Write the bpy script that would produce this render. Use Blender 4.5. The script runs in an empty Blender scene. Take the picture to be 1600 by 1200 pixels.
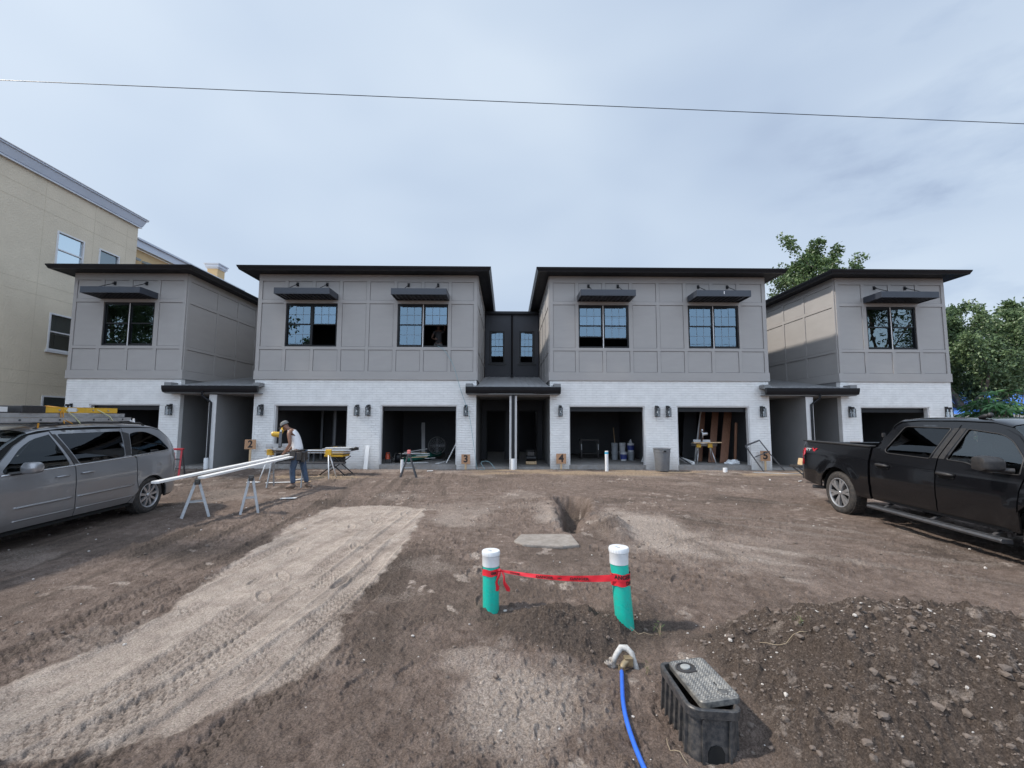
import bpy, bmesh, math, random
import numpy as np
from math import sin, cos, pi, radians, atan, atan2, sqrt, hypot
from mathutils import Vector, Matrix, noise as mnoise
from mathutils.geometry import delaunay_2d_cdt

SC = bpy.context.scene
COL = SC.collection
rnd = random.Random(7)

# ------------------------------------------------------------------ camera
CAM_H = 1.78
cam_d = bpy.data.cameras.new("camera")
cam_d.sensor_width = 36.0
cam_d.lens = 36.0 * 690 / 1600
cam_d.clip_start = 0.05
cam_d.clip_end = 3000
cam = bpy.data.objects.new("camera", cam_d)
COL.objects.link(cam)
cam.matrix_world = (Matrix.Translation((0, 0, CAM_H)) @ Matrix.Rotation(-atan(7 / 690.0), 4, 'Z')
                    @ Matrix.Rotation(pi / 2 + atan(60 / 690.0), 4, 'X') @ Matrix.Rotation(0.0033, 4, 'Z'))
SC.camera = cam

# ------------------------------------------------------------------ light
SUN_DIR = Vector((1.0, 0.05, -1.08)).normalized()      # travel direction of the sunlight
SUN_EL = math.asin(-SUN_DIR.z)
sun_d = bpy.data.lights.new("sun", 'SUN')
sun_d.energy = 3.5
sun_d.angle = radians(2.5)
sun_d.color = (1.0, 0.92, 0.82)
sun = bpy.data.objects.new("sun", sun_d)
COL.objects.link(sun)
sun.rotation_euler = SUN_DIR.to_track_quat('-Z', 'Y').to_euler()
sun.location = (-30, -10, 40)

world = bpy.data.worlds.new("World")
SC.world = world
world.use_nodes = True
wt = world.node_tree
wt.nodes.clear()
def wn(t, **k):
    n = wt.nodes.new(t)
    for a, b in k.items():
        setattr(n, a, b)
    return n
w_out = wn('ShaderNodeOutputWorld')
sky = wn('ShaderNodeTexSky', sky_type='NISHITA', sun_disc=False)
sky.sun_elevation = SUN_EL
sky.sun_rotation = atan2(-SUN_DIR.x, -SUN_DIR.y)
sky.air_density = 1.3
sky.dust_density = 2.0
bg1 = wn('ShaderNodeBackground')
bg1.inputs[1].default_value = 0.075
wt.links.new(sky.outputs[0], bg1.inputs[0])
tc = wn('ShaderNodeTexCoord')
mp = wn('ShaderNodeMapping')
mp.inputs['Scale'].default_value = (1.0, 1.0, 2.6)
mp.inputs['Rotation'].default_value = (0, 0, 0.5)
wt.links.new(tc.outputs['Generated'], mp.inputs[0])
n1 = wn('ShaderNodeTexNoise')
n1.inputs['Scale'].default_value = 1.25
n1.inputs['Detail'].default_value = 3
n1.inputs['Roughness'].default_value = 0.42
n1.inputs['Distortion'].default_value = 0.35
wt.links.new(mp.outputs[0], n1.inputs['Vector'])
# high thin overcast: pale blue grey, darker bluish banks toward +X, brighter overhead
sep = wn('ShaderNodeSeparateXYZ')
wt.links.new(tc.outputs['Generated'], sep.inputs[0])
side = wn('ShaderNodeMath', operation='MULTIPLY_ADD')
side.inputs[1].default_value = -0.15
wt.links.new(sep.outputs[0], side.inputs[0])
wt.links.new(n1.outputs['Fac'], side.inputs[2])
up = wn('ShaderNodeMath', operation='MULTIPLY_ADD')
up.inputs[1].default_value = 0.12
wt.links.new(sep.outputs[2], up.inputs[0])
wt.links.new(side.outputs[0], up.inputs[2])
cr = wn('ShaderNodeValToRGB')
e = cr.color_ramp.elements
e[0].position = 0.30; e[0].color = (0.33, 0.41, 0.56, 1)
e[1].position = 0.74; e[1].color = (0.61, 0.70, 0.81, 1)
m1 = e.new(0.44); m1.color = (0.45, 0.545, 0.69, 1)
m2 = e.new(0.58); m2.color = (0.525, 0.62, 0.75, 1)
# a few darker, lumpier cloud banks high on the right; bright haze low on the left
n2_ = wn('ShaderNodeTexNoise'); n2_.inputs['Scale'].default_value = 4.2; n2_.inputs['Detail'].default_value = 7; n2_.inputs['Roughness'].default_value = .55
wt.links.new(mp.outputs[0], n2_.inputs['Vector'])
rr_ = wn('ShaderNodeMapRange'); rr_.inputs['From Min'].default_value = .42; rr_.inputs['From Max'].default_value = .80; wt.links.new(sep.outputs[0], rr_.inputs['Value'])
nn_ = wn('ShaderNodeMapRange'); nn_.inputs['From Min'].default_value = .46; nn_.inputs['From Max'].default_value = .68; nn_.inputs['To Max'].default_value = -.34; wt.links.new(n2_.outputs['Fac'], nn_.inputs['Value'])
dk_ = wn('ShaderNodeMath', operation='MULTIPLY'); wt.links.new(rr_.outputs[0], dk_.inputs[0]); wt.links.new(nn_.outputs[0], dk_.inputs[1])
hz_ = wn('ShaderNodeMapRange'); hz_.inputs['From Min'].default_value = .42; hz_.inputs['From Max'].default_value = .22; hz_.inputs['To Max'].default_value = .03; wt.links.new(sep.outputs[2], hz_.inputs['Value'])
s1_ = wn('ShaderNodeMath', operation='ADD'); wt.links.new(up.outputs[0], s1_.inputs[0]); wt.links.new(dk_.outputs[0], s1_.inputs[1])
s2_ = wn('ShaderNodeMath', operation='ADD'); wt.links.new(s1_.outputs[0], s2_.inputs[0]); wt.links.new(hz_.outputs[0], s2_.inputs[1])
wt.links.new(s2_.outputs[0], cr.inputs[0])
bk = wn('ShaderNodeMapRange')
bk.inputs['From Min'].default_value = 0.05; bk.inputs['From Max'].default_value = -0.45
bk.inputs['To Max'].default_value = 1.0
wt.links.new(sep.outputs[1], bk.inputs['Value'])
bm_ = wn('ShaderNodeMix', data_type='RGBA')
wt.links.new(bk.outputs[0], bm_.inputs[0]); wt.links.new(cr.outputs[0], bm_.inputs[6])
bm_.inputs[7].default_value = (1.05, 1.24, 1.52, 1)
bg2 = wn('ShaderNodeBackground')
bg2.inputs[1].default_value = 1.07
wt.links.new(bm_.outputs[2], bg2.inputs[0])
mx = wn('ShaderNodeMixShader')
mx.inputs[0].default_value = 0.86
wt.links.new(bg1.outputs[0], mx.inputs[1])
wt.links.new(bg2.outputs[0], mx.inputs[2])
wt.links.new(mx.outputs[0], w_out.inputs[0])

SC.view_settings.view_transform = 'Standard'
SC.view_settings.look = 'None'
SC.view_settings.gamma = 1.0
SC.view_settings.exposure = 0.22
SC.render.engine = 'CYCLES'
SC.cycles.use_denoising = True
SC.cycles.max_bounces = 7
SC.cycles.transparent_max_bounces = 12
SC.cycles.caustics_reflective = False
SC.cycles.caustics_refractive = False

# ------------------------------------------------------------------ materials
def _new(name):
    m = bpy.data.materials.new(name)
    m.use_nodes = True
    t = m.node_tree
    b = t.nodes['Principled BSDF']
    return m, t, b

def mat(name, col, rough=0.6, metal=0.0, var=0.12, vs=3.0, bump=0.0, bs=40.0, coat=0.0,
        dust=None, dust_amt=0.0, detail=5.0, spec=0.5, stretch=None, flake=0.0):
    """Principled with large soft tone variation, optional second dusty tone, fine bump."""
    m, t, b = _new(name)
    N, L = t.nodes, t.links
    tc = N.new('ShaderNodeTexCoord')
    vec = tc.outputs['Object']
    if stretch:
        mp = N.new('ShaderNodeMapping')
        mp.inputs['Scale'].default_value = stretch
        L.new(vec, mp.inputs[0]); vec = mp.outputs[0]
    ns = N.new('ShaderNodeTexNoise')
    ns.inputs['Scale'].default_value = vs
    ns.inputs['Detail'].default_value = detail
    ns.inputs['Roughness'].default_value = 0.6
    L.new(vec, ns.inputs['Vector'])
    mr = N.new('ShaderNodeMapRange')
    mr.inputs['From Min'].default_value = 0.25
    mr.inputs['From Max'].default_value = 0.75
    mr.inputs['To Min'].default_value = 1 - var
    mr.inputs['To Max'].default_value = 1 + var
    L.new(ns.outputs['Fac'], mr.inputs['Value'])
    mul = N.new('ShaderNodeVectorMath'); mul.operation = 'SCALE'
    mul.inputs[0].default_value = col[:3]
    L.new(mr.outputs[0], mul.inputs['Scale'])
    cout = mul.outputs[0]
    if dust is not None:
        n2 = N.new('ShaderNodeTexNoise')
        n2.inputs['Scale'].default_value = vs * 3.1
        n2.inputs['Detail'].default_value = 8
        n2.inputs['Roughness'].default_value = 0.7
        L.new(vec, n2.inputs['Vector'])
        mr2 = N.new('ShaderNodeMapRange')
        mr2.inputs['From Min'].default_value = 0.42
        mr2.inputs['From Max'].default_value = 0.72
        mr2.inputs['To Max'].default_value = dust_amt
        L.new(n2.outputs['Fac'], mr2.inputs['Value'])
        mx = N.new('ShaderNodeMix'); mx.data_type = 'RGBA'
        L.new(mr2.outputs[0], mx.inputs[0])
        L.new(cout, mx.inputs[6])
        mx.inputs[7].default_value = (*dust[:3], 1)
        cout = mx.outputs[2]
    L.new(cout, b.inputs['Base Color'])
    b.inputs['Roughness'].default_value = rough
    b.inputs['Metallic'].default_value = metal
    b.inputs['Specular IOR Level'].default_value = spec
    if coat:
        b.inputs['Coat Weight'].default_value = coat
        b.inputs['Coat Roughness'].default_value = 0.04
    if rough > 0.08:
        mr3 = N.new('ShaderNodeMapRange')
        mr3.inputs['To Min'].default_value = max(0.02, rough - 0.1)
        mr3.inputs['To Max'].default_value = min(1, rough + 0.1)
        L.new(ns.outputs['Fac'], mr3.inputs['Value'])
        L.new(mr3.outputs[0], b.inputs['Roughness'])
    if bump:
        n3 = N.new('ShaderNodeTexNoise')
        n3.inputs['Scale'].default_value = bs
        n3.inputs['Detail'].default_value = 6
        L.new(vec, n3.inputs['Vector'])
        bp = N.new('ShaderNodeBump')
        bp.inputs['Strength'].default_value = 1.0
        bp.inputs['Distance'].default_value = bump
        L.new(n3.outputs['Fac'], bp.inputs['Height'])
        L.new(bp.outputs[0], b.inputs['Normal'])
    return m

def glass_mat(name, tint=(0.6, 0.65, 0.68), refl=0.3, rcol=(0.8, 0.9, 1.0), rough=0.01, fres=1.5):
    """Thin pane: lets tinted light through and mirrors its surroundings."""
    m, t, b = _new(name)
    N, L = t.nodes, t.links
    N.remove(b)
    out = N['Material Output']
    tr = N.new('ShaderNodeBsdfTransparent'); tr.inputs[0].default_value = (*tint, 1)
    gl = N.new('ShaderNodeBsdfGlossy'); gl.inputs[0].default_value = (*rcol, 1)
    gl.inputs['Roughness'].default_value = rough
    lw = N.new('ShaderNodeLayerWeight'); lw.inputs[0].default_value = 0.35
    mr = N.new('ShaderNodeMapRange')
    mr.inputs['To Min'].default_value = refl
    mr.inputs['To Max'].default_value = min(1, refl + 0.6)
    L.new(lw.outputs['Fresnel'], mr.inputs['Value'])
    # slightly uneven pane
    tc = N.new('ShaderNodeTexCoord')
    ns = N.new('ShaderNodeTexNoise'); ns.inputs['Scale'].default_value = 1.7
    L.new(tc.outputs['Object'], ns.inputs['Vector'])
    bp = N.new('ShaderNodeBump'); bp.inputs['Distance'].default_value = 0.0012
    L.new(ns.outputs['Fac'], bp.inputs['Height'])
    L.new(bp.outputs[0], gl.inputs['Normal'])
    mx = N.new('ShaderNodeMixShader')
    L.new(mr.outputs[0], mx.inputs[0]); L.new(tr.outputs[0], mx.inputs[1]); L.new(gl.outputs[0], mx.inputs[2])
    L.new(mx.outputs[0], out.inputs[0])
    return m

def brick_mat():
    m, t, b = _new('painted_brick')
    N, L = t.nodes, t.links
    tc = N.new('ShaderNodeTexCoord')
    sp = N.new('ShaderNodeSeparateXYZ'); L.new(tc.outputs['Object'], sp.inputs[0])
    ad = N.new('ShaderNodeMath'); ad.operation = 'ADD'
    L.new(sp.outputs[0], ad.inputs[0]); L.new(sp.outputs[1], ad.inputs[1])
    cb = N.new('ShaderNodeCombineXYZ'); L.new(ad.outputs[0], cb.inputs[0]); L.new(sp.outputs[2], cb.inputs[1])
    nz = N.new('ShaderNodeTexNoise'); nz.inputs['Scale'].default_value = 9; nz.inputs['Detail'].default_value = 3
    L.new(cb.outputs[0], nz.inputs['Vector'])
    sc = N.new('ShaderNodeVectorMath'); sc.operation = 'SCALE'; sc.inputs['Scale'].default_value = 0.016
    L.new(nz.outputs['Color'], sc.inputs[0])
    av = N.new('ShaderNodeVectorMath'); L.new(cb.outputs[0], av.inputs[0]); L.new(sc.outputs[0], av.inputs[1])
    br = N.new('ShaderNodeTexBrick')
    br.inputs['Scale'].default_value = 1.0
    br.inputs['Brick Width'].default_value = 0.29
    br.inputs['Row Height'].default_value = 0.092
    br.inputs['Mortar Size'].default_value = 0.008
    br.inputs['Mortar Smooth'].default_value = 0.6
    br.inputs['Color1'].default_value = (0.80, 0.80, 0.79, 1)
    br.inputs['Color2'].default_value = (0.78, 0.78, 0.77, 1)
    br.inputs['Mortar'].default_value = (0.745, 0.745, 0.735, 1)
    br.inputs['Bias'].default_value = 0.1
    L.new(av.outputs[0], br.inputs['Vector'])
    # splashed soil and rain marks near the ground, faint drips above
    nd = N.new('ShaderNodeTexNoise'); nd.inputs['Scale'].default_value = 3.0; nd.inputs['Detail'].default_value = 7
    L.new(cb.outputs[0], nd.inputs['Vector'])
    mz = N.new('ShaderNodeMapRange'); mz.inputs['From Min'].default_value = 0.5; mz.inputs['From Max'].default_value = 0.0
    L.new(sp.outputs[2], mz.inputs['Value'])
    mm = N.new('ShaderNodeMath'); mm.operation = 'MULTIPLY'
    L.new(mz.outputs[0], mm.inputs[0]); L.new(nd.outputs['Fac'], mm.inputs[1])
    m9 = N.new('ShaderNodeMath'); m9.operation = 'MULTIPLY'; m9.inputs[1].default_value = 0.9; m9.use_clamp = True
    L.new(mm.outputs[0], m9.inputs[0])
    mx = N.new('ShaderNodeMix'); mx.data_type = 'RGBA'
    L.new(m9.outputs[0], mx.inputs[0]); L.new(br.outputs['Color'], mx.inputs[6])
    mx.inputs[7].default_value = (0.25, 0.2, 0.16, 1)
    vr = N.new('ShaderNodeMapRange'); vr.inputs['From Min'].default_value = .3; vr.inputs['From Max'].default_value = .7
    vr.inputs['To Min'].default_value = .92; vr.inputs['To Max'].default_value = 1.05
    L.new(nd.outputs['Fac'], vr.inputs['Value'])
    sv = N.new('ShaderNodeVectorMath'); sv.operation = 'SCALE'
    L.new(mx.outputs[2], sv.inputs[0]); L.new(vr.outputs[0], sv.inputs['Scale'])
    L.new(sv.outputs[0], b.inputs['Base Color'])
    b.inputs['Roughness'].default_value = 0.6
    nf = N.new('ShaderNodeTexNoise'); nf.inputs['Scale'].default_value = 55; nf.inputs['Detail'].default_value = 4
    L.new(cb.outputs[0], nf.inputs['Vector'])
    iv = N.new('ShaderNodeMath'); iv.operation = 'MULTIPLY_ADD'; iv.inputs[1].default_value = -1.0
    L.new(br.outputs['Fac'], iv.inputs[0])
    hf = N.new('ShaderNodeMath'); hf.operation = 'MULTIPLY'; hf.inputs[1].default_value = 0.45
    L.new(nf.outputs['Fac'], hf.inputs[0]); L.new(hf.outputs[0], iv.inputs[2])
    bp = N.new('ShaderNodeBump'); bp.inputs['Distance'].default_value = 0.010
    L.new(iv.outputs[0], bp.inputs['Height']); L.new(bp.outputs[0], b.inputs['Normal'])
    return m

def wood_mat(name, c1, c2, rough=0.6, axis=(12, 12, 0.8)):
    m, t, b = _new(name)
    N, L = t.nodes, t.links
    tc = N.new('ShaderNodeTexCoord'); mp = N.new('ShaderNodeMapping'); mp.inputs['Scale'].default_value = axis
    L.new(tc.outputs['Object'], mp.inputs[0])
    ns = N.new('ShaderNodeTexNoise'); ns.inputs['Scale'].default_value = 3; ns.inputs['Detail'].default_value = 8
    ns.inputs['Distortion'].default_value = 1.0
    L.new(mp.outputs[0], ns.inputs['Vector'])
    cr = N.new('ShaderNodeValToRGB')
    cr.color_ramp.elements[0].position = .32; cr.color_ramp.elements[0].color = (*c1, 1)
    cr.color_ramp.elements[1].position = .7; cr.color_ramp.elements[1].color = (*c2, 1)
    L.new(ns.outputs['Fac'], cr.inputs[0]); L.new(cr.outputs[0], b.inputs['Base Color'])
    b.inputs['Roughness'].default_value = rough
    return m

M = {}
M['siding'] = mat('siding_paint', (0.350, 0.336, 0.325), 0.55, var=0.05, vs=1.3, bump=0.0015, bs=30, stretch=(1, 1, 3))
M['siding_side'] = M['siding']
M['dark_siding'] = mat('charcoal_siding', (0.024, 0.027, 0.036), 0.5, var=0.08, vs=2)
M['black_metal'] = mat('black_metal', (0.008, 0.009, 0.012), 0.38, spec=.3, metal=0.0, var=0.15, vs=5)
M['soffit'] = mat('dark_soffit', (0.007, 0.008, 0.012), 0.5, spec=.2, var=0.1, vs=3)
M['awning'] = mat('awning_metal', (0.034, 0.041, 0.056), 0.38, var=0.08, vs=3)
M['frame'] = mat('window_frame_black', (0.007, 0.008, 0.010), 0.35, spec=.3, var=0.1)
M['white_tape'] = mat('white_strip', (0.75, 0.75, 0.75), 0.5, var=0.04)
M['brick'] = brick_mat()
M['stucco_grey'] = mat('grey_stucco', (0.22, 0.222, 0.225), 0.85, var=0.08, vs=1.5, bump=0.004, bs=60)
M['trim_white'] = mat('white_trim', (0.60, 0.60, 0.60), 0.55, var=0.06, vs=4)
M['roof_metal'] = mat('porch_roof_metal', (0.36, 0.37, 0.385), 0.45, metal=0.15, var=0.15, vs=4, dust=(0.3, 0.27, 0.24), dust_amt=0.5)
M['roof_shingle'] = mat('roof_shingle', (0.05, 0.05, 0.055), 0.9, var=0.2, vs=8, bump=0.01, bs=30)
M['concrete'] = mat('slab_concrete', (0.26, 0.25, 0.24), 0.85, var=0.2, vs=3, bump=0.004, bs=50, dust=(0.18, 0.14, 0.11), dust_amt=0.6)
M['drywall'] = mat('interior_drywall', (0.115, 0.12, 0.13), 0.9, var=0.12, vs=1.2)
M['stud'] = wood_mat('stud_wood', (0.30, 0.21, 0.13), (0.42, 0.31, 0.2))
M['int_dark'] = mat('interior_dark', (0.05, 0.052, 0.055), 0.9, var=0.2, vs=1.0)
M['lowe'] = glass_mat('window_glass', (0.4, 0.42, 0.45), 0.18, (0.56, 0.80, 1.0))
M['panel_gap_shade'] = mat('panel_gap_shade', (0.10, 0.10, 0.105), 0.8, var=.05)  # dark backing behind the panel joints, paints in shadow lines beside the battens
M['lowe_dark'] = glass_mat('window_glass_side', (0.55, 0.62, 0.60), 0.16, (0.7, 0.88, 0.95))
M['muntin'] = mat('muntin_grey', (0.12, 0.14, 0.17), 0.5, var=0.02)
M['clear'] = glass_mat('lantern_glass', (0.85, 0.88, 0.9), 0.02, (1, 1, 1))
M['bulb'] = mat('bulb_glass', (0.7, 0.7, 0.68), 0.2, var=0.02)
M['yellow_stucco'] = mat('yellow_stucco', (0.69, 0.61, 0.48), 0.9, var=0.10, vs=0.6, bump=0.02, bs=14, detail=8)
M['orange_stucco'] = mat('orange_stucco', (0.62, 0.46, 0.26), 0.9, var=0.08, vs=0.6, bump=0.015, bs=14)
M['groove'] = mat('stucco_groove', (0.60, 0.53, 0.41), 0.9, var=0.1)
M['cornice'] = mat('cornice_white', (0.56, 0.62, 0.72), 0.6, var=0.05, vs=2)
M['cornice_lip'] = mat('cornice_lip', (0.68, 0.69, 0.72), 0.5, var=0.04)
M['win_white'] = mat('white_window_frame', (0.7, 0.71, 0.73), 0.45, var=0.04)
M['blind_glass'] = glass_mat('blind_glass', (0.75, 0.78, 0.80), 0.22, (0.75, 0.9, 1.0))
M['blind'] = mat('window_blind', (0.33, 0.38, 0.40), 0.7, var=0.05)
M['grey_steel'] = mat('galvanised_steel', (0.42, 0.45, 0.48), 0.42, metal=0.5, var=0.15, vs=8, dust=(0.2, 0.16, 0.13), dust_amt=0.35)
M['dark_steel'] = mat('dark_steel', (0.07, 0.075, 0.085), 0.45, metal=0.3, var=0.2, vs=8, dust=(0.2, 0.16, 0.13), dust_amt=0.3)
M['black_plastic'] = mat('black_plastic', (0.025, 0.026, 0.028), 0.5, var=0.2, vs=8, dust=(0.16, 0.13, 0.11), dust_amt=0.35)
M['yellow'] = mat('tool_yellow', (0.72, 0.42, 0.03), 0.4, var=0.1, vs=8, dust=(0.3, 0.22, 0.15), dust_amt=0.25)
M['alu'] = mat('aluminium', (0.55, 0.56, 0.57), 0.34, metal=0.7, var=0.12, vs=9, dust=(0.3, 0.28, 0.25), dust_amt=0.3)
M['white_board'] = mat('white_trim_board', (0.74, 0.74, 0.73), 0.45, var=0.05, vs=5)
M['white_pvc'] = mat('white_pvc', (0.72, 0.74, 0.76), 0.35, var=0.05, vs=6, dust=(0.4, 0.34, 0.28), dust_amt=0.25)
M['pine'] = wood_mat('pine_board', (0.50, 0.34, 0.19), (0.66, 0.49, 0.30))
M['brown_door'] = wood_mat('brown_door_wood', (0.13, 0.06, 0.035), (0.22, 0.11, 0.065), 0.5)
M['red'] = mat('red_plastic', (0.42, 0.02, 0.03), 0.4, var=0.15, vs=6)
M['green_pipe'] = mat('green_sewer_pipe', (0.010, 0.47, 0.37), 0.30, var=0.08, vs=7, dust=(0.11, 0.22, 0.17), dust_amt=0.35)
M['tape_red'] = mat('danger_tape_red', (0.70, 0.028, 0.045), 0.32, var=0.1, vs=10)
M['ink'] = mat('black_ink', (0.02, 0.015, 0.015), 0.6, var=0.1)
M['can_grey'] = mat('trash_can_grey', (0.13, 0.14, 0.155), 0.5, var=0.12, vs=5, dust=(0.26, 0.23, 0.2), dust_amt=0.4)
M['tyre'] = mat('tyre_rubber', (0.022, 0.022, 0.023), 0.75, var=0.2, vs=9, bump=0.002, bs=60, dust=(0.13, 0.105, 0.085), dust_amt=0.55)
M['blue_hose'] = mat('blue_hose', (0.02, 0.13, 0.62), 0.35, var=0.12, vs=12, dust=(0.15, 0.18, 0.3), dust_amt=0.3)
M['brass'] = mat('dirty_brass', (0.36, 0.28, 0.17), 0.45, metal=0.6, var=0.25, vs=25, dust=(0.25, 0.21, 0.17), dust_amt=0.6)

# ------------------------------------------------------------------ mesh builder
class MB:
    def __init__(s):
        s.v = []; s.f = []; s.m = []; s.mi = 0
    def add(s, vs, fs):
        o = len(s.v)
        s.v += [tuple(p) for p in vs]
        s.f += [tuple(i + o for i in f) for f in fs]
        s.m += [s.mi] * len(fs)
        return s
    def box(s, x0, y0, z0, x1, y1, z1):
        if x0 > x1: x0, x1 = x1, x0
        if y0 > y1: y0, y1 = y1, y0
        if z0 > z1: z0, z1 = z1, z0
        return s.add([(x0, y0, z0), (x1, y0, z0), (x1, y1, z0), (x0, y1, z0), (x0, y0, z1), (x1, y0, z1), (x1, y1, z1), (x0, y1, z1)],
                     [(0, 3, 2, 1), (4, 5, 6, 7), (0, 1, 5, 4), (1, 2, 6, 5), (2, 3, 7, 6), (3, 0, 4, 7)])
    def beam(s, p, q, w, h, up=(0, 0, 1)):
        """box of width w and height h from p to q"""
        p = Vector(p); q = Vector(q); d = (q - p).normalized(); u = Vector(up)
        if abs(d.dot(u)) > 0.98: u = Vector((0, 1, 0))
        a = d.cross(u).normalized() * w / 2; b = a.cross(d).normalized() * h / 2
        vs = [p - a - b, p + a - b, p + a + b, p - a + b, q - a - b, q + a - b, q + a + b, q - a + b]
        return s.add(vs, [(0, 3, 2, 1), (4, 5, 6, 7), (0, 1, 5, 4), (1, 2, 6, 5), (2, 3, 7, 6), (3, 0, 4, 7)])
    def prism(s, poly, axis, a, b):
        """polygon (2D) extruded along an axis from a to b"""
        n = len(poly)
        def P(p, t):
            if axis == 0: return (t, p[0], p[1])
            if axis == 1: return (p[0], t, p[1])
            return (p[0], p[1], t)
        vs = [P(p, a) for p in poly] + [P(p, b) for p in poly]
        fs = [tuple(range(n))[::-1], tuple(range(n, 2 * n))]
        fs += [(i, (i + 1) % n, n + (i + 1) % n, n + i) for i in range(n)]
        return s.add(vs, fs)
    def tube(s, pts, r, n=8, caps=True):
        pts = [Vector(p) for p in pts]
        if not hasattr(r, '__len__'): r = [r] * len(pts)
        vs = []; fs = []
        up = Vector((0, 0, 1))
        prev = None
        for i, p in enumerate(pts):
            d = (pts[min(i + 1, len(pts) - 1)] - pts[max(i - 1, 0)]).normalized()
            if prev is None:
                a = d.cross(up) if abs(d.dot(up)) < 0.95 else d.cross(Vector((0, 1, 0)))
            else:
                a = prev - d * prev.dot(d)
            a.normalize(); prev = a
            b = d.cross(a)
            for k in range(n):
                t = 2 * pi * k / n
                vs.append(p + (a * cos(t) + b * sin(t)) * r[i])
        for i in range(len(pts) - 1):
            for k in range(n):
                k2 = (k + 1) % n
                fs.append((i * n + k, i * n + k2, (i + 1) * n + k2, (i + 1) * n + k))
        if caps:
            fs.append(tuple(range(n))[::-1]); fs.append(tuple((len(pts) - 1) * n + k for k in range(n)))
        return s.add(vs, fs)
    def lathe(s, prof, c=(0, 0, 0), axis='Z', n=24, close=False):
        """prof: list of (radius, height along axis)"""
        vs = []; fs = []
        c = Vector(c)
        for r, h in prof:
            for k in range(n):
                t = 2 * pi * k / n
                if axis == 'Z': p = Vector((r * cos(t), r * sin(t), h))
                elif axis == 'X': p = Vector((h, r * cos(t), r * sin(t)))
                else: p = Vector((r * cos(t), h, r * sin(t)))
                vs.append(c + p)
        m = len(prof)
        for i in range(m - 1 + (1 if close else 0)):
            j = (i + 1) % m
            for k in range(n):
                k2 = (k + 1) % n
                fs.append((i * n + k, i * n + k2, j * n + k2, j * n + k))
        return s.add(vs, fs)
    def disc(s, c, r, axis='Z', n=24):
        c = Vector(c); vs = []
        for k in range(n):
            t = 2 * pi * k / n
            vs.append(c + (Vector((r * cos(t), r * sin(t), 0)) if axis == 'Z' else Vector((0, r * cos(t), r * sin(t))) if axis == 'X' else Vector((r * cos(t), 0, r * sin(t)))))
        return s.add(vs, [tuple(range(n))])
    def xform(s, mtx, start=0):
        s.v = s.v[:start] + [tuple(mtx @ Vector(p)) for p in s.v[start:]]
        return s
    def build(s, name, mats, parent=None, smooth=False, bevel=0, loc=None, rot=None, auto=None):
        me = bpy.data.meshes.new(name)
        me.from_pydata(s.v, [], s.f)
        if not isinstance(mats, (list, tuple)): mats = [mats]
        for m_ in mats:
            me.materials.append(M[m_] if isinstance(m_, str) else m_)
        if len(mats) > 1:
            me.polygons.foreach_set('material_index', s.m)
        bm = bmesh.new(); bm.from_mesh(me)
        bmesh.ops.recalc_face_normals(bm, faces=bm.faces)
        bm.to_mesh(me); bm.free()
        if smooth:
            me.polygons.foreach_set('use_smooth', [True] * len(me.polygons))
            if auto:
                me.set_sharp_from_angle(angle=radians(auto))
        o = bpy.data.objects.new(name, me)
        COL.objects.link(o)
        if parent is not None: o.parent = parent
        if loc is not None: o.location = loc
        if rot is not None: o.rotation_euler = rot
        if bevel:
            b = o.modifiers.new('bevel', 'BEVEL'); b.width = bevel; b.segments = 2; b.limit_method = 'ANGLE'
            b.angle_limit = radians(40)
        return o

def tag(o, label=None, cat=None, group=None, kind=None):
    if label: o['label'] = label
    if cat: o['category'] = cat
    if group: o['group'] = group
    if kind: o['kind'] = kind
    return o

def thing(name, label, cat, loc=(0, 0, 0), rz=0.0, group=None, rot=None):
    o = bpy.data.objects.new(name, None)
    o.empty_display_size = 0.2
    COL.objects.link(o)
    o.location = loc
    o.rotation_euler = rot if rot else (0, 0, rz)
    return tag(o, label, cat, group)

def copy_tree(o, parent=None):
    c = o.copy(); COL.objects.link(c); c.parent = parent
    for ch in [x for x in COL.objects if x.parent == o]:
        copy_tree(ch, c)
    return c

def gz(x, y):
    """base level of the site: level at the building, easing down toward the street"""
    return -0.012 * max(0.0, 9.0 - y) if y > -4 else -0.156
# ================================================================== GROUND
def _hash(ix, iy, seed):
    h = (ix.astype(np.int64) * 374761393 + iy.astype(np.int64) * 668265263 + seed * 974634777) & 0xFFFFFFFF
    h = ((h ^ (h >> 13)) * 1274126177) & 0xFFFFFFFF
    return ((h ^ (h >> 16)) & 0xFFFF) / 65535.0

def vnoise(x, y, seed=0):
    ix = np.floor(x); iy = np.floor(y)
    fx = x - ix; fy = y - iy
    fx = fx * fx * (3 - 2 * fx); fy = fy * fy * (3 - 2 * fy)
    a = _hash(ix, iy, seed); b = _hash(ix + 1, iy, seed); c = _hash(ix, iy + 1, seed); d = _hash(ix + 1, iy + 1, seed)
    return (a * (1 - fx) + b * fx) * (1 - fy) + (c * (1 - fx) + d * fx) * fy

def fbm(x, y, sc, oct=4, seed=0, gain=0.5):
    s = 0; a = 1; t = 0
    for i in range(oct):
        ca, sa = cos(0.7 * i + seed), sin(0.7 * i + seed)
        s = s + a * vnoise((x * ca - y * sa) / sc, (x * sa + y * ca) / sc, seed * 17 + i)
        t += a; a *= gain; sc *= 0.5
    return s / t                       # 0..1

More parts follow.
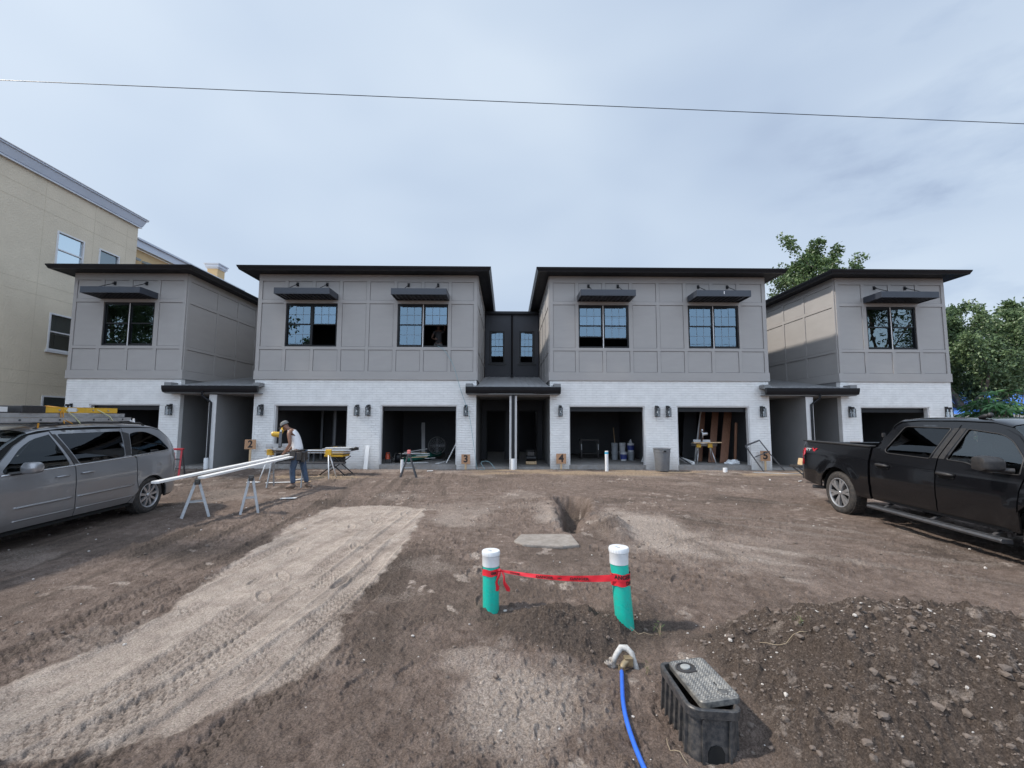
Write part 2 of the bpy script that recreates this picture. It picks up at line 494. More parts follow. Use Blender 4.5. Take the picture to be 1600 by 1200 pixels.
def poly_sd(x, y, poly):
    """signed distance to a polygon, positive inside"""
    d = np.full(x.shape, 1e9); ins = np.zeros(x.shape, bool)
    n = len(poly)
    for i in range(n):
        x0, y0 = poly[i]; x1, y1 = poly[(i + 1) % n]
        dx, dy = x1 - x0, y1 - y0
        t = np.clip(((x - x0) * dx + (y - y0) * dy) / (dx * dx + dy * dy), 0, 1)
        d = np.minimum(d, np.hypot(x - x0 - t * dx, y - y0 - t * dy))
        c = ((y0 > y) != (y1 > y)) & (x < (x1 - x0) * (y - y0) / ((y1 - y0) if y1 != y0 else 1e-9) + x0)
        ins ^= c
    return np.where(ins, d, -d)

def line_st(x, y, pts):
    """(arc length, signed side distance) to a polyline"""
    best = np.full(x.shape, 1e9); S = np.zeros(x.shape); T = np.zeros(x.shape); acc = 0
    for i in range(len(pts) - 1):
        x0, y0 = pts[i]; x1, y1 = pts[i + 1]
        dx, dy = x1 - x0, y1 - y0; l = hypot(dx, dy)
        t = np.clip(((x - x0) * dx + (y - y0) * dy) / (l * l), 0, 1)
        px = x - x0 - t * dx; py = y - y0 - t * dy
        d = np.hypot(px, py); m = d < best
        best = np.where(m, d, best)
        S = np.where(m, acc + t * l, S)
        T = np.where(m, (dx * (y - y0) - dy * (x - x0)) / l, T)
        acc += l
    T = np.sign(T) * best
    return S, T, acc

def sstep(a, b, x):
    t = np.clip((x - a) / (b - a), 0, 1)
    return t * t * (3 - 2 * t)

SAND = [(-3.7, 9.60), (-2.88, 9.75), (-1.68, 9.55), (-1.52, 7.50), (-1.46, 6.22), (-1.48, 5.34), (-1.53, 4.4), (-1.41, 3.9),
        (-1.48, 3.42), (-1.62, 3.1), (-1.8, 2.93), (-2.05, 2.78), (-2.31, 2.62), (-2.77, 2.66), (-3.1, 2.5), (-3.8, 2.6), (-3.5, 3.2), (-3.34, 3.59), (-3.22, 3.93),
        (-3.22, 4.35), (-3.38, 4.96), (-3.50, 5.78), (-3.62, 6.76), (-3.80, 8.31)]
TRACKS = [  # (points, half width, depth)
    ([(-3.95, 2.6), (-3.88, 3.58), (-3.90, 4.11), (-3.86, 4.88), (-3.76, 5.90), (-3.66, 6.93), (-3.6, 8.02), (-3.45, 9.3)], 0.13, 0.030),
    ([(-3.66, 2.6), (-3.60, 3.35), (-3.57, 3.88), (-3.52, 4.56), (-3.42, 5.34), (-3.30, 6.3), (-3.2, 7.2)], 0.11, 0.022),
    ([(-3.42, 2.5), (-3.34, 3.13), (-3.20, 3.47), (-3.10, 4.16), (-3.02, 4.6)], 0.11, 0.018),
    ([(-2.66, 2.3), (-2.60, 2.59), (-2.41, 2.91), (-2.27, 3.38), (-2.18, 4.04), (-2.11, 4.87), (-2.04, 5.90), (-1.94, 7.11), (-1.85, 9.3)], 0.12, 0.026),
    ([(-2.3, 2.2), (-2.22, 2.59), (-2.03, 2.91), (-1.92, 3.38), (-1.83, 3.83), (-1.72, 4.56), (-1.68, 5.44), (-1.66, 7.0)], 0.115, 0.026),
    ([(-1.78, 2.2), (-1.70, 2.58), (-1.66, 2.91), (-1.56, 3.26), (-1.53, 3.82), (-1.50, 4.6), (-1.47, 5.34)], 0.115, 0.024),
    ([(-2.5, 2.4), (-2.42, 3.6), (-2.32, 5.0), (-2.28, 6.6), (-2.3, 8.4), (-2.2, 9.6)], 0.10, 0.012),
    ([(-2.9, 2.4), (-2.78, 2.97), (-2.62, 3.46), (-2.60, 3.9), (-2.62, 4.6)], 0.11, 0.016),
]
TRENCH = [((1.50, 10.3), 0.42), ((1.35, 9.2), 0.32), ((1.18, 8.2), 0.20), ((1.03, 7.4), 0.08)]

def ground_fields(x, y):
    """height and soil weights for world points"""
    r = np.hypot(x, y)
    base = np.where(y > -4, -0.012 * np.maximum(0, 9.0 - y), -0.156)
    near = 1 - sstep(22, 40, r)
    rough = 1.0 - 0.45 * sstep(15.5, 17.0, y)
    wx = x + 0.25 * (fbm(x, y, 0.9, 3, 5) - .5); wy = y + 0.25 * (fbm(x, y, 0.9, 3, 6) - .5)
    sd = poly_sd(x + 0.22 * (fbm(x, y, .35, 4, 41) - .5), y + 0.3 * (fbm(x, y, .35, 4, 42) - .5), SAND)
    sd = sd + .10 * (fbm(x, y, .09, 3, 43, .6) - .5) + .10 * (fbm((x - .16 * y) * 5, y * .5, 1.0, 3, 45) - .5)
    sand = sstep(-0.05, 0.06, sd)
    # soil relief ---------------------------------------------------
    h = 0.07 * (fbm(x, y, 3.2, 3, 1) - .5)
    lum = fbm(wx, wy, 0.55, 5, 2)
    h += 0.045 * (lum - .5) * (1 - .75 * sand)
    fine = fbm(x, y, 0.11, 4, 3, 0.62)
    h += 0.030 * (fine - .5) * (1 - .8 * sand)
    crumbs = np.maximum(0, fbm(x, y, 0.05, 3, 4, .6) - 0.52)
    crumb_zone = .25 + .75 * sstep(.38, .58, fbm(x, y, 1.1, 3, 9))
    h += 0.10 * crumbs * crumb_zone * (1 - sand)
    h += 0.022 * (fbm(x, y, .034, 2, 44, .7) - .5) * (1 - .75 * sand) * (1 - sstep(5, 10, r))
    # graded lines left by a blade, running out of the frame toward the building left of centre
    u = x * 0.93 + y * 0.10
    gr = fbm(u * 5.5, (y - x * .3) * 0.35, 1.0, 3, 11)
    h += 0.026 * (gr - .5) * sstep(0.4, -3.2, x) * (1 - sand)
    u2 = (x * .55 + y * .83)
    gr2 = fbm(u2 * 4.5, (x - y * .3) * .45, 1.0, 3, 12)
    h += 0.030 * (gr2 - .5) * sstep(1.6, 3.4, x)
    # rippled, foot-worn sand
    h += sand * (0.030 * (fbm(x * 2.2, y * .9, .5, 4, 13) - .5) + 0.014 * np.abs(fbm(x * 1.6, y, .16, 3, 14) - .5))
    su = (x - .16 * y) + .12 * (fbm(x, y, 1.1, 3, 15) - .5)
    drag = fbm(su * 7, y * .45, 1.0, 4, 16, .6)
    h += sand * .030 * (drag - .5)
    # tracks ---------------------------------------------------------
    tread = np.zeros(x.shape)
    for k, (pts, hw, dep) in enumerate(TRACKS):
        S, T, Ltot = line_st(x, y, pts)
        inside = sstep(hw + .015, hw - .02, np.abs(T)) * sstep(0, .1, S) * sstep(0, .12, Ltot - S)
        ridge = np.exp(-((np.abs(T) - hw - .03) / .022) ** 2) * sstep(0, .1, S) * sstep(0, .1, Ltot - S)
        wob = fbm(x, y, .22, 3, 20 + k)
        cell = T / 0.058 + 20 + .5; ci = np.floor(cell); cf = (cell - ci) * 2 - 1
        ph = S / 0.080 + .5 * (ci % 2) + .42 * cf * cf + 0.16 * wob
        pf = ph - np.floor(ph)
        tr = 1 - sstep(.0, .10, pf) * sstep(.46, .30, pf)
        fade = 1 - sstep(6.0, 9.5, r)
        keep = sstep(.36, .52, fbm(x, y, .6, 4, 30 + k))
        h += inside * (-dep * .45 * (.6 + .8 * wob) - 0.0100 * (1 - tr) * fade * keep) + ridge * dep * 0.42 * (.3 + 1.2 * wob)
        tread = np.maximum(tread, inside * (0.06 + .80 * (1 - tr) * fade * keep))
    # boot prints over the middle of the site
    bp = np.random.RandomState(3)
    for k in range(46):
        px = bp.uniform(-1.3, 2.6); py = bp.uniform(2.8, 9.5); an = bp.uniform(-.7, .7)
        if k > 32: px = bp.uniform(-3.2, -1.7); py = bp.uniform(4.5, 9.0)
        ca, sa = cos(an), sin(an)
        m = (np.abs(x - px) < .3) & (np.abs(y - py) < .3)
        xx = (x[m] - px) * ca + (y[m] - py) * sa; yy = -(x[m] - px) * sa + (y[m] - py) * ca
        q = (xx / .052) ** 2 + (yy / .15) ** 2
        d = sstep(1.35, .75, q)
        h[m] += -.016 * d * (0.75 + .25 * np.sign(np.sin(yy * 2 * pi / .03))) + .010 * np.exp(-((q - 1.75) / .5) ** 2)
    # trench -----------------------------------------------------------
    td = np.full(x.shape, 9.0)
    for (a, wa), (b, wb) in zip(TRENCH[:-1], TRENCH[1:]):
        dx, dy = b[0] - a[0], b[1] - a[1]
        t = np.clip(((x - a[0]) * dx + (y - a[1]) * dy) / (dx * dx + dy * dy), 0, 1)
        d = np.hypot(x - a[0] - t * dx, y - a[1] - t * dy) - (wa + (wb - wa) * t)
        td = np.minimum(td, d)
    td = td + 0.30 * (fbm(x, y, .3, 4, 50) - .5)
    tren = sstep(0.02, -0.16, td)
    h += -0.42 * tren * (0.75 + .5 * fbm(x, y, .2, 3, 51))
    h += 0.05 * np.exp(-((td - .1) / .09) ** 2) * (fbm(x, y, .3, 3, 52))
    # spoil beside and in front of the trench
    def blob(cx, cy, rx, ry, hh, seed, rgh=.8):
        q = np.hypot((x - cx) / rx, (y - cy) / ry) + .55 * (fbm(x, y, .45, 4, seed) - .5)
        m = sstep(1.05, .15, q)
        return m * hh * (1 - rgh * .5 + rgh * fbm(x, y, .16, 4, seed + 1)), m
    b1, m1 = blob(1.72, 7.6, .5, .8, .20, 60)
    b2, m2 = blob(0.45, 4.05, .75, .42, .17, 62)
    b3, m3 = blob(1.25, 4.55, .45, .5, .08, 64)
    b6, m6 = blob(0.0, 3.62, .8, .16, .05, 71)
    h += b1 + b2 + b3 + b6
    h += .075 * np.exp(-(((x - .95) / .10) ** 2 + ((y - 4.02) / .07) ** 2)) + .06 * np.exp(-(((x + .26) / .09) ** 2 + ((y - 4.46) / .07) ** 2))
    h -= 0.07 * np.exp(-(((x - .95) / .30) ** 2 + ((y - 3.72) / .22) ** 2))
    h -= 0.04 * np.exp(-(((x + .1) / .22) ** 2 + ((y - 4.4) / .16) ** 2))
    # the big dark heap on the right
    q = np.hypot((x - 3.05) / 1.75, (y - 3.1) / 1.25) + .34 * (fbm(x, y, .8, 4, 66) - .5)
    mm = sstep(1.06, 0.10, q)
    lumps = fbm(x, y, .17, 4, 67, .6)
    heap = mm * (0.50 + .16 * (fbm(x, y, .9, 3, 68) - .5)) + sstep(1.1, .75, q) * (0.12 * (lumps - .5) + 0.16 * np.maximum(0, fbm(x, y, .09, 3, 69) - .55))
    heap += .05 * sstep(1.1, .8, q) + sstep(1.15, .7, q) * .13 * (fbm(x, y, .46, 3, 72, .6) - .5)
    h += heap
    hm = sstep(1.1, .85, q)
    # ruts under the pickup, low berm of light sand beside it
    S, T, Lt = line_st(x, y, [(8.4, 12.2), (7.1, 9.3), (6.55, 7.4), (6.5, 6.0), (6.4, 3.5)])
    berm = np.exp(-((T + .10) / .20) ** 2) * sstep(0, .8, S)
    h += .05 * berm * fbm(x, y, .5, 3, 80)
    # damp, smeared soil near the slab edge
    h = h * near * rough
    h -= np.where((y > 17.05) & (np.abs(x - .2) < 17.6), 0.05, 0)          # under the houses
    # soil weights ------------------------------------------------------
    w_sand = np.clip(sand * (0.80 + .5 * (fbm(x, y, .25, 4, 90) - .5) + .7 * (drag - .5)) * (1 - .45 * tread), 0, 1)
    patch = fbm(x, y, 1.4, 5, 91, .6)
    dry = sstep(.53, .75, patch) * .38
    def soft(cx, cy, rx, ry, s=95):
        q = np.hypot((x - cx) / rx, (y - cy) / ry) + 1.5 * (fbm(x, y, .55, 5, s, .62) - .5)
        return sstep(1.1, .15, q)
    dry = np.maximum(dry, .95 * soft(0.08, 3.05, .70, .75, 95) * (.45 + .55 * sstep(.3, .6, fbm(x, y, .45, 4, 93))))
    dry = np.maximum(dry, .60 * soft(-.2, 3.6, .35, .25, 96))
    dry = np.maximum(dry, 1.0 * soft(2.3, 7.7, 1.0, 2.0, 97))
    dry = np.maximum(dry, .8 * soft(.80, 8.6, .35, 1.6, 98))
    dry = np.maximum(dry, .85 * soft(3.4, 6.3, 1.8, 1.5, 99) * (.4 + .6 * sstep(.42, .62, gr2)))
    dry = np.maximum(dry, .6 * soft(-.9, 8.6, 1.0, 1.5, 100) * (.4 + .6 * sstep(.42, .6, fbm(x, y, .3, 4, 112))))
    dry = np.maximum(dry, .5 * sstep(13.2, 15.5, y) * sstep(.4, .6, fbm(x, y, 1.1, 4, 103)) * sstep(-7, -4, x))
    spots = sstep(.66, .75, fbm(x, y, .22, 3, 104, .6)) * sstep(.45, .6, fbm(x, y, 1.3, 3, 105))
    dry = np.maximum(dry, .8 * spots)
    dry = np.maximum(dry, .42 * sstep(.56, .72, gr2) * sstep(2.0, 4.0, x) * sstep(12, 9, y))
    dry = np.maximum(dry, .5 * berm * sstep(.3, .6, fbm(x, y, .6, 3, 111)))
    dry = dry * (1 - .8 * hm) + hm * .40 * sstep(.60, .74, fbm(x, y, .10, 4, 106))
    pd = soft(.5, 4.05, 1.15, .62, 113)
    dry *= (1 - m2 * .8) * (1 - .85 * pd)
    dark = np.clip(.9 * hm + m2 * .8 + .95 * pd + m1 * .5 + .8 * tren + .7 * tread * (1 - .6 * sand) + .5 * sstep(.56, .7, fbm(x, y, 1.8, 4, 107)) + .55 * sstep(.46, .66, gr) * sstep(0.4, -2.5, x) + .5 * sstep(.48, .68, gr2) * sstep(1.8, 3.4, x), 0, 1)
    tan = sstep(14.6, 15.8, y) * sstep(-2.4, -.3, x) * sstep(.35, .6, fbm(x * .5, y * 1.6, .8, 4, 108))
    tan = np.maximum(tan, .95 * np.clip(soft(-5.9, 14.4, 2.1, .8, 109) * 1.3, 0, 1))
    return base + h, w_sand, dry, dark, tan

def build_ground():
    # rings get coarser with distance, spokes are dense over the half of the site that matters
    px = 1 / 464.0
    rs = [0.25]
    while rs[-1] < 34:
        r = rs[-1]
        rs.append(r + max(0.0055, .60 * px * (r * r + CAM_H ** 2) / CAM_H) if r < 34 else r * 1.1)
        if rs[-1] - r > .16 and r < 24: rs[-1] = r + .16
    while rs[-1] < 1500: rs.append(rs[-1] * 1.22)
    rs = np.array(rs)
    th = np.arange(-62, 62, .075)
    th = np.concatenate([th, np.arange(62, 298, 2.5)])
    th = np.radians(90 - th)
    n, m = len(rs), len(th)
    R, T = np.meshgrid(rs, th, indexing='ij')
    X = (R * np.cos(T)).ravel(); Y = (R * np.sin(T)).ravel()
    Z, ws, dry, dark, tan = ground_fields(X, Y)
    vs = np.stack([X, Y, Z], 1)
    vs = np.concatenate([vs, [[0, 0, Z[:m].mean()]]])
    i = np.arange(n - 1)[:, None] * m; j = np.arange(m)[None, :]; j2 = (j + 1) % m
    quads = np.stack([i + j, i + m + j, i + m + j2, i + j2], -1).reshape(-1, 4)
    tris = np.stack([np.full(m, n * m), np.arange(m), (np.arange(m) + 1) % m], 1)
    me = bpy.data.meshes.new('ground')
    nl = quads.size + tris.size
    me.vertices.add(len(vs)); me.vertices.foreach_set('co', vs.ravel())
    me.loops.add(nl); me.loops.foreach_set('vertex_index', np.concatenate([quads.ravel(), tris.ravel()]).astype(np.int32))
    me.polygons.add(len(quads) + len(tris))
    ls = np.concatenate([np.arange(len(quads)) * 4, quads.size + np.arange(len(tris)) * 3]).astype(np.int32)
    me.polygons.foreach_set('loop_start', ls)
    me.update(calc_edges=True)
    me.polygons.foreach_set('use_smooth', np.ones(len(me.polygons), bool))
    ca = me.color_attributes.new('soil', 'FLOAT_COLOR', 'POINT')
    c = np.zeros((len(vs), 4), np.float32)
    c[:-1, 0] = ws; c[:-1, 1] = dry; c[:-1, 2] = dark; c[:-1, 3] = tan
    ca.data.foreach_set('color', c.ravel())
    # make normals point up
    me.validate()
    o = bpy.data.objects.new('ground', me)
    COL.objects.link(o)
    o['kind'] = 'structure'
    me.update()
    if me.polygons[10].normal.z < 0: me.flip_normals()
    m_, t, b = _new('site_soil')
    N, L = t.nodes, t.links
    at = N.new('ShaderNodeAttribute'); at.attribute_name = 'soil'
    sp = N.new('ShaderNodeSeparateColor'); L.new(at.outputs['Color'], sp.inputs[0])
    tc = N.new('ShaderNodeTexCoord')
    def nz(scale, detail=6, rough=.65, dist=0):
        q = N.new('ShaderNodeTexNoise'); q.inputs['Scale'].default_value = scale; q.inputs['Detail'].default_value = detail
        q.inputs['Roughness'].default_value = rough; q.inputs['Distortion'].default_value = dist
        L.new(tc.outputs['Object'], q.inputs['Vector']); return q.outputs['Fac']
    def ramp(f, a, b_, lo=.3, hi=.7):
        c = N.new('ShaderNodeValToRGB'); c.color_ramp.elements[0].position = lo; c.color_ramp.elements[1].position = hi
        c.color_ramp.elements[0].color = (*a, 1); c.color_ramp.elements[1].color = (*b_, 1)
        L.new(f, c.inputs[0]); return c.outputs[0]
    def mixc(f, a, b_):
        q = N.new('ShaderNodeMix'); q.data_type = 'RGBA'; L.new(f, q.inputs[0]); L.new(a, q.inputs[6]); L.new(b_, q.inputs[7]); return q.outputs[2]
    def edge(f, n_, k=.5):
        """roughen a weight with fine noise so soils mix in grains, not in a gradient"""
        a = N.new('ShaderNodeMath'); a.operation = 'MULTIPLY_ADD'; a.inputs[1].default_value = k; a.inputs[2].default_value = -k / 2
        L.new(n_, a.inputs[0])
        b2 = N.new('ShaderNodeMath'); b2.operation = 'ADD'; L.new(f, b2.inputs[0]); L.new(a.outputs[0], b2.inputs[1])
        c = N.new('ShaderNodeMapRange'); c.inputs['From Min'].default_value = .15; c.inputs['From Max'].default_value = .85
        L.new(b2.outputs[0], c.inputs['Value']); return c.outputs[0]
    nf = nz(38, 7, .75); nm = nz(7, 6, .65, .4); nl_ = nz(1.1, 5, .6); ng = nz(95, 5, .8)
    loam = ramp(nm, (0.112, 0.082, 0.067), (0.238, 0.186, 0.157))
    dark_c = ramp(nf, (0.046, 0.035, 0.029), (0.148, 0.115, 0.095))
    dry_c = ramp(nf, (0.22, 0.176, 0.147), (0.45, 0.388, 0.342))
    sand_c = ramp(nm, (0.33, 0.272, 0.232), (0.48, 0.410, 0.355))
    tan_c = ramp(nf, (0.20, 0.145, 0.10), (0.40, 0.31, 0.22))
    c = mixc(edge(sp.outputs[2], nf, .7), loam, dark_c)
    c = mixc(edge(sp.outputs[1], nf, .9), c, dry_c)
    c = mixc(edge(at.outputs['Alpha'], nf, .9), c, tan_c)
    c = mixc(edge(sp.outputs[0], nf, .45), c, sand_c)
    # pale grit and dark specks
    mr = N.new('ShaderNodeMapRange'); mr.inputs['From Min'].default_value = .35; mr.inputs['From Max'].default_value = .65
    mr.inputs['To Min'].default_value = .48; mr.inputs['To Max'].default_value = 1.62; L.new(ng, mr.inputs['Value'])
    sv = N.new('ShaderNodeVectorMath'); sv.operation = 'SCALE'; L.new(c, sv.inputs[0]); L.new(mr.outputs[0], sv.inputs['Scale'])
    mr2 = N.new('ShaderNodeMapRange'); mr2.inputs['From Min'].default_value = .3; mr2.inputs['From Max'].default_value = .7
    mr2.inputs['To Min'].default_value = .86; mr2.inputs['To Max'].default_value = 1.14; L.new(nl_, mr2.inputs['Value'])
    sv2 = N.new('ShaderNodeVectorMath'); sv2.operation = 'SCALE'; L.new(sv.outputs[0], sv2.inputs[0]); L.new(mr2.outputs[0], sv2.inputs['Scale'])
    L.new(sv2.outputs[0], b.inputs['Base Color'])
    b.inputs['Roughness'].default_value = .95
    b.inputs['Specular IOR Level'].default_value = .2
    a1 = N.new('ShaderNodeMath'); a1.operation = 'MULTIPLY_ADD'; a1.inputs[1].default_value = .35
    L.new(ng, a1.inputs[0]); L.new(nf, a1.inputs[2])
    bp = N.new('ShaderNodeBump'); bp.inputs['Distance'].default_value = .040; bp.inputs['Strength'].default_value = .9
    L.new(a1.outputs[0], bp.inputs['Height']); L.new(bp.outputs[0], b.inputs['Normal'])
    me.materials.append(m_)
    return o
ground = build_ground()
M['soil_clod'] = mat('soil_clod', (0.125, 0.099, 0.083), .95, var=.45, vs=14, bump=.006, bs=50, dust=(.23, .195, .168), dust_amt=.5)
M['grit'] = mat('pale_grit', (0.46, 0.43, 0.40), .9, var=.3, vs=20, bump=.003, bs=60)

def H(x, y):
    return float(ground_fields(np.array([x], float), np.array([y], float))[0][0])

def scatter(name, mats, label, spots, seed, cat):
    """irregular little stones / clods as one object of uncountable stuff"""
    rs = np.random.RandomState(seed)
    bm = bmesh.new(); bmesh.ops.create_icosphere(bm, subdivisions=1, radius=1.0)
    bv = np.array([v.co[:] for v in bm.verts]); bf = [tuple(v.index for v in f.verts) for f in bm.faces]; bm.free()
    P = np.array(spots)                 # x, y, size
    Z = ground_fields(P[:, 0], P[:, 1])[0]
    mb = MB()
    for (x, y, s), z in zip(P, Z):
        v = bv * (1 + .45 * (rs.rand(len(bv), 1) - .5)) * (s * np.array([1, rs.uniform(.6, 1), rs.uniform(.45, .8)]))
        a = rs.uniform(0, 6.28); ca, sa = cos(a), sin(a)
        v = np.stack([v[:, 0] * ca - v[:, 1] * sa, v[:, 0] * sa + v[:, 1] * ca, v[:, 2]], 1) + [x, y, z + s * .18]
        mb.add(v.tolist(), bf)
    o = mb.build(name, mats)
    tag(o, label, cat, kind='stuff')
    return o
_rs = np.random.RandomState(11)
sp = []
while len(sp) < 5200:                                # clods on the heap
    x, y = _rs.uniform(1.3, 5.0), _rs.uniform(1.9, 4.6)
    if hypot((x - 3.05) / 1.75, (y - 3.1) / 1.25) < 1.0 + _rs.uniform(-.2, .05):
        sp.append((x, y, min(.034, .0048 * (1 + _rs.pareto(2.3)))))
for k in range(700):                                 # around the pipes and the trench
    x, y = (_rs.normal(.5, .5), _rs.normal(4.1, .35)) if k < 450 else (_rs.normal(1.6, .35), _rs.normal(7.6, .8))
    sp.append((x, y, min(.026, .0045 * (1 + _rs.pareto(2.4)))))
for k in range(2400):
    r = _rs.uniform(1.6, 14); a = _rs.uniform(-1.0, 1.0); x, y = r * sin(a), r * cos(a)
    if -3.8 < x < -1.3 and y < 9.7: continue
    if y > 15.5: continue
    sp.append((x, y, min(.03, .0036 * (1 + _rs.pareto(2.3)) * (1 + r * .10))))
scatter('dirt_clods', 'soil_clod', 'crumbly brown dirt clods lying over the heap and the bare soil', sp, 5, 'dirt')
sp = []
for k in range(700):
    r = _rs.uniform(1.6, 12); a = _rs.uniform(-1.0, 1.0); x, y = r * sin(a), r * cos(a)
    if k < 260: x, y = _rs.uniform(1.4, 4.8), _rs.uniform(2.0, 4.3)
    if y > 15.5: continue
    sp.append((x, y, min(.02, .0028 * (1 + _rs.pareto(2.5)) * (1 + r * .15))))
scatter('pale_gravel_bits', 'grit', 'tiny pale stone bits scattered over the dark soil', sp, 6, 'gravel')
# ================================================================== HOUSES
YF = 17.2            # front wall plane
XC = 0.22            # axis of symmetry of the row
Z_SLAB, Z_HEAD, Z_SKIRT, Z_TOP = 0.15, 2.44, 3.42, 7.60

def wall_holes(mb, a0, a1, z0, z1, holes, t0, t1, axis='Y'):
    """wall along X (axis Y = thickness direction) or along Y (axis X), with real openings"""
    xs = sorted(set([a0, a1] + [h[0] for h in holes] + [h[1] for h in holes]))
    zs = sorted(set([z0, z1] + [h[2] for h in holes] + [h[3] for h in holes]))
    xs = [x for x in xs if a0 - 1e-6 <= x <= a1 + 1e-6]; zs = [z for z in zs if z0 - 1e-6 <= z <= z1 + 1e-6]
    P = (lambda a, t, z: (a, t, z)) if axis == 'Y' else (lambda a, t, z: (t, a, z))
    def q(*p): mb.add([P(*k) for k in p], [(0, 1, 2, 3)])
    for i in range(len(xs) - 1):
        for j in range(len(zs) - 1):
            cx, cz = (xs[i] + xs[i + 1]) / 2, (zs[j] + zs[j + 1]) / 2
            if any(h[0] < cx < h[1] and h[2] < cz < h[3] for h in holes): continue
            for t in (t0, t1):
                q((xs[i], t, zs[j]), (xs[i + 1], t, zs[j]), (xs[i + 1], t, zs[j + 1]), (xs[i], t, zs[j + 1]))
    for (h0, h1, hz0, hz1) in holes:
        hz0 = max(hz0, z0)
        q((h0, t0, hz0), (h0, t1, hz0), (h0, t1, hz1), (h0, t0, hz1))
        q((h1, t0, hz0), (h1, t1, hz0), (h1, t1, hz1), (h1, t0, hz1))
        q((h0, t0, hz1), (h1, t0, hz1), (h1, t1, hz1), (h0, t1, hz1))
        if hz0 > z0 + 1e-4: q((h0, t0, hz0), (h1, t0, hz0), (h1, t1, hz0), (h0, t1, hz0))
    q((a0, t0, z0), (a0, t1, z0), (a0, t1, z1), (a0, t0, z1)); q((a1, t0, z0), (a1, t1, z0), (a1, t1, z1), (a1, t0, z1))
    q((a0, t0, z1), (a1, t0, z1), (a1, t1, z1), (a0, t1, z1))

RAILS = [(3.42, 3.75, .030), (4.595, 4.71, .022), (6.44, 6.57, .022), (7.325, 7.60, .022)]

def battens(mb, a0, a1, n, face, out, axis='Y', openings=(), first=None):
    """raised grid of boards on a panelled wall; each panel sheet is set in with a thin open joint around it"""
    def bx(u0, u1, z0, z1, d, d0=0.0):
        if axis == 'Y': mb.box(u0, face - out * d0, z0, u1, face - out * d, z1)
        else: mb.box(face - out * d0, u0, z0, face - out * d, u1, z1)
    cw = .13
    mb.mi = 0
    bx(a0, a0 + cw, 3.75, 7.325, .044); bx(a1 - cw, a1, 3.75, 7.325, .044)
    bx(a0 - (.046 if axis == 'Y' else 0), a1 + (.046 if axis == 'Y' else 0), 3.42, 3.75, .046)
    bx(a0, a1, 7.325, 7.60, .040)
    for (r0, r1, d) in RAILS[1:3]: bx(a0 + cw, a1 - cw, r0, r1, .041)
    us = first if first else [a0 + (a1 - a0) * k / n for k in range(1, n)]
    hw = .066; gp = .012
    for (z0, z1) in ((3.75, 4.595), (4.71, 6.44), (6.57, 7.325)):
        row = []
        for u in us:
            if any(o[0] - .02 < u < o[1] + .02 and o[2] < (z0 + z1) / 2 < o[3] for o in openings): continue
            bx(u - hw, u + hw, z0, z1, .036); row.append((u - hw, u + hw))
        for o in openings:
            if o[2] < (z0 + z1) / 2 < o[3]: row.append((o[0] - .10, o[1] + .10))
        row.sort(); cur = a0 + cw
        merged = []
        for r_ in row:
            if merged and r_[0] < merged[-1][1]: merged[-1] = (merged[-1][0], max(r_[1], merged[-1][1]))
            else: merged.append(r_)
        for (l, r_) in merged + [(a1 - cw, a1)]:
            if l - cur > .08: bx(cur + gp, l - gp, z0 + gp, z1 - gp, .016)
            cur = r_
    for o in openings:      # casing boards beside the window
        bx(o[0] - .10, o[0] - .002, 4.71, 6.44, .038); bx(o[1] + .002, o[1] + .10, 4.71, 6.44, .038)

def make_window(parent, x0, x1, z0, z1, y, opens=(0, 0), lite='lowe', tape=True, grid=True, yellow=False):
    """double unit of two hung sashes; opens = fraction each lower sash is raised"""
    xm = (x0 + x1) / 2
    f = MB()
    w = .055
    f.box(x0, y, z0, x0 + w, y + .10, z1); f.box(x1 - w, y, z0, x1, y + .10, z1)
    f.box(x0 + w, y, z1 - w, x1 - w, y + .10, z1); f.box(x0 + w, y, z0, x1 - w, y + .10, z0 + w)
    f.box(xm - .045, y + .002, z0 + w, xm + .045, y + .10, z1 - w)
    win = f.build('window', 'frame', parent, bevel=.004)
    if tape:
        MB().box(xm - .014, y - .006, z0 - .01, xm + .014, y + .0015, z1 - .02).build('mullion_strip', 'white_tape', win)
    for k, (a, b) in enumerate(((x0 + w, xm - .045), (xm + .045, x1 - w))):
        zm = z0 + (z1 - z0) * .52
        s = .034
        up = opens[k] * (zm - z0 - w)
        for nm, (c, d, dy) in (('upper_sash', (zm - .02, z1 - w, .030)), ('lower_sash', (z0 + w + up, zm + .018 + up, .062))):
            mb = MB()
            mb.box(a, y + dy, c, a + s, y + dy + .028, d); mb.box(b - s, y + dy, c, b, y + dy + .028, d)
            mb.box(a + s, y + dy, d - s, b - s, y + dy + .028, d); mb.box(a + s, y + dy, c, b - s, y + dy + .028, c + s + .008)
            sash = mb.build(nm, 'frame', win)
            g = MB()
            yy = y + dy + .012
            g.add([(a + s, yy, c + s), (b - s, yy, c + s), (b - s, yy, d - s), (a + s, yy, d - s)], [(0, 1, 2, 3)])
            g.build('pane', lite, sash)
            if grid:
                g = MB(); yg = yy - .0035
                for q in (1, 2):
                    xx = a + s + (b - a - 2 * s) * q / 3
                    g.box(xx - .007, yg, c + s, xx + .007, yg + .003, d - s)
                zz = (c + d) / 2 + .01
                g.box(a + s, yg - .0005, zz - .007, b - s, yg + .0025, zz + .007)
                g.build('glazing_grid', 'muntin', sash)
    return win

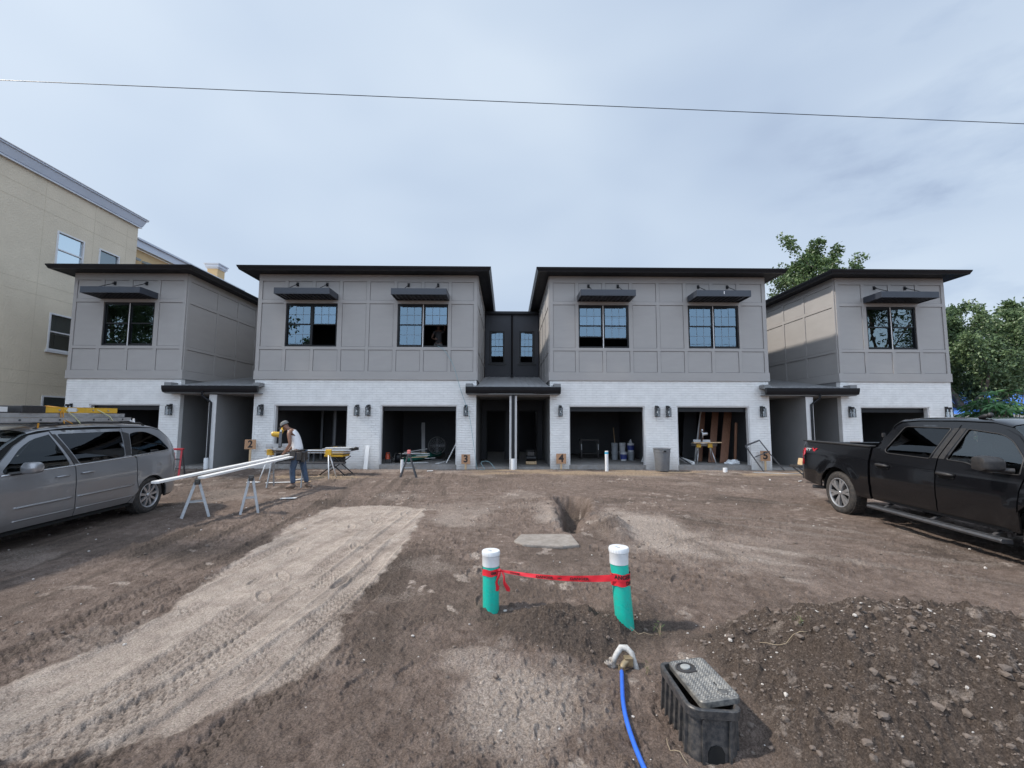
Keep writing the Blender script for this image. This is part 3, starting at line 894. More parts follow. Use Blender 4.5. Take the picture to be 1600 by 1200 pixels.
def make_awning(parent, x0, x1, z=6.56, mirror=1, nick=False):
    """flat steel canopy hung on two rods"""
    y1, y0 = YF - .052, YF - .92
    mb = MB()
    # side, front and back fascia as one open tray with a ribbed underside
    mb.box(x0, y0, z, x1, y0 + .03, z + .24)
    mb.box(x0, y0 + .03, z, x0 + .03, y1, z + .24); mb.box(x1 - .03, y0 + .03, z, x1, y1, z + .24)
    mb.box(x0 + .03, y1 - .03, z, x1 - .03, y1, z + .24)
    mb.box(x0 + .03, y0 + .03, z + .05, x1 - .03, y1 - .03, z + .075)
    k = 0
    while x0 + .13 + k * .17 < x1 - .08:
        xx = x0 + .13 + k * .17
        mb.box(xx, y0 + .03, z + .012, xx + .05, y1 - .03, z + .0498); k += 1
    aw = mb.build('awning', 'awning', parent, bevel=.004)
    for fx in (.22, .78):
        xr = x0 + (x1 - x0) * fx
        r = MB()
        r.box(xr - .045, YF - .045, 7.12, xr + .045, YF - .0212, 7.27)
        r.tube([(xr, YF - .045, 7.19), (xr, YF - .12, 7.17)], .03, 8)
        r.tube([(xr, YF - .09, 7.175), (xr, y0 + .10, z + .235)], .013, 6)
        r.build('hanger_rod', 'black_metal', aw)
    if nick:
        MB().box((x0 + x1) / 2 + .0, y0 - .0015, z + .09, (x0 + x1) / 2 + .03, y0 + .001, z + .2).build('scratch', 'white_tape', aw)
    return aw

def make_lantern(parent, x, z=2.02, turn=0):
    """open box wall lantern: back plate, cage, glass and bulb"""
    y = YF
    pl = MB()
    pl.box(x - .055, y - .03, z, x + .055, y - .002, z + .43)
    lan = pl.build('wall_lantern', 'black_metal', parent, bevel=.004)
    c = MB()
    x0, x1, y0, y1 = x - .075, x + .075, y - .215, y - .045
    for a in (x0, x1 - .012):
        for b in (y0, y1 - .012):
            c.box(a, b, z, a + .016, b + .016, z + .34)
    for zz in (z, z + .328):
        c.box(x0 + .012, y0, zz, x1 - .012, y0 + .012, zz + .012); c.box(x0 + .012, y1 - .012, zz, x1 - .012, y1, zz + .012)
        c.box(x0, y0 + .012, zz, x0 + .012, y1 - .012, zz + .012); c.box(x1 - .012, y0 + .012, zz, x1, y1 - .012, zz + .012)
    c.box(x - .05, y - .19, z + .341, x + .05, y - .03, z + .40)
    c.box(x - .02, y - .16, z + .22, x + .02, y - .10, z + .34)
    c.build('cage', 'black_metal', lan)
    g = MB()
    g.box(x0 + .003, y0 + .003, z + .013, x1 - .003, y1 - .014, z + .326)
    g.build('glass', 'clear', lan)
    b = MB(); b.lathe([(0.001, .22), (.014, .215), (.017, .19), (.024, .165), (.022, .14), (.001, .125)], (x, y - .13, z), n=10)
    b.build('bulb', 'bulb', lan, smooth=True)
    return lan

def townhouse(name, label, x0, x1, garages, windows, side_open, npan, depth=10.5, opens=None, lites='lowe', grid=True, back=False, tape=None):
    t = thing(name, label, 'house', ((x0 + x1) / 2, YF, 0), group='townhouse blocks in the row')
    ox = (x0 + x1) / 2
    root = t
    class O: pass
    # everything below is written in world metres and shifted to the empty at the end
    parts = []
    yb = YF + depth
    # lower storey: painted brick front, stuccoed sides
    mb = MB()
    gh = [(g0, g1, 0.0, Z_HEAD) for g0, g1 in garages]
    wall_holes(mb, x0, x1, -0.3, Z_SKIRT, [(a, b, -0.3 + 1e-3, d) for a, b, c, d in gh], YF, YF + .20)
    w = mb.build('brick_wall', 'brick', root)
    mb = MB()
    mb.box(x0, YF + .20, -.3, x0 + .18, yb, Z_SKIRT); mb.box(x1 - .18, YF + .20, -.3, x1, yb, Z_SKIRT)
    mb.box(x0 + .18, yb - .18, -.3, x1 - .18, yb, Z_SKIRT)
    mb.build('side_wall', 'stucco_grey', root)
    # opening trim, white
    for g0, g1 in garages:
        mb = MB(); j = .045
        mb.box(g0 + .001, YF + .03, Z_SLAB, g0 + j, YF + .199, Z_HEAD - .001); mb.box(g1 - j, YF + .03, Z_SLAB, g1 - .001, YF + .199, Z_HEAD - .001)
        mb.box(g0 + j, YF + .03, Z_HEAD - j, g1 - j, YF + .199, Z_HEAD - .001)
        mb.build('door_casing', 'trim_white', root)
        mb = MB()
        mb.box(g0, YF + .20, Z_HEAD - .22, g1, YF + .23, Z_HEAD + .3)
        mb.box(g0 + .05, YF + .45, Z_HEAD - .10, g1 - .05, YF + .50, Z_HEAD - .05)
        mb.build('door_header', 'black_metal', root)
    # garage interiors
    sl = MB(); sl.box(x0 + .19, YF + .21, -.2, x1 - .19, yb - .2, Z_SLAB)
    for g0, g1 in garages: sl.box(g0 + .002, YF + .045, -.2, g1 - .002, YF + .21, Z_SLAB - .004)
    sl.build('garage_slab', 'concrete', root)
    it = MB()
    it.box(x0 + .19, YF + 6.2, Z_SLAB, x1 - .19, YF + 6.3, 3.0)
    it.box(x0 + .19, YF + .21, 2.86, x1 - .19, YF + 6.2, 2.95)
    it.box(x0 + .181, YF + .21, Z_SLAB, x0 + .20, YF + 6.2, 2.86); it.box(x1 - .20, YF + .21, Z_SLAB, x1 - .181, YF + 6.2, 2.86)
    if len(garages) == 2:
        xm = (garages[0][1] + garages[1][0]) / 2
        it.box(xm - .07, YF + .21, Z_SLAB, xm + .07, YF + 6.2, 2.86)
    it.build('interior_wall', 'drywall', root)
    # upper storey
    wh = [(a, b, 4.72, 6.43) for a, b in windows]
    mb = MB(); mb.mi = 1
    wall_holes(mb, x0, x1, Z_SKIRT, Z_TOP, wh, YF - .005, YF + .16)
    mb.box(x0, YF + .161, Z_SKIRT, x0 + .14, yb - .161, Z_TOP); mb.box(x1 - .14, YF + .161, Z_SKIRT, x1, yb - .161, Z_TOP)
    bh = [(x0 + 1.2, x0 + 2.0, 4.4, 6.4), (x0 + 2.5, x0 + 3.3, 4.4, 6.4)] if back else []
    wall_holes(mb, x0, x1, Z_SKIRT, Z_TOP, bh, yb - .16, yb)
    ops = [(a, b, 4.72, 6.43) for a, b in windows]
    battens(mb, x0, x1, npan, YF - .005, 1, 'Y', ops)
    ys = [YF + 1.85, YF + 3.3, YF + 4.75, YF + 6.2, YF + 7.65, YF + 9.1]
    battens(mb, YF + .001, yb, 0, x0, 1, 'X', first=ys)
    battens(mb, YF + .001, yb, 0, x1, -1, 'X', first=ys)
    mb.build('panel_siding', ['siding', 'panel_gap_shade'], root)
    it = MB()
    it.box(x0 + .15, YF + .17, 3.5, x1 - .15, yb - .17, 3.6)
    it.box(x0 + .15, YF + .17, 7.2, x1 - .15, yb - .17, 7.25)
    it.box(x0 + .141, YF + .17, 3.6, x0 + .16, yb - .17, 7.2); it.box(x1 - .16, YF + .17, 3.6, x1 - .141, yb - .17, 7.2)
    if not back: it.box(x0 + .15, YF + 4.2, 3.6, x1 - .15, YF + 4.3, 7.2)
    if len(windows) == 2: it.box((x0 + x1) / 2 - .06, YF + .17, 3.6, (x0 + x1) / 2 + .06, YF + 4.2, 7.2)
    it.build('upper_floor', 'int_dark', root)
    # roof: soffit, fascia gutter, low hip
    ov, sv = .62, .50
    ex0, ex1, ey0, ey1 = x0 - sv, x1 + sv, YF - ov, yb + sv
    mb = MB()
    mb.box(ex0 + .08, ey0 + .08, Z_TOP, ex1 - .08, ey1 - .08, Z_TOP + .05)
    hh = min(ex1 - ex0, ey1 - ey0) / 2; rz = Z_TOP + .13
    rise = hh * .24
    cx0, cx1, cy0, cy1 = ex0 + hh, ex1 - hh, ey0 + hh, ey1 - hh
    vs = [(ex0 + .03, ey0 + .03, rz), (ex1 - .03, ey0 + .03, rz), (ex1 - .03, ey1 - .03, rz), (ex0 + .03, ey1 - .03, rz),
          (cx0, cy0, rz + rise), (cx1, cy0, rz + rise), (cx1, cy1, rz + rise), (cx0, cy1, rz + rise)]
    mb.mi = 1
    mb.add(vs, [(0, 1, 5, 4), (1, 2, 6, 5), (2, 3, 7, 6), (3, 0, 4, 7), (4, 5, 6, 7)])
    roof = mb.build('roof', ['soffit', 'roof_shingle'], root)
    prof = [(0, 0), (.02, -.035), (.02, -.07), (.10, -.105), (.135, -.105), (.135, 0), (.12, 0), (.12, -.09)]
    # K-style gutter run around the eaves, as one continuous moulding
    def ring(off, z):
        return [(ex0 - off, ey0 - off, z), (ex1 + off, ey0 - off, z), (ex1 + off, ey1 + off, z), (ex0 - off, ey1 + off, z)]
    levels = [(-.08, Z_TOP - .012), (.0, Z_TOP - .012), (.015, Z_TOP + .03), (.05, Z_TOP + .09), (.065, Z_TOP + .145), (.055, Z_TOP + .15), (-.02, Z_TOP + .15)]
    mb = MB(); vs = []
    for off, z in levels: vs += ring(off, z)
    fs = []
    for i in range(len(levels) - 1):
        for k in range(4): fs.append((i * 4 + k, i * 4 + (k + 1) % 4, (i + 1) * 4 + (k + 1) % 4, (i + 1) * 4 + k))
    mb.add(vs, fs)
    mb.build('gutter', 'black_metal', roof)
    for k, (a, b) in enumerate(windows):
        make_window(root, a, b, 4.72, 6.43, YF - .012, opens[k] if opens else (0, 0), lites, tape=(tape[k] if tape else True), grid=grid)
    return t

def shift_children(t):
    """children were built in world metres: move them into the space of the thing's empty"""
    inv = t.matrix_world.inverted() if False else Matrix.Translation(-Vector(t.location))
    for ch in [o for o in COL.objects if o.parent == t]:
        ch.data.transform(inv)
        for c2 in [o for o in COL.objects if o.parent == ch]:
            c2.data.transform(inv)
            for c3 in [o for o in COL.objects if o.parent == c2]:
                c3.data.transform(inv)

def mir(a, b):
    return (2 * XC - b, 2 * XC - a)

G3 = [(2.39, 5.36), (6.61, 9.46)]; W3 = [(2.77, 4.79), (7.15, 9.17)]
G4 = [(13.85, 16.58)]; W4 = [(14.30, 16.28)]
AW3 = [(2.75, 4.84), (7.14, 9.22)]; AW4 = [(14.20, 16.42)]
G2 = [mir(*g) for g in G3][::-1]; W2 = [mir(*g) for g in W3][::-1]
G1 = [mir(*g) for g in G4]; W1 = [mir(*g) for g in W4]
LAN3 = [1.96 + .09, 5.72 + .09, 6.14 + .10, 9.84 + .09]
B3 = (1.66, 10.26); B4 = (13.10, 17.50)
B2 = mir(*B3); B1 = mir(*B4)

h1 = townhouse('townhouse', 'grey townhouse block with one garage at the left end, behind the silver minivan',
               B1[0], B1[1], G1, W1, None, 4, lites='lowe_dark', grid=False)
h2 = townhouse('townhouse', 'wide grey townhouse block with two open garages, left of the centre entry',
               B2[0], B2[1], G2, W2, None, 8, opens=[(0, .97), (0, .97)], tape=[False, True])
h3 = townhouse('townhouse', 'wide grey townhouse block with two open garages, right of the centre entry',
               B3[0], B3[1], G3, W3, None, 8, opens=[(.45, .38), (0, 0)])
h4 = townhouse('townhouse', 'grey townhouse block with a sunlit side wall at the right end, behind the pickup',
               B4[0], B4[1], G4, W4, None, 4, opens=[(.0, .0)], lites='lowe_dark', grid=False, back=True)
for (t, aws) in ((h1, [mir(*a) for a in AW4]), (h2, [mir(*a) for a in AW3]), (h3, AW3), (h4, AW4)):
    for k, (a, b) in enumerate(aws): make_awning(t, a, b, nick=(t is h3 and k == 1))
for x in LAN3:
    make_lantern(h3, x); make_lantern(h2, 2 * XC - x)
for x in (13.42, 17.24):
    make_lantern(h4, x); make_lantern(h1, 2 * XC - x)
# little side shields where the porch gutters die into the brick
for t in (h1, h2, h3, h4): shift_children(t)

# ---------------------------------------------------------------- entry porches between the blocks
def porch(label, x0, x1, centre, with_wall, dn):
    """lean-to metal roof over two entries with a party wall between; x0, x1 = faces of the blocks beside it"""
    t = thing('entry_porch', label, 'porch', ((x0 + x1) / 2, YF, 0), group='shared entry porches between the blocks')
    yb = 22.6
    xm = centre
    def roofz(y): return 3.13 + (y - 16.78) * (4.10 - 3.13) / (yb - 16.78)
    mb = MB()
    a0, a1 = x0 + .050, x1 - .050
    # pan of the roof, standing ribs
    def slab(u0, u1, y0, y1, dz0, dz1):
        vs = [(u0, y0, roofz(y0) + dz0), (u1, y0, roofz(y0) + dz0), (u1, y1, roofz(y1) + dz0), (u0, y1, roofz(y1) + dz0),
              (u0, y0, roofz(y0) + dz1), (u1, y0, roofz(y0) + dz1), (u1, y1, roofz(y1) + dz1), (u0, y1, roofz(y1) + dz1)]
        mb.add(vs, [(0, 3, 2, 1), (4, 5, 6, 7), (0, 1, 5, 4), (1, 2, 6, 5), (2, 3, 7, 6), (3, 0, 4, 7)])
    slab(a0, a1, YF, yb, -.05, .0)
    slab(x0 - .36, x1 + .36, 16.80, YF - .035, -.05, .0)
    k = 0; n = max(4, int((a1 - a0) / .235))
    for k in range(1, n):
        u = a0 + (a1 - a0) * k / n
        slab(u - .012, u + .012, 16.81, yb, .0005, .022)
    roof = mb.build('roof', 'roof_metal', t)
    # gutter
    g = MB()
    pr = [(16.80, 2.87), (16.74, 2.90), (16.70, 3.00), (16.685, 3.10), (16.69, 3.13), (16.82, 3.13), (16.82, 2.87)]
    g.prism(pr, 0, x0 - .37, x1 + .37)
    g.build('gutter', 'black_metal', roof)
    # end returns proud of the brick
    g = MB()
    for (u0, u1) in ((x0 - .38, x0 - .12), (x1 + .12, x1 + .38)):
        g.box(u0, 16.84, 3.135, u1, YF - .001, 3.26)
    g.build('end_flashing', 'stucco_grey', roof)
    # soffit
    g = MB(); g.box(x0 - .34, 16.825, 2.84, x1 + .34, YF - .002, 2.868); g.box(x0 + .002, YF, 2.80, x1 - .002, yb, 2.84)
    g.build('soffit', 'stucco_grey', t)
    # party wall; white strips paint in its lit front edge
    g = MB(); g.box(xm - .14, 16.95, -.2, xm + .14, yb, 2.80); pw = g.build('party_wall', 'stucco_grey', t)
    g = MB()
    if dn == 0: g.box(xm - .14, 16.925, -.1, xm - .065, 16.949, 2.80); g.box(xm + .065, 16.925, -.1, xm + .14, 16.949, 2.80)
    else: g.box(xm - .141, 16.93, -.1, xm + .141, 16.949, 2.80)
    g.build('lit_edge', 'trim_white' if dn == 0 else 'trim_white', t)
    # slab and back wall with the two door openings
    g = MB(); g.box(x0 + .002, YF + .02, -.2, xm - .141, yb + 4, .06); g.box(xm + .141, YF + .02, -.2, x1 - .002, yb + 4, .06)
    g.build('porch_slab', 'concrete', t)
    g = MB()
    wall_holes(g, x0 + .001, xm - .141, .06, 2.80, [(x0 + .22, xm - .30, .0601, 2.35)], yb - 1.6, yb - 1.45)
    g.build('back_wall', 'dark_siding', t); g = MB()
    wall_holes(g, xm + .141, x1 - .001, .06, 2.80, [(xm + .30, x1 - .22, .0601, 2.35)], yb - 1.6, yb - 1.45)
    g.build('back_wall', 'dark_siding', t)
    g = MB(); g.box(x0 + .001, yb + 3.8, .06, x1 - .001, yb + 3.9, 2.8); g.build('hall_wall', 'dark_siding', t)
    for (u, v) in ((x0 + .22, xm - .30), (xm + .30, x1 - .22)):
        g = MB(); j = .06
        g.box(u + .001, yb - 1.62, .065, u + j, yb - 1.44, 2.349); g.box(v - j, yb - 1.62, .065, v - .001, yb - 1.44, 2.349); g.box(u + j, yb - 1.62, 2.29, v - j, yb - 1.44, 2.349)
        g.build('door_frame', 'int_dark', t)
    # downspout
    d = MB()
    if dn == 0:
        d.box(xm - .045, 16.86, .42, xm + .045, 16.92, 2.86)
    else:
        d.tube([(xm + dn * .30, 16.74, 2.90), (xm + dn * .30, 16.76, 2.74), (xm + dn * .16, 16.86, 2.60), (xm + dn * .05, 16.90, 2.50), (xm + dn * .05, 16.90, .36)], .045, 8)
    ds = d.build('downspout', 'black_metal', t, smooth=bool(dn), auto=50)
    g = MB(); g.lathe([(.075, -.1), (.075, .40), (.068, .42), (.05, .42)], (xm + dn * .05, 16.85 - .02, 0), n=16)
    g.build('drain_adapter', 'white_pvc', ds, smooth=True, auto=40)
    # the dark upper wall set back over the porch
    g = MB()
    holes = []
    if with_wall:
        holes = [(xm - 1.16, xm - .38, 4.80, 6.50), (xm + .38, xm + 1.16, 4.80, 6.50)]
    wall_holes(g, x0 + .050, x1 - .050, 3.9, 7.35, holes, yb, yb + .15)
    for u in (x0 + .12, x0 + .36, xm - .24, xm - .1, xm + .1, xm + .24, x1 - .36, x1 - .12):
        g.box(u - .025, yb - .018, 3.9, u + .025, yb, 7.35)
    for k in range(9):
        u = x0 + .45 + k * .1
        if u < xm - .3: g.box(u - .012, yb - .01, 3.9, u + .012, yb, 4.65); g.box(2 * xm - u - .012, yb - .01, 3.9, 2 * xm - u + .012, yb, 4.65)
    g.build('upper_wall', 'dark_siding', t)
    g = MB(); g.box(x0 + .050, yb - .12, 7.35, x1 - .050, yb + 3, 7.48); g.box(x0 + .050, yb - .20, 7.38, x1 - .031, yb - .121, 7.50)
    g.build('upper_eave', 'black_metal', t)
    g = MB(); g.box(x0 + .05, yb + 2.5, 3.9, x1 - .05, yb + 2.6, 7.35); g.build('upper_room_wall', 'int_dark', t)
    if with_wall:
        for (a, b, c, d_) in holes:
            f = MB(); w = .06
            f.box(a, yb - .02, c, a + w, yb + .1, d_); f.box(b - w, yb - .02, c, b, yb + .1, d_); f.box(a + w, yb - .02, d_ - w, b - w, yb + .1, d_); f.box(a + w, yb - .02, c, b - w, yb + .1, c + w)
            f.box(a - .08, yb - .03, c - .1, b + .08, yb - .001, c - .01)
            win = f.build('window', 'frame', t)
            zm = (c + d_) / 2 + .05
            for nm, (p, q, dy) in (('upper_sash', (zm - .02, d_ - w, .02)), ('lower_sash', (c + w + .30, zm + .02, .05))):
                s = .035; m2 = MB()
                m2.box(a + w, yb + dy, p, a + w + s, yb + dy + .025, q); m2.box(b - w - s, yb + dy, p, b - w, yb + dy + .025, q)
                m2.box(a + w + s, yb + dy, q - s, b - w - s, yb + dy + .025, q); m2.box(a + w + s, yb + dy, p, b - w - s, yb + dy + .025, p + s)
                sa = m2.build(nm, 'frame', win)
                m3 = MB(); yy = yb + dy + .012
                m3.add([(a + w + s, yy, p + s), (b - w - s, yy, p + s), (b - w - s, yy, q - s), (a + w + s, yy, q - s)], [(0, 1, 2, 3)])
                m3.build('pane', 'lowe', sa)
                m4 = MB()
                for e_ in (1, 2):
                    xx = a + w + s + (b - a - 2 * w - 2 * s) * e_ / 3
                    m4.box(xx - .007, yy - .004, p + s, xx + .007, yy - .001, q - s)
                m4.box(a + w + s, yy - .0045, (p + q) / 2 - .007, b - w - s, yy - .0015, (p + q) / 2 + .007)
                m4.build('glazing_grid', 'muntin', sa)
        u = MB(); u.tube([(xm, yb - .16, 7.3), (xm, yb - .06, 7.15), (xm, yb - .06, 4.15)], .045, 8); u.tube([(xm, yb - .06, 4.19), (xm, yb - 1.2, 4.0)], .045, 8)
        u.build('upper_downspout', 'black_metal', t, smooth=True, auto=50)
    shift_children(t)
    return t
porch('dark centre entry porch with a black downspout between the two wide blocks', B2[1], B3[0], XC, True, 0)
porch('grey entry porch with a crooked downspout, behind the rear of the minivan', B1[1], B2[0], -11.22, False, -1)
porch('grey entry porch with a crooked downspout, behind the tail of the pickup', B3[1], B4[0], 2 * XC + 11.22, False, 1)

# ---------------------------------------------------------------- yellow stucco building on the left
sb = thing('stucco_building', 'tall yellow stucco building with white cornice standing beyond the left end of the row', 'building', (-20.5, 24, 0))
XW = -20.5; YE = 23.85
mb = MB()
wins = [(19.62, 20.92, 8.75, 10.42), (21.68, 22.85, 8.75, 10.42), (19.62, 20.92, 4.95, 6.62), (21.68, 22.85, 4.95, 6.62), (15.2, 16.5, 8.75, 10.42), (15.2, 16.5, 4.95, 6.62), (19.62, 20.92, 1.2, 2.9)]
wall_holes(mb, 14.0, YE, -.3, 12.6, wins, XW, XW - .3, axis='X')
mb.box(XW - .3, YE - .3, -.3, XW - 14, YE, 12.6); mb.box(XW - .3, 14.0, -.3, XW - 14, 14.3, 12.6); mb.box(XW - 14, 14.3, -.3, XW - 14.3, YE - .3, 12.6)
mb.box(XW - .3, 14.3, 12.3, XW - 14, YE - .3, 12.5)
mb.build('wall', 'yellow_stucco', sb)
g = MB()
for z in (11.05, 11.70, 7.25, 7.75, 3.35, 3.9): g.box(XW, 14.0, z - .012, XW + .004, YE, z + .012)
for y in (16.95, 17.6, 19.05, 21.4, 23.3, 14.2, 12.0): g.box(XW, y - .010, -.3, XW + .0035, y + .010, 4.9 if 19.6 < y < 22 else 12.6) if False else None
for y in (17.0, 19.0, 21.35, 23.2):
    g.box(XW, y - .009, -.3, XW + .0035, y + .009, 12.6)
g.build('score_line', 'groove', sb)
g = MB()
pr = [(0, 12.45), (.10, 12.45), (.10, 12.53), (.13, 12.54), (.23, 12.84), (.23, 12.88), (.30, 12.90), (.30, 12.95), (0, 12.97)]
n = len(pr)
vs = [(XW + p, 13.6, z) for p, z in pr] + [(XW + p, YE + p, z) for p, z in pr] + [(XW - 14, YE + p, z) for p, z in pr]
fs = []
for s_ in (0, 1):
    for i in range(n): fs.append((s_ * n + i, s_ * n + (i + 1) % n, (s_ + 1) * n + (i + 1) % n, (s_ + 1) * n + i))
fs.append(tuple(range(n)))
g.add(vs, fs); g.build('cornice', 'cornice', sb)
g = MB(); g.box(XW + .22, 13.6, 12.9705, XW + .33, YE + .33, 13.0); g.box(XW + .098, 13.6, 12.44, XW + .125, YE + .12, 12.475); g.build('cornice_lip', 'cornice_lip', sb)
for (a, b, c, d) in wins:
    f = MB(); x = XW
    f.box(x - .10, a, c, x + .035, a + .07, d); f.box(x - .10, b - .07, c, x + .035, b, d); f.box(x - .10, a + .07, d - .07, x + .035, b - .07, d)
    f.box(x - .10, a + .07, c, x + .035, b - .07, c + .06); f.box(x - .08, a + .07, (c + d) / 2 - .03, x + .0, b - .07, (c + d) / 2 + .03)
    w = f.build('window', 'win_white', sb, bevel=.005)
    g = MB(); g.add([(x - .05, a + .07, c + .06), (x - .05, b - .07, c + .06), (x - .05, b - .07, d - .07), (x - .05, a + .07, d - .07)], [(0, 1, 2, 3)]); g.build('pane', 'blind_glass', w)
    g = MB(); nb = 22
    for k in range(nb):
        zz = c + .06 + (d - c - .13) * k / nb
        if c < 6 and k < nb * .45: continue
        g.beam((x - .13, a + .07, zz + .02), (x - .13, b - .07, zz + .02), .004, .070, up=(.35, 0, 1))
    if g.v: g.build('blind', 'blind', w)
    g = MB(); g.box(x - .299, a, c, x - .28, b, d); g.build('dark_room', 'int_dark', w)
    g = MB(); g.box(x - .05, a - .06, c - .12, x + .07, b + .06, c); g.build('sill', 'win_white', w, bevel=.006)
# lower orange wing running on behind
mb = MB(); mb.box(XW - .4, YE + .1, -.3, XW - 9, 33.6, 11.45); mb.build('wing_wall', 'orange_stucco', sb)
g = MB(); g.box(XW - .38, YE + .1, 11.45, XW - .1, 33.8, 11.85); g.box(XW - .4, YE + .1, 11.8501, XW + .0, 33.9, 11.95); g.build('wing_cornice', 'cornice', sb)
g = MB()
for y in (23.95, 24.75):
    g.beam((XW - .40, y + .15, 10.85), (XW - .05, y + .15, 10.75), .34, .12)
g.build('wall_lamp', 'blind', sb)
g = MB(); g.box(XW - .42, 31.2, 9, XW - 1.15, 32.0, 12.75); g.build('pier', 'orange_stucco', sb)
g = MB()
for off, z0, z1 in ((.05, 12.75, 12.85), (.12, 12.85, 13.05), (.18, 13.05, 13.13)): g.box(XW - .42 + off, 31.2 - off, z0, XW - 1.15 - off, 32.0 + off, z1)
g.build('pier_cap', 'cornice', sb)
shift_children(sb)
# ================================================================== VEHICLES
def paint(name, col, rough=0.28, metal=0.5, coat=1.0, dust=(0.25, 0.22, 0.19), amt=0.25):
    m, t, b = _new(name)
    N, L = t.nodes, t.links
    tc = N.new('ShaderNodeTexCoord')
    n1 = N.new('ShaderNodeTexNoise'); n1.inputs['Scale'].default_value = 4; n1.inputs['Detail'].default_value = 9; n1.inputs['Roughness'].default_value = .75
    L.new(tc.outputs['Object'], n1.inputs['Vector'])
    sp = N.new('ShaderNodeSeparateXYZ'); L.new(tc.outputs['Object'], sp.inputs[0])
    lo = N.new('ShaderNodeMapRange'); lo.inputs['From Min'].default_value = .95; lo.inputs['From Max'].default_value = .15; L.new(sp.outputs[2], lo.inputs['Value'])
    mu = N.new('ShaderNodeMath'); mu.operation = 'MULTIPLY'; L.new(n1.outputs['Fac'], mu.inputs[0]); L.new(lo.outputs[0], mu.inputs[1])
    m2 = N.new('ShaderNodeMath'); m2.operation = 'MULTIPLY'; m2.inputs[1].default_value = amt * 2.0; m2.use_clamp = True; L.new(mu.outputs[0], m2.inputs[0])
    m3 = N.new('ShaderNodeMath'); m3.operation = 'ADD'; m3.inputs[1].default_value = amt * .08; L.new(m2.outputs[0], m3.inputs[0])
    mx = N.new('ShaderNodeMix'); mx.data_type = 'RGBA'; mx.inputs[6].default_value = (*col, 1); mx.inputs[7].default_value = (*dust, 1)
    L.new(m3.outputs[0], mx.inputs[0]); L.new(mx.outputs[2], b.inputs['Base Color'])
    b.inputs['Roughness'].default_value = rough; b.inputs['Metallic'].default_value = metal
    b.inputs['Specular IOR Level'].default_value = .3 if metal < .2 else .5
    b.inputs['Coat Weight'].default_value = coat; b.inputs['Coat Roughness'].default_value = .05
    return m
M['silver_paint'] = paint('silver_grey_paint', (0.29, 0.295, 0.31), .32, .6, .9)
M['black_paint'] = paint('black_paint', (0.004, 0.0042, 0.0055), .20, 0, .6, amt=.012)
M['car_black'] = mat('car_black_trim', (0.018, 0.018, 0.02), .5, var=.1, vs=8, dust=(0.14, .12, .1), dust_amt=.2)
M['gap'] = mat('shut_line_black', (0.006, 0.006, 0.006), .9, var=.02)
M['chrome'] = mat('chrome', (0.75, .76, .78), .12, metal=1.0, var=.03)
M['rim'] = mat('alloy_rim', (0.50, .51, .53), .30, metal=.75, var=.06, dust=(.22, .19, .16), dust_amt=.3)
M['rim_dark'] = mat('rim_pocket', (0.03, .03, .033), .5, var=.1)
M['tint'] = glass_mat('privacy_glass', (0.03, .035, .04), .03, (.9, .95, 1))
M['auto_glass'] = glass_mat('car_glass', (0.42, .50, .49), .10, (.9, .97, 1))
M['auto_glass_dark'] = glass_mat('car_glass_dark', (0.06, .07, .075), .03, (.9, .97, 1))
M['seat'] = mat('seat_cloth', (0.03, .03, .032), .9)
M['tail_red'] = mat('tail_lamp_red', (0.55, .01, .02), .12, var=.05, coat=1)
M['lamp_clear'] = mat('lamp_clear', (0.6, .6, .62), .1, var=.05, coat=1)

def dens(poly, step=.06, closed=True):
    out = []; n = len(poly)
    for i in range(n if closed else n - 1):
        a = Vector(poly[i][:2]); b = Vector(poly[(i + 1) % n][:2]); k = max(1, int((b - a).length / step))
        for j in range(k): out.append(tuple(a.lerp(b, j / k)))
    if not closed: out.append(tuple(poly[-1][:2]))
    return out

def fillet(poly, r, seg=5):
    """round the corners of a polygon; r may be a list"""
    out = []; n = len(poly)
    for i in range(n):
        p = Vector(poly[i]); a = Vector(poly[i - 1]); b = Vector(poly[(i + 1) % n])
        rr = r[i] if hasattr(r, '__len__') else r
        da, db = (a - p), (b - p); la, lb = da.length, db.length
        if rr <= 0 or la < 1e-6 or lb < 1e-6: out.append(tuple(p)); continue
        k = min(rr, la * .45, lb * .45)
        s, e_ = p + da / la * k, p + db / lb * k
        for j in range(seg + 1):
            t = j / seg; out.append(tuple(s * (1 - t) ** 2 + p * 2 * t * (1 - t) + e_ * t * t))
    return out

def inpoly(x, y, poly):
    c = False; n = len(poly); j = n - 1
    for i in range(n):
        if (poly[i][1] > y) != (poly[j][1] > y) and x < (poly[j][0] - poly[i][0]) * (y - poly[i][1]) / (poly[j][1] - poly[i][1]) + poly[i][0]: c = not c
        j = i
    return c

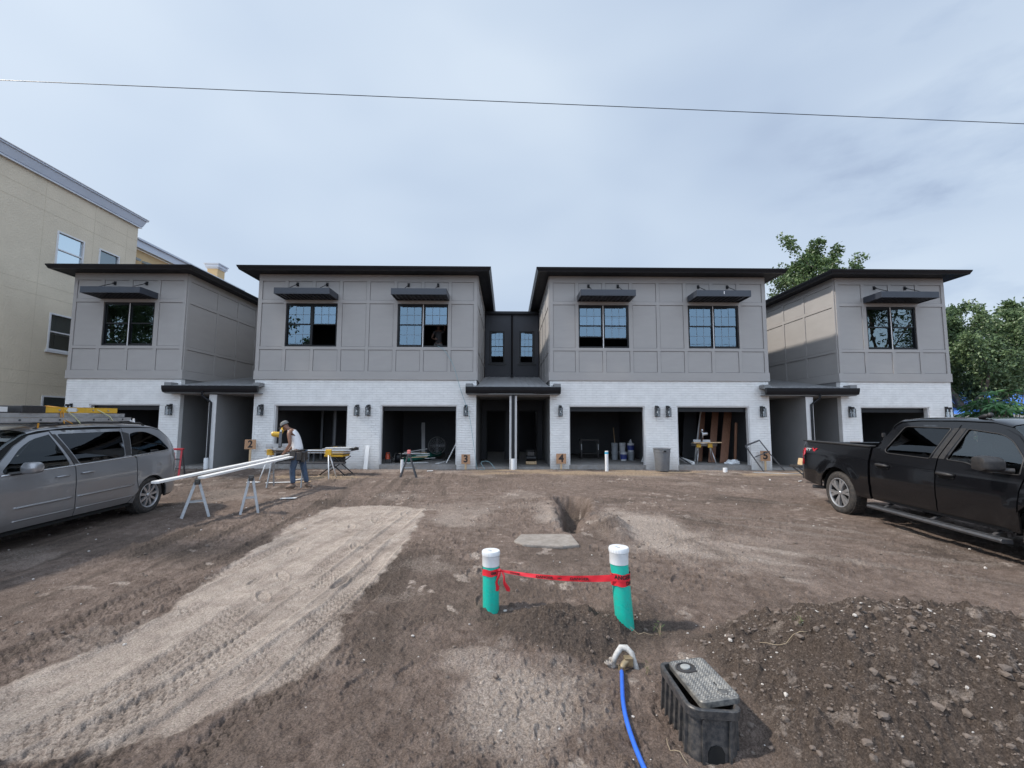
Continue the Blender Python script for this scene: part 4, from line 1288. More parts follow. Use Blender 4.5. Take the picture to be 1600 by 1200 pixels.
def skin(poly, holes, wf, side, off=0.0, step=.07, thick=.025, mb=None):
    """one pressed side panel: polygon in (u, z) wrapped on the body's half width wf(u, z)"""
    mb = mb or MB()
    po = dens(poly, step); hs = [dens(h, step) for h in holes]
    pts = [Vector(p) for p in po]; edges = [(i, (i + 1) % len(po)) for i in range(len(po))]
    for h in hs:
        o = len(pts); pts += [Vector(p) for p in h]; edges += [(o + i, o + (i + 1) % len(h)) for i in range(len(h))]
    us = [p[0] for p in po]; zs = [p[1] for p in po]
    nu = int((max(us) - min(us)) / step); nz = int((max(zs) - min(zs)) / step)
    allb = [np.array(po)] + [np.array(h) for h in hs]; B = np.concatenate(allb)
    for i in range(1, nu + 1):
        for j in range(1, nz + 1):
            x = min(us) + i * step; y = min(zs) + j * step
            if np.min(np.hypot(B[:, 0] - x, B[:, 1] - y)) < step * .45: continue
            if inpoly(x, y, po) and not any(inpoly(x, y, h) for h in hs): pts.append(Vector((x, y)))
    r = delaunay_2d_cdt(pts, edges, [], 0, 1e-5)
    vs, fs, ed = r[0], r[2], r[1]
    tri = []
    for f in fs:
        c = sum((vs[i] for i in f), Vector((0, 0))) / len(f)
        if inpoly(c.x, c.y, po) and not any(inpoly(c.x, c.y, h) for h in hs): tri.append(tuple(f))
    base = len(mb.v)
    for v in vs: mb.v.append((v.x, side * (wf(v.x, v.y) + off), v.y))
    for f in tri: mb.f.append(tuple(i + base for i in f)); mb.m.append(mb.mi)
    if thick:
        cnt = {}
        for f in tri:
            for k in range(len(f)):
                e_ = (f[k], f[(k + 1) % len(f)]); cnt[tuple(sorted(e_))] = cnt.get(tuple(sorted(e_)), 0) + 1
        be = [e_ for e_, c in cnt.items() if c == 1]
        idx = {}
        for e_ in be:
            for i in e_:
                if i not in idx:
                    idx[i] = len(mb.v); v = vs[i]; mb.v.append((v.x, side * (wf(v.x, v.y) + off - thick), v.y))
        for a, b in be:
            mb.f.append((a + base, b + base, idx[b], idx[a])); mb.m.append(mb.mi)
    return mb

def band(line, wf, crown, p=3.0, n=14, mb=None, off=0.0, margin=0.0):
    """panel running across the body over an outline segment (roof, hood, windscreen ...)"""
    mb = mb or MB(); L = dens(line, .08, False); m = len(L); base = len(mb.v)
    ts = [-1, -.985, -.95, -.88] + [-.75 + 1.5 * k / n for k in range(n + 1)] + [.88, .95, .985, 1]
    for i, (u, z) in enumerate(L):
        a = Vector(L[max(0, i - 1)]); b = Vector(L[min(m - 1, i + 1)]); d = (b - a).normalized(); nn = Vector((-d.y, d.x))
        if nn.y < -1e-6 and False: nn = -nn
        w = wf(u, z) - margin
        for t in ts:
            o = crown * ((1 - abs(t) ** p) ** .6) + off
            mb.v.append((u + nn.x * o, w * t, z + nn.y * o))
    k = len(ts)
    for i in range(m - 1):
        for j in range(k - 1):
            mb.f.append((base + i * k + j, base + i * k + j + 1, base + (i + 1) * k + j + 1, base + (i + 1) * k + j)); mb.m.append(mb.mi)
    return mb

def wheel(parent, x, side, half, r, rim_r, wid, style):
    """tyre + alloy; side = +1/-1, outer face flush with half"""
    yo = side * half
    def Y(d): return yo - side * d       # d metres inboard of the outer face
    e = bpy.data.objects.new('wheel', None); COL.objects.link(e); e.parent = parent; e.location = (x, 0, r)
    mb = MB()
    pr = [(rim_r, .012), (rim_r + .012, .004), (rim_r + (r - rim_r) * .45, -.008), (r - .035, .002), (r - .012, .022), (r, .045),
          (r, wid - .045), (r - .012, wid - .022), (r - .035, wid), (rim_r, wid - .01), (rim_r, .012)]
    mb.lathe([(a, Y(b)) for a, b in pr], axis='Y', n=48)
    # tread blocks
    for k in range(52):
        a = 2 * pi * k / 52
        for (d0, d1, ph) in ((.035, .085, 0), (.10, wid - .10, .5), (wid - .085, wid - .035, 0)):
            aa = a + ph * 2 * pi / 52
            c = Vector((cos(aa), 0, sin(aa))); tdir = Vector((-sin(aa), 0, cos(aa)))
            p0 = c * (r + .0005) + Vector((0, Y(d0), 0)); p1 = c * (r + .0005) + Vector((0, Y(d1), 0))
            hw = tdir * (pi * r / 52 * .72); cc = c * .006
            mb.add([p0 - hw - cc * 2, p0 + hw - cc * 2, p1 + hw - cc * 2, p1 - hw - cc * 2, p0 - hw + cc, p0 + hw + cc, p1 + hw + cc, p1 - hw + cc],
                   [(4, 5, 6, 7), (0, 1, 5, 4), (1, 2, 6, 5), (2, 3, 7, 6), (3, 0, 4, 7)])
    ty = mb.build('tyre', 'tyre', e, smooth=True, auto=35)
    mb = MB(); mb.mi = 0
    mb.lathe([(a, Y(b)) for a, b in ((rim_r + .004, .0), (rim_r - .006, -.004), (rim_r - .022, .006), (rim_r - .028, .03))], axis='Y', n=48)
    mb.mi = 1
    mb.lathe([(a, Y(b)) for a, b in ((rim_r - .028, .03), (rim_r - .035, .13), (.001, .15))], axis='Y', n=48)
    mb.mi = 0
    n, (w0, w1), tw = style
    for k in range(n):
        for s in ((-1, 1) if tw else (0,)):
            a = 2 * pi * k / n + .2
            r0, r1 = .045, rim_r - .02
            def pt(rr, ang, d): return Vector((rr * cos(ang), Y(d), rr * sin(ang)))
            ao = a + s * tw; ai = a + s * tw * .55
            pts = []
            for (rr, ang, ww, d) in ((r0, ai, w0, .018), ((r0 + r1) / 2, (ai + ao) / 2, (w0 + w1) / 2 * .9, .008), (r1, ao, w1, .012)):
                tv = Vector((-sin(ang), 0, cos(ang))) * ww / 2
                c = pt(rr, ang, d); cb = pt(rr, ang, d + .045)
                pts += [c - tv, c + tv, cb + tv * 1.2, cb - tv * 1.2]
            fs = []
            for i in (0, 4):
                for q in range(4): fs.append((i + q, i + (q + 1) % 4, i + 4 + (q + 1) % 4, i + 4 + q))
            fs += [(0, 3, 2, 1), (8, 9, 10, 11)]
            mb.add(pts, fs)
    mb.lathe([(.001, Y(.0)), (.03, Y(.002)), (.038, Y(.012)), (.055, Y(.016)), (.062, Y(.05)), (.062, Y(.14))], axis='Y', n=24)
    for k in range(5):
        a = 2 * pi * k / 5; mb.mi = 1
        mb.lathe([(.001, Y(.013)), (.009, Y(.013)), (.010, Y(.03))], (.048 * cos(a), 0, .048 * sin(a)), axis='Y', n=8)
    mb.build('rim', ['rim', 'rim_dark'], e, smooth=True, auto=40)
    return e

def archpts(cx, cz, r, a0, a1, n=18):
    return [(cx + r * cos(a0 + (a1 - a0) * k / n), cz + r * sin(a0 + (a1 - a0) * k / n)) for k in range(n + 1)]

def seat_pair(t, u, z=.55, n=2, wid=.42, lo=False):
    for s in (-1, 1):
        m = MB()
        y = s * .38
        m.box(u, y - wid / 2, z, u + .48, y + wid / 2, z + .18)
        m.add([(u + .02, y - wid / 2, z + .15), (u + .14, y - wid / 2, z + .15), (u - .05, y - wid / 2 + .03, z + .72), (u - .14, y - wid / 2 + .03, z + .70),
               (u + .02, y + wid / 2, z + .15), (u + .14, y + wid / 2, z + .15), (u - .05, y + wid / 2 - .03, z + .72), (u - .14, y + wid / 2 - .03, z + .70)],
              [(0, 1, 2, 3), (7, 6, 5, 4), (0, 4, 5, 1), (1, 5, 6, 2), (2, 6, 7, 3), (3, 7, 4, 0)])
        m.box(u - .16, y - .13, z + .75, u - .06, y + .13, z + .93)
        m.build('seat', 'seat', t, bevel=.03)

# ---------------------------------------------------------------- black crew cab pickup
du = 0.045
trk = thing('pickup_truck', 'black crew cab pickup truck parked nose toward the street on the right', 'pickup truck', (7.62, 8.88, -0.012),
            rot=(0, .016, atan2(-1, -du)))
TW = {}
def tw(u, z):
    """pickup half width"""
    w = 1.0
    if z < .62: w -= .10 * ((.62 - z) / .25) ** 2 * .6
    w -= .020 * (1 - math.exp(-((z - .66) / .03) ** 2)) if z < .66 and False else 0
    if z > .66: w += .012 * min(1, (z - .66) / .03)
    if .88 < z: w -= .018 * min(1, (z - .88) / .3)
    if z > 1.12: w -= .05 * ((z - 1.12) / .2) if z < 1.32 else .05
    if z > 1.32: w -= .235 * ((z - 1.32) / .5) ** 1.06
    if u < -1.0: w -= .09 * min(1.3, ((-1.0 - u) / .22)) ** 2
    if u > 4.0: w -= .30 * ((u - 4.0) / .6) ** 2
    # flared arches
    for cx in (0, 3.68):
        d = hypot(u - cx, z - .42)
        if d < .68 and z < 1.1: w += .022 * max(0, min(1, (.68 - d) / .12))
    return w
R_A = .50
arch_r = archpts(0, .42, R_A, pi - .10, .10)          # rear to front over the top
arch_f = archpts(3.68, .42, R_A, pi - .10, .10)
bed_poly = [(-1.20, .56), (-1.22, .75), (-1.19, 1.28), (-1.13, 1.40), (.815, 1.385), (.81, .44)] + [(.52, .44)] + arch_r[::-1] + [(-.52, .47), (-.75, .48)]
cab_rear = [(.835, .44), (.835, 1.36), (.90, 1.40), (1.13, 1.78), (1.22, 1.845), (1.5, 1.87)]
win_r = fillet([(1.14, 1.345), (1.20, 1.30), (2.02, 1.285), (2.19, 1.76), (1.36, 1.765)], [.04, .03, .03, .04, .06])
win_f = fillet([(2.30, 1.295), (2.62, 1.285), (2.86, 1.19), (3.30, 1.20), (3.31, 1.40), (3.10, 1.62), (2.94, 1.70), (2.45, 1.755)], [.03, .1, .1, .02, .06, .1, .08, .03])
door_r = [(.99, .50), (.99, 1.30), (1.06, 1.40), (1.30, 1.80), (2.31, 1.812), (2.145, 1.27), (2.135, .50)]
door_f = [(2.150, .50), (2.16, 1.27), (2.325, 1.812), (2.95, 1.775), (3.14, 1.69), (3.36, 1.48), (3.375, 1.22), (3.30, 1.0), (3.27, .50)]
roofline = [(.84, 1.37), (.91, 1.40), (1.13, 1.78), (1.22, 1.845), (1.55, 1.872), (2.2, 1.878), (2.75, 1.86), (3.02, 1.80)]
def offs(poly, d):
    """shrink a polygon a little, to leave shut lines"""
    c = Vector((sum(p[0] for p in poly) / len(poly), sum(p[1] for p in poly) / len(poly))); out = []
    n = len(poly)
    for i in range(n):
        p = Vector(poly[i]); a = Vector(poly[i - 1]); b = Vector(poly[(i + 1) % n])
        e1 = (p - a); e2 = (b - p)
        if e1.length < 1e-6 or e2.length < 1e-6: out.append(tuple(p)); continue
        n1 = Vector((-e1.y, e1.x)).normalized(); n2 = Vector((-e2.y, e2.x)).normalized(); nn = (n1 + n2)
        if nn.length < .2: out.append(tuple(p)); continue
        nn.normalize()
        area = sum(poly[k][0] * poly[(k + 1) % n][1] - poly[(k + 1) % n][0] * poly[k][1] for k in range(n))
        s = 1 if area > 0 else -1
        out.append(tuple(p + nn * d * s))
    return out
tprof = [(.84, .44), (.84, 1.37), (.91, 1.40), (1.13, 1.78), (1.22, 1.845), (1.55, 1.872), (2.2, 1.878), (2.75, 1.86), (3.02, 1.80), (3.30, 1.60), (3.70, 1.28), (3.74, 1.22), (4.30, 1.19), (4.52, 1.12), (4.60, .95), (4.62, .52), (4.3, .45)] + [(4.2, .44)] + arch_f[::-1] + [(3.16, .44)]
for sd in (-1, 1):
    mb = skin(bed_poly, [], tw, sd)
    mb.build('bed_side', 'black_paint', trk, smooth=True, auto=35)
    # cab side frame with apertures, a dark layer behind the shut lines
    mb = skin(tprof, [win_r, win_f], tw, sd, off=-.022)
    mb.build('cab_side', ['black_paint'], trk, smooth=True, auto=35)
    fen = [(3.39, .50), (3.39, 1.22), (3.30, 1.0)][:0]
    mb = skin(offs([(3.285, .47), (3.31, 1.0), (3.39, 1.22), (3.68, 1.235), (4.30, 1.19), (4.5, 1.10), (4.55, .9), (4.4, .88), (4.2, .50)] + [(4.18, .47)] + arch_f[::-1] + [(3.18, .47)][:0], .003), [], tw, sd)
    mb.build('fender', 'black_paint', trk, smooth=True, auto=35)
    for nm, dp, wn_, hx in (('rear_door', door_r, win_r, 1.02), ('front_door', door_f, win_f, 2.19)):
        d = skin(offs(dp, .004), [wn_], tw, sd).build(nm, 'black_paint', trk, smooth=True, auto=35)
        g = skin(offs(wn_, .004), [], tw, sd, off=-.012, thick=0)
        g.build('side_window', 'tint' if nm == 'rear_door' else 'auto_glass', d, smooth=True)
        # window surround
        ring = MB(); po = dens(wn_, .05)
        ring.tube([(u, sd * (tw(u, z) + .001), z) for u, z in po] + [(po[0][0], sd * (tw(*po[0]) + .001), po[0][1])], .009, 6)
        ring.build('window_trim', 'car_black', d, smooth=True)
        h = MB(); yy = sd * (tw(hx + .1, 1.08) + .0)
        h.tube([(hx + .02, yy, 1.085), (hx + .03, yy + sd * .035, 1.09), (hx + .10, yy + sd * .045, 1.09), (hx + .20, yy + sd * .045, 1.087), (hx + .255, yy + sd * .03, 1.083), (hx + .265, yy, 1.08)], [.016, .022, .026, .026, .022, .016], 8)
        h.mi = 1; h.tube([(hx + .02, yy, 1.045), (hx + .26, yy, 1.040)], .022, 8)
        h.build('handle', ['car_black', 'gap'], d, smooth=True)
    # B pillar cover, satin black
    p = MB(); skin([(2.06, 1.30), (2.225, 1.765), (2.305, 1.768), (2.145, 1.30)], [], tw, sd, off=.003, thick=.008, mb=p)
    p.build('pillar_cover', 'car_black', trk); p = MB()
    skin([(2.165, 1.30), (2.330, 1.765), (2.42, 1.762), (2.255, 1.30)], [], tw, sd, off=.003, thick=.008, mb=p)
    p.build('pillar_cover', 'car_black', trk)
    # running board
    r = MB(); yb_ = sd * .99
    r.prism([(yb_ - sd * .02, .36), (yb_ + sd * .12, .365), (yb_ + sd * .135, .34), (yb_ + sd * .12, .31), (yb_ - sd * .02, .30)], 0, .90, 3.16)
    for k in range(22): r.box(1.0 + k * .095, yb_ + sd * .02, .3655, 1.05 + k * .095, yb_ + sd * .11, .372)
    for u in (1.1, 2.0, 2.9): r.beam((u, yb_, .33), (u, sd * .75, .45), .05, .03)
    r.build('running_board', 'dark_steel', trk, bevel=.004)
    # mirror
    m = MB(); y0 = sd * (tw(3.2, 1.25) + .02)
    prf = fillet([(2.99, 1.235), (2.995, 1.385), (3.03, 1.42), (3.16, 1.415), (3.20, 1.37), (3.20, 1.24), (3.12, 1.215)], .03)
    nP = len(prf)
    for yy, s_, du_ in ((.06, .80, .03), (.075, .95, .01), (.15, 1.03, 0), (.24, 1.0, -.01), (.285, .88, -.015), (.295, .6, -.015)):
        for (a, b) in prf: m.v.append((3.10 + (a - 3.10) * s_ + du_, y0 + sd * yy, 1.315 + (b - 1.315) * s_))
    for i in range(5):
        for k in range(nP): m.f.append((i * nP + k, i * nP + (k + 1) % nP, (i + 1) * nP + (k + 1) % nP, (i + 1) * nP + k)); m.m.append(0)
    m.f.append(tuple(range(nP))); m.m.append(0); m.f.append(tuple(range(5 * nP, 6 * nP))); m.m.append(0)
    m.tube([(3.22, y0 - sd * .03, 1.24), (3.15, y0 + sd * .06, 1.245), (3.12, y0 + sd * .12, 1.26)], .035, 8)
    m.build('side_mirror', 'car_black', trk, smooth=True, auto=50)
    # tail lamp
    tl = MB(); skin(fillet([(-1.245, .87), (-1.235, 1.22), (-1.00, 1.23), (-.995, 1.10), (-1.09, 1.04), (-1.04, .93), (-1.05, .87)], .02), [], lambda u, z: tw(u, z), sd, off=.006, thick=.02, mb=tl)
    tl.mi = 1; skin([(-1.22, 1.10), (-1.21, 1.18), (-1.15, 1.18), (-1.15, 1.10)], [], lambda u, z: tw(u, z), sd, off=.009, thick=.004, mb=tl)
    tl.build('tail_light', ['tail_red', 'car_black'], trk, smooth=True, auto=40)
    wheel(trk, 0, sd, .985, .415, .285, .27, (6, (.030, .062), .17))
    wheel(trk, 3.68, sd, .985, .415, .285, .27, (6, (.030, .062), .17))
    # wheel well liner
    ap = archpts(0, .42, .49, pi, 0, 14)
    for cx in (0, 3.68):
        l = MB(); o = len(l.v)
        for (a, b) in ap: l.v.append((a + cx, sd * .96, b)); l.v.append((a + cx, sd * .55, b))
        for k in range(len(ap) - 1): l.f.append((o + 2 * k, o + 2 * k + 1, o + 2 * k + 3, o + 2 * k + 2)); l.m.append(0)
        l.add([(cx + a, sd * .56, b) for a, b in ap], [tuple(range(len(ap)))])
        l.build('wheel_liner', 'gap', trk)
# over the top
mb = band([(.84, 1.37), (.91, 1.40), (.96, 1.48)], tw, .01); band([(1.10, 1.72), (1.13, 1.78), (1.22, 1.845), (1.55, 1.872), (2.2, 1.878), (2.75, 1.86), (3.02, 1.80)], tw, .055, 5, mb=mb)
band([(3.70, 1.285), (3.74, 1.22), (4.30, 1.19), (4.52, 1.12), (4.60, .95)], tw, .045, 4, mb=mb)
mb.build('roof_and_hood', 'black_paint', trk, smooth=True, auto=50)
band([(3.02, 1.80), (3.30, 1.60), (3.70, 1.285)], tw, .06, 3, margin=.02).build('windshield', 'auto_glass', trk, smooth=True)
band([(.96, 1.48), (1.10, 1.72)], tw, .008, 3, margin=.12).build('rear_window', 'tint', trk, smooth=True)
band([(4.60, .95), (4.62, .52), (4.3, .45)], tw, .05, 3).build('grille_and_bumper', 'car_black', trk, smooth=True)
for sd in (-1, 1):
    m = MB(); m.add([(4.50, sd * .62, .90), (4.40, sd * .84, .90), (4.38, sd * .85, 1.08), (4.53, sd * .60, 1.08), (4.69, sd * .62, .90), (4.52, sd * .88, .90), (4.50, sd * .88, 1.08), (4.70, sd * .60, 1.08)], [(0, 1, 2, 3), (4, 5, 6, 7), (0, 1, 5, 4), (1, 2, 6, 5), (2, 3, 7, 6), (3, 0, 4, 7)])
    m.build('headlight', 'lamp_clear', trk, bevel=.02)
m = MB(); m.box(4.55, -.56, .66, 4.70, .56, 1.08)
for z in (.74, .84, .94, 1.03): m.box(4.701, -.54, z - .02, 4.72, .54, z + .02)
m.build('grille', 'car_black', trk, bevel=.01)
m = MB(); m.box(4.50, -.92, .42, 4.76, .92, .64); m.build('front_bumper', 'car_black', trk, bevel=.05)
mb = MB(); mb.box(-1.14, -.86, .56, -1.07, .86, 1.36)
mb.build('tailgate', 'black_paint', trk, bevel=.015)
mb = MB()     # bed: floor, inner walls, cap rails
mb.box(-1.06, -.80, .80, .80, .80, .84); mb.box(.74, -.86, .5, .80, .86, 1.37)
for sd in (-1, 1):
    mb.box(-1.06, sd * .80, .80, .74, sd * .78, 1.36)
    mb.box(-1.14, sd * .79, 1.372, .80, sd * .945, 1.40)
mb.build('truck_bed', 'car_black', trk, bevel=.006)
mb = MB(); mb.box(-1.34, -.88, .52, -1.13, .88, .74); mb.box(-1.25, -.5, .46, -1.1, .5, .52)
mb.build('rear_bumper', 'car_black', trk, bevel=.02)
mb = MB(); mb.box(-1.0, -.5, .42, 4.3, .5, .56); mb.box(.85, -.93, .46, 3.3, .93, .50)
mb.lathe([(.12, -.6), (.12, .6)], (0, 0, .42), axis='Y', n=12)
mb.build('chassis', 'gap', trk)
mb = MB(); mb.tube([(-.55, -.70, .42), (-.80, -.82, .40), (-.93, -.90, .395)], [.03, .035, .04], 10); mb.build('exhaust_pipe', 'dark_steel', trk, smooth=True)
mb = MB(); mb.box(3.2, -.80, .9, 3.6, .80, 1.22); mb.lathe([(.17, -.02), (.19, 0), (.17, .02)], (3.1, .38, 1.12), axis='X', n=20); mb.build('dashboard', 'seat', trk)
seat_pair(trk, 2.35, .62); seat_pair(trk, 1.35, .62)
mb = MB(); mb.tube([(2.42, -.55, 1.925), (2.50, -.55, 1.945), (2.60, -.55, 1.955)], [.022, .035, .012], 8); mb.tube([(2.55, -.55, 1.93), (2.59, -.55, 1.985)], .03, 8); mb.build('roof_antenna', 'car_black', trk, smooth=True)
mb = MB(); mb.tube([(.70, -.6, 1.30), (.70, -.6, 1.58)], .012, 6); mb.tube([(.70, -.6, 1.56), (.70, -.6, 1.63)], .03, 8); mb.build('bed_post', 'car_black', trk)
# side badge on the bed: sloped letters
def text_mesh(s, size, mat_, name, parent, mtx, extrude=.001, shear=0.0, bold=0.0, font_scale=(1, 1)):
    c = bpy.data.curves.new(name, 'FONT'); c.body = s; c.size = size; c.align_x = 'CENTER'; c.align_y = 'CENTER'
    c.extrude = extrude; c.shear = shear; c.offset = bold
    o = bpy.data.objects.new(name + '_c', c); COL.objects.link(o)
    dg = bpy.context.evaluated_depsgraph_get()
    me = bpy.data.meshes.new_from_object(o.evaluated_get(dg)); bpy.data.objects.remove(o); bpy.data.curves.remove(c)
    me.transform(mtx); me.materials.clear(); me.materials.append(M[mat_] if isinstance(mat_, str) else mat_)
    ob = bpy.data.objects.new(name, me); COL.objects.link(ob)
    if parent: ob.parent = parent
    return ob
M['badge_grey'] = mat('badge_grey', (.42, .42, .44), .4, var=.02); M['badge_red'] = mat('badge_red', (.55, .03, .05), .4, var=.02)
Rm = Matrix.Rotation(pi / 2, 4, 'X')
yb_ = -(tw(-.8, 1.2) + .004)
text_mesh('ST', .125, 'badge_grey', 'badge', trk, Matrix.Translation((-.93, yb_, 1.185)) @ Rm @ Matrix.Diagonal((1.3, 1, 1, 1)), .002, .3, .005)
text_mesh('X', .15, 'badge_red', 'badge', trk, Matrix.Translation((-.745, yb_, 1.185)) @ Rm @ Matrix.Diagonal((1.5, 1, 1, 1)), .002, .3, .006)

# ---------------------------------------------------------------- silver minivan
van = thing('minivan', 'silver grey minivan carrying ladders on its roof, parked at the left edge', 'minivan', (-7.93, 8.80, -0.004),
            rot=(0, .014, atan2(-1, .035)))
def vw(u, z):
    w = .985
    if z < .45: w -= .055 * ((.45 - z) / .2) ** 2
    if z > .40 and z < .47: w -= .0
    if z > .80: w -= .03 * min(1, (z - .80) / .3) ** 1.5
    if z > 1.10: w -= .27 * ((z - 1.10) / .55) ** 1.25
    if u < -.45: w -= .30 * ((-.45 - u) / .55) ** 2.2
    if u > 3.35: w -= .36 * ((u - 3.35) / .65) ** 1.8
    for cx in (0, 3.08):
        d = hypot(u - cx, z - .34)
        if d < .52 and z < .9: w += .020 * max(0, min(1, (.52 - d) / .10))
    return w
va_r = archpts(0, .34, .395, pi - .05, .05); va_f = archpts(3.08, .34, .395, pi - .05, .05)
vprof = [(-.93, .30), (-1.0, .40), (-1.02, .62), (-.985, .90), (-.90, 1.12), (-.70, 1.42), (-.50, 1.60), (-.30, 1.655), (.2, 1.685), (.9, 1.70), (1.5, 1.69), (1.95, 1.655), (2.2, 1.60), (2.45, 1.48), (2.80, 1.27), (3.10, 1.08), (3.2, 1.03), (3.75, .88), (3.95, .72), (4.0, .45), (3.9, .28)] + [(3.5, .26)] + va_f[::-1] + [(2.68, .235), (.40, .235)] + va_r[::-1] + [(-.42, .27)]
vwin3 = fillet([(-.53, 1.20), (.12, 1.165), (.46, 1.155), (.30, 1.55), (.10, 1.585), (-.12, 1.575), (-.36, 1.46)], [.05, .05, .04, .05, .1, .14, .1])
vwin2 = fillet([(.60, 1.15), (1.50, 1.115), (1.68, 1.60), (.46, 1.605)], [.05, .05, .05, .05])
vwin1 = fillet([(1.66, 1.108), (2.62, 1.085), (2.64, 1.13), (2.33, 1.41), (2.10, 1.535), (1.80, 1.60), (1.80, 1.60)], [.04, .03, .04, .1, .1, .03, .0])
vd1 = [(1.580, .30), (1.585, 1.05), (1.78, 1.645), (2.10, 1.60), (2.38, 1.455), (2.70, 1.20), (2.72, .95), (2.68, .60), (2.66, .30)]
vd2 = [(.52, .30), (.34, .50), (.36, .70), (.36, 1.10), (.52, 1.20), (.42, 1.655), (1.765, 1.655), (1.572, 1.05), (1.567, .30)]
vq = [(-.90, .32), (-.98, .45), (-1.0, .62), (-.97, .90), (-.885, 1.12), (-.69, 1.41), (-.49, 1.59), (-.30, 1.645), (.405, 1.665), (.50, 1.21), (.345, 1.105), (.345, .70), (.33, .50), (.50, .30), (.40, .27)] + va_r[::-1] + [(-.42, .30)]
vf = [(2.672, .30), (2.692, .60), (2.735, .95), (2.715, 1.20), (2.82, 1.245), (3.12, 1.06), (3.2, 1.02), (3.75, .87), (3.94, .70), (3.98, .45), (3.88, .30), (3.5, .28)] + va_f[::-1]
for sd in (-1, 1):
    skin(vprof, [vwin1, vwin2, vwin3], vw, sd, off=-.02).build('inner_side', 'gap', van, smooth=True, auto=35)
    q = skin(offs(vq, .003), [vwin3], vw, sd).build('rear_quarter', 'silver_paint', van, smooth=True, auto=35)
    g = skin(offs(vwin3, .004), [], vw, sd, off=-.006, thick=0); g.build('side_window', 'tint', q, smooth=True)
    skin(offs(vf, .003), [], vw, sd).build('fender', 'silver_paint', van, smooth=True, auto=35)
    for nm, dp, wn_, hx in (('sliding_door', vd2, vwin2, 1.28), ('front_door', vd1, vwin1, 1.70)):
        d = skin(offs(dp, .003), [wn_], vw, sd).build(nm, 'silver_paint', van, smooth=True, auto=35)
        skin(offs(wn_, .004), [], vw, sd, off=-.006, thick=0).build('side_window', 'tint' if nm == 'sliding_door' else 'auto_glass_dark', d, smooth=True)
        h = MB(); z0 = .955 if nm == 'front_door' else .965; yy = sd * vw(hx, z0)
        h.tube([(hx, yy, z0), (hx + .02, yy + sd * .03, z0), (hx + .10, yy + sd * .038, z0 + .004), (hx + .19, yy + sd * .03, z0), (hx + .21, yy, z0)], [.012, .016, .018, .016, .012], 8)
        h.build('handle', 'silver_paint', d, smooth=True)
        # rub strip and lower crease
        s = MB(); u0, u1 = (dp[0][0] + .03 if nm == 'front_door' else .42, 2.50 if nm == 'front_door' else 1.55)
        n_ = 12
        pts = [(u0 + (u1 - u0) * k / n_, sd * (vw(u0 + (u1 - u0) * k / n_, .60) + .004), .615 - .02 * ((u0 + (u1 - u0) * k / n_) / 2.5)) for k in range(n_ + 1)]
        s.tube(pts, [.004] + [.014] * (n_ - 1) + [.004], 6)
        s.mi = 1; s.tube([(a, b + sd * .004, c + .014) for a, b, c in pts], .004, 5)
        s.build('rub_strip', ['silver_paint', 'chrome'], d, smooth=True)
        s = MB(); pts = [(u0 + (u1 - u0) * k / n_, sd * (vw(u0 + (u1 - u0) * k / n_, .41) - .004), .415) for k in range(n_ + 1)]
        s.tube(pts, .012, 6); s.build('sill_crease', 'silver_paint', d, smooth=True)
    # bright line under the windows, gloss pillars
    s = MB(); L_ = [(-.50, 1.185), (.12, 1.150), (.6, 1.130), (1.56, 1.098), (2.66, 1.068)]
    L2 = dens(L_, .1, False); s.tube([(u, sd * (vw(u, z) + .002), z) for u, z in L2], .008, 6); s.build('window_moulding', 'chrome', van, smooth=True)
    p = MB(); skin([(1.52, 1.125), (1.70, 1.60), (1.775, 1.60), (1.60, 1.125)], [], vw, sd, off=.002, thick=.005, mb=p)
    p.build('pillar_cover', 'car_black', van); p = MB()
    skin([(.47, 1.165), (.31, 1.555), (.45, 1.60), (.59, 1.16)], [], vw, sd, off=.002, thick=.005, mb=p)
    p.build('pillar_cover', 'tint' if False else 'car_black', van)
    m = MB(); y0 = sd * (vw(2.5, 1.12) + .01)
    prf = fillet([(2.30, 1.075), (2.28, 1.17), (2.33, 1.235), (2.46, 1.235), (2.52, 1.17), (2.50, 1.07)], .035); nP = len(prf)
    for yy, s_ in ((.05, .7), (.065, .95), (.13, 1.0), (.20, .97), (.235, .82), (.245, .5)):
        for (a, b) in prf: m.v.append((2.40 + (a - 2.40) * s_ * .8, y0 + sd * yy, 1.15 + (b - 1.15) * s_))
    for i in range(5):
        for k in range(nP): m.f.append((i * nP + k, i * nP + (k + 1) % nP, (i + 1) * nP + (k + 1) % nP, (i + 1) * nP + k)); m.m.append(0)
    m.f.append(tuple(range(nP))); m.m.append(0); m.f.append(tuple(range(5 * nP, 6 * nP))); m.m.append(0)
    m.mi = 1; m.tube([(2.56, y0 - sd * .03, 1.08), (2.45, y0 + sd * .06, 1.09), (2.42, y0 + sd * .12, 1.10)], .026, 8)
    m.build('side_mirror', ['silver_paint', 'car_black'], van, smooth=True, auto=50)
    tl = MB(); skin(fillet([(-.985, .72), (-.90, 1.09), (-.82, 1.12), (-.80, 1.0), (-.87, .74)], .02), [], vw, sd, off=.006, thick=.02, mb=tl); tl.build('tail_light', 'tail_red', van, smooth=True)
    wheel(van, 0, sd, .965, .355, .235, .225, (9, (.040, .050), 0)); wheel(van, 3.08, sd, .965, .355, .235, .225, (9, (.040, .050), 0))
    ap = archpts(0, .34, .39, pi, 0, 14)
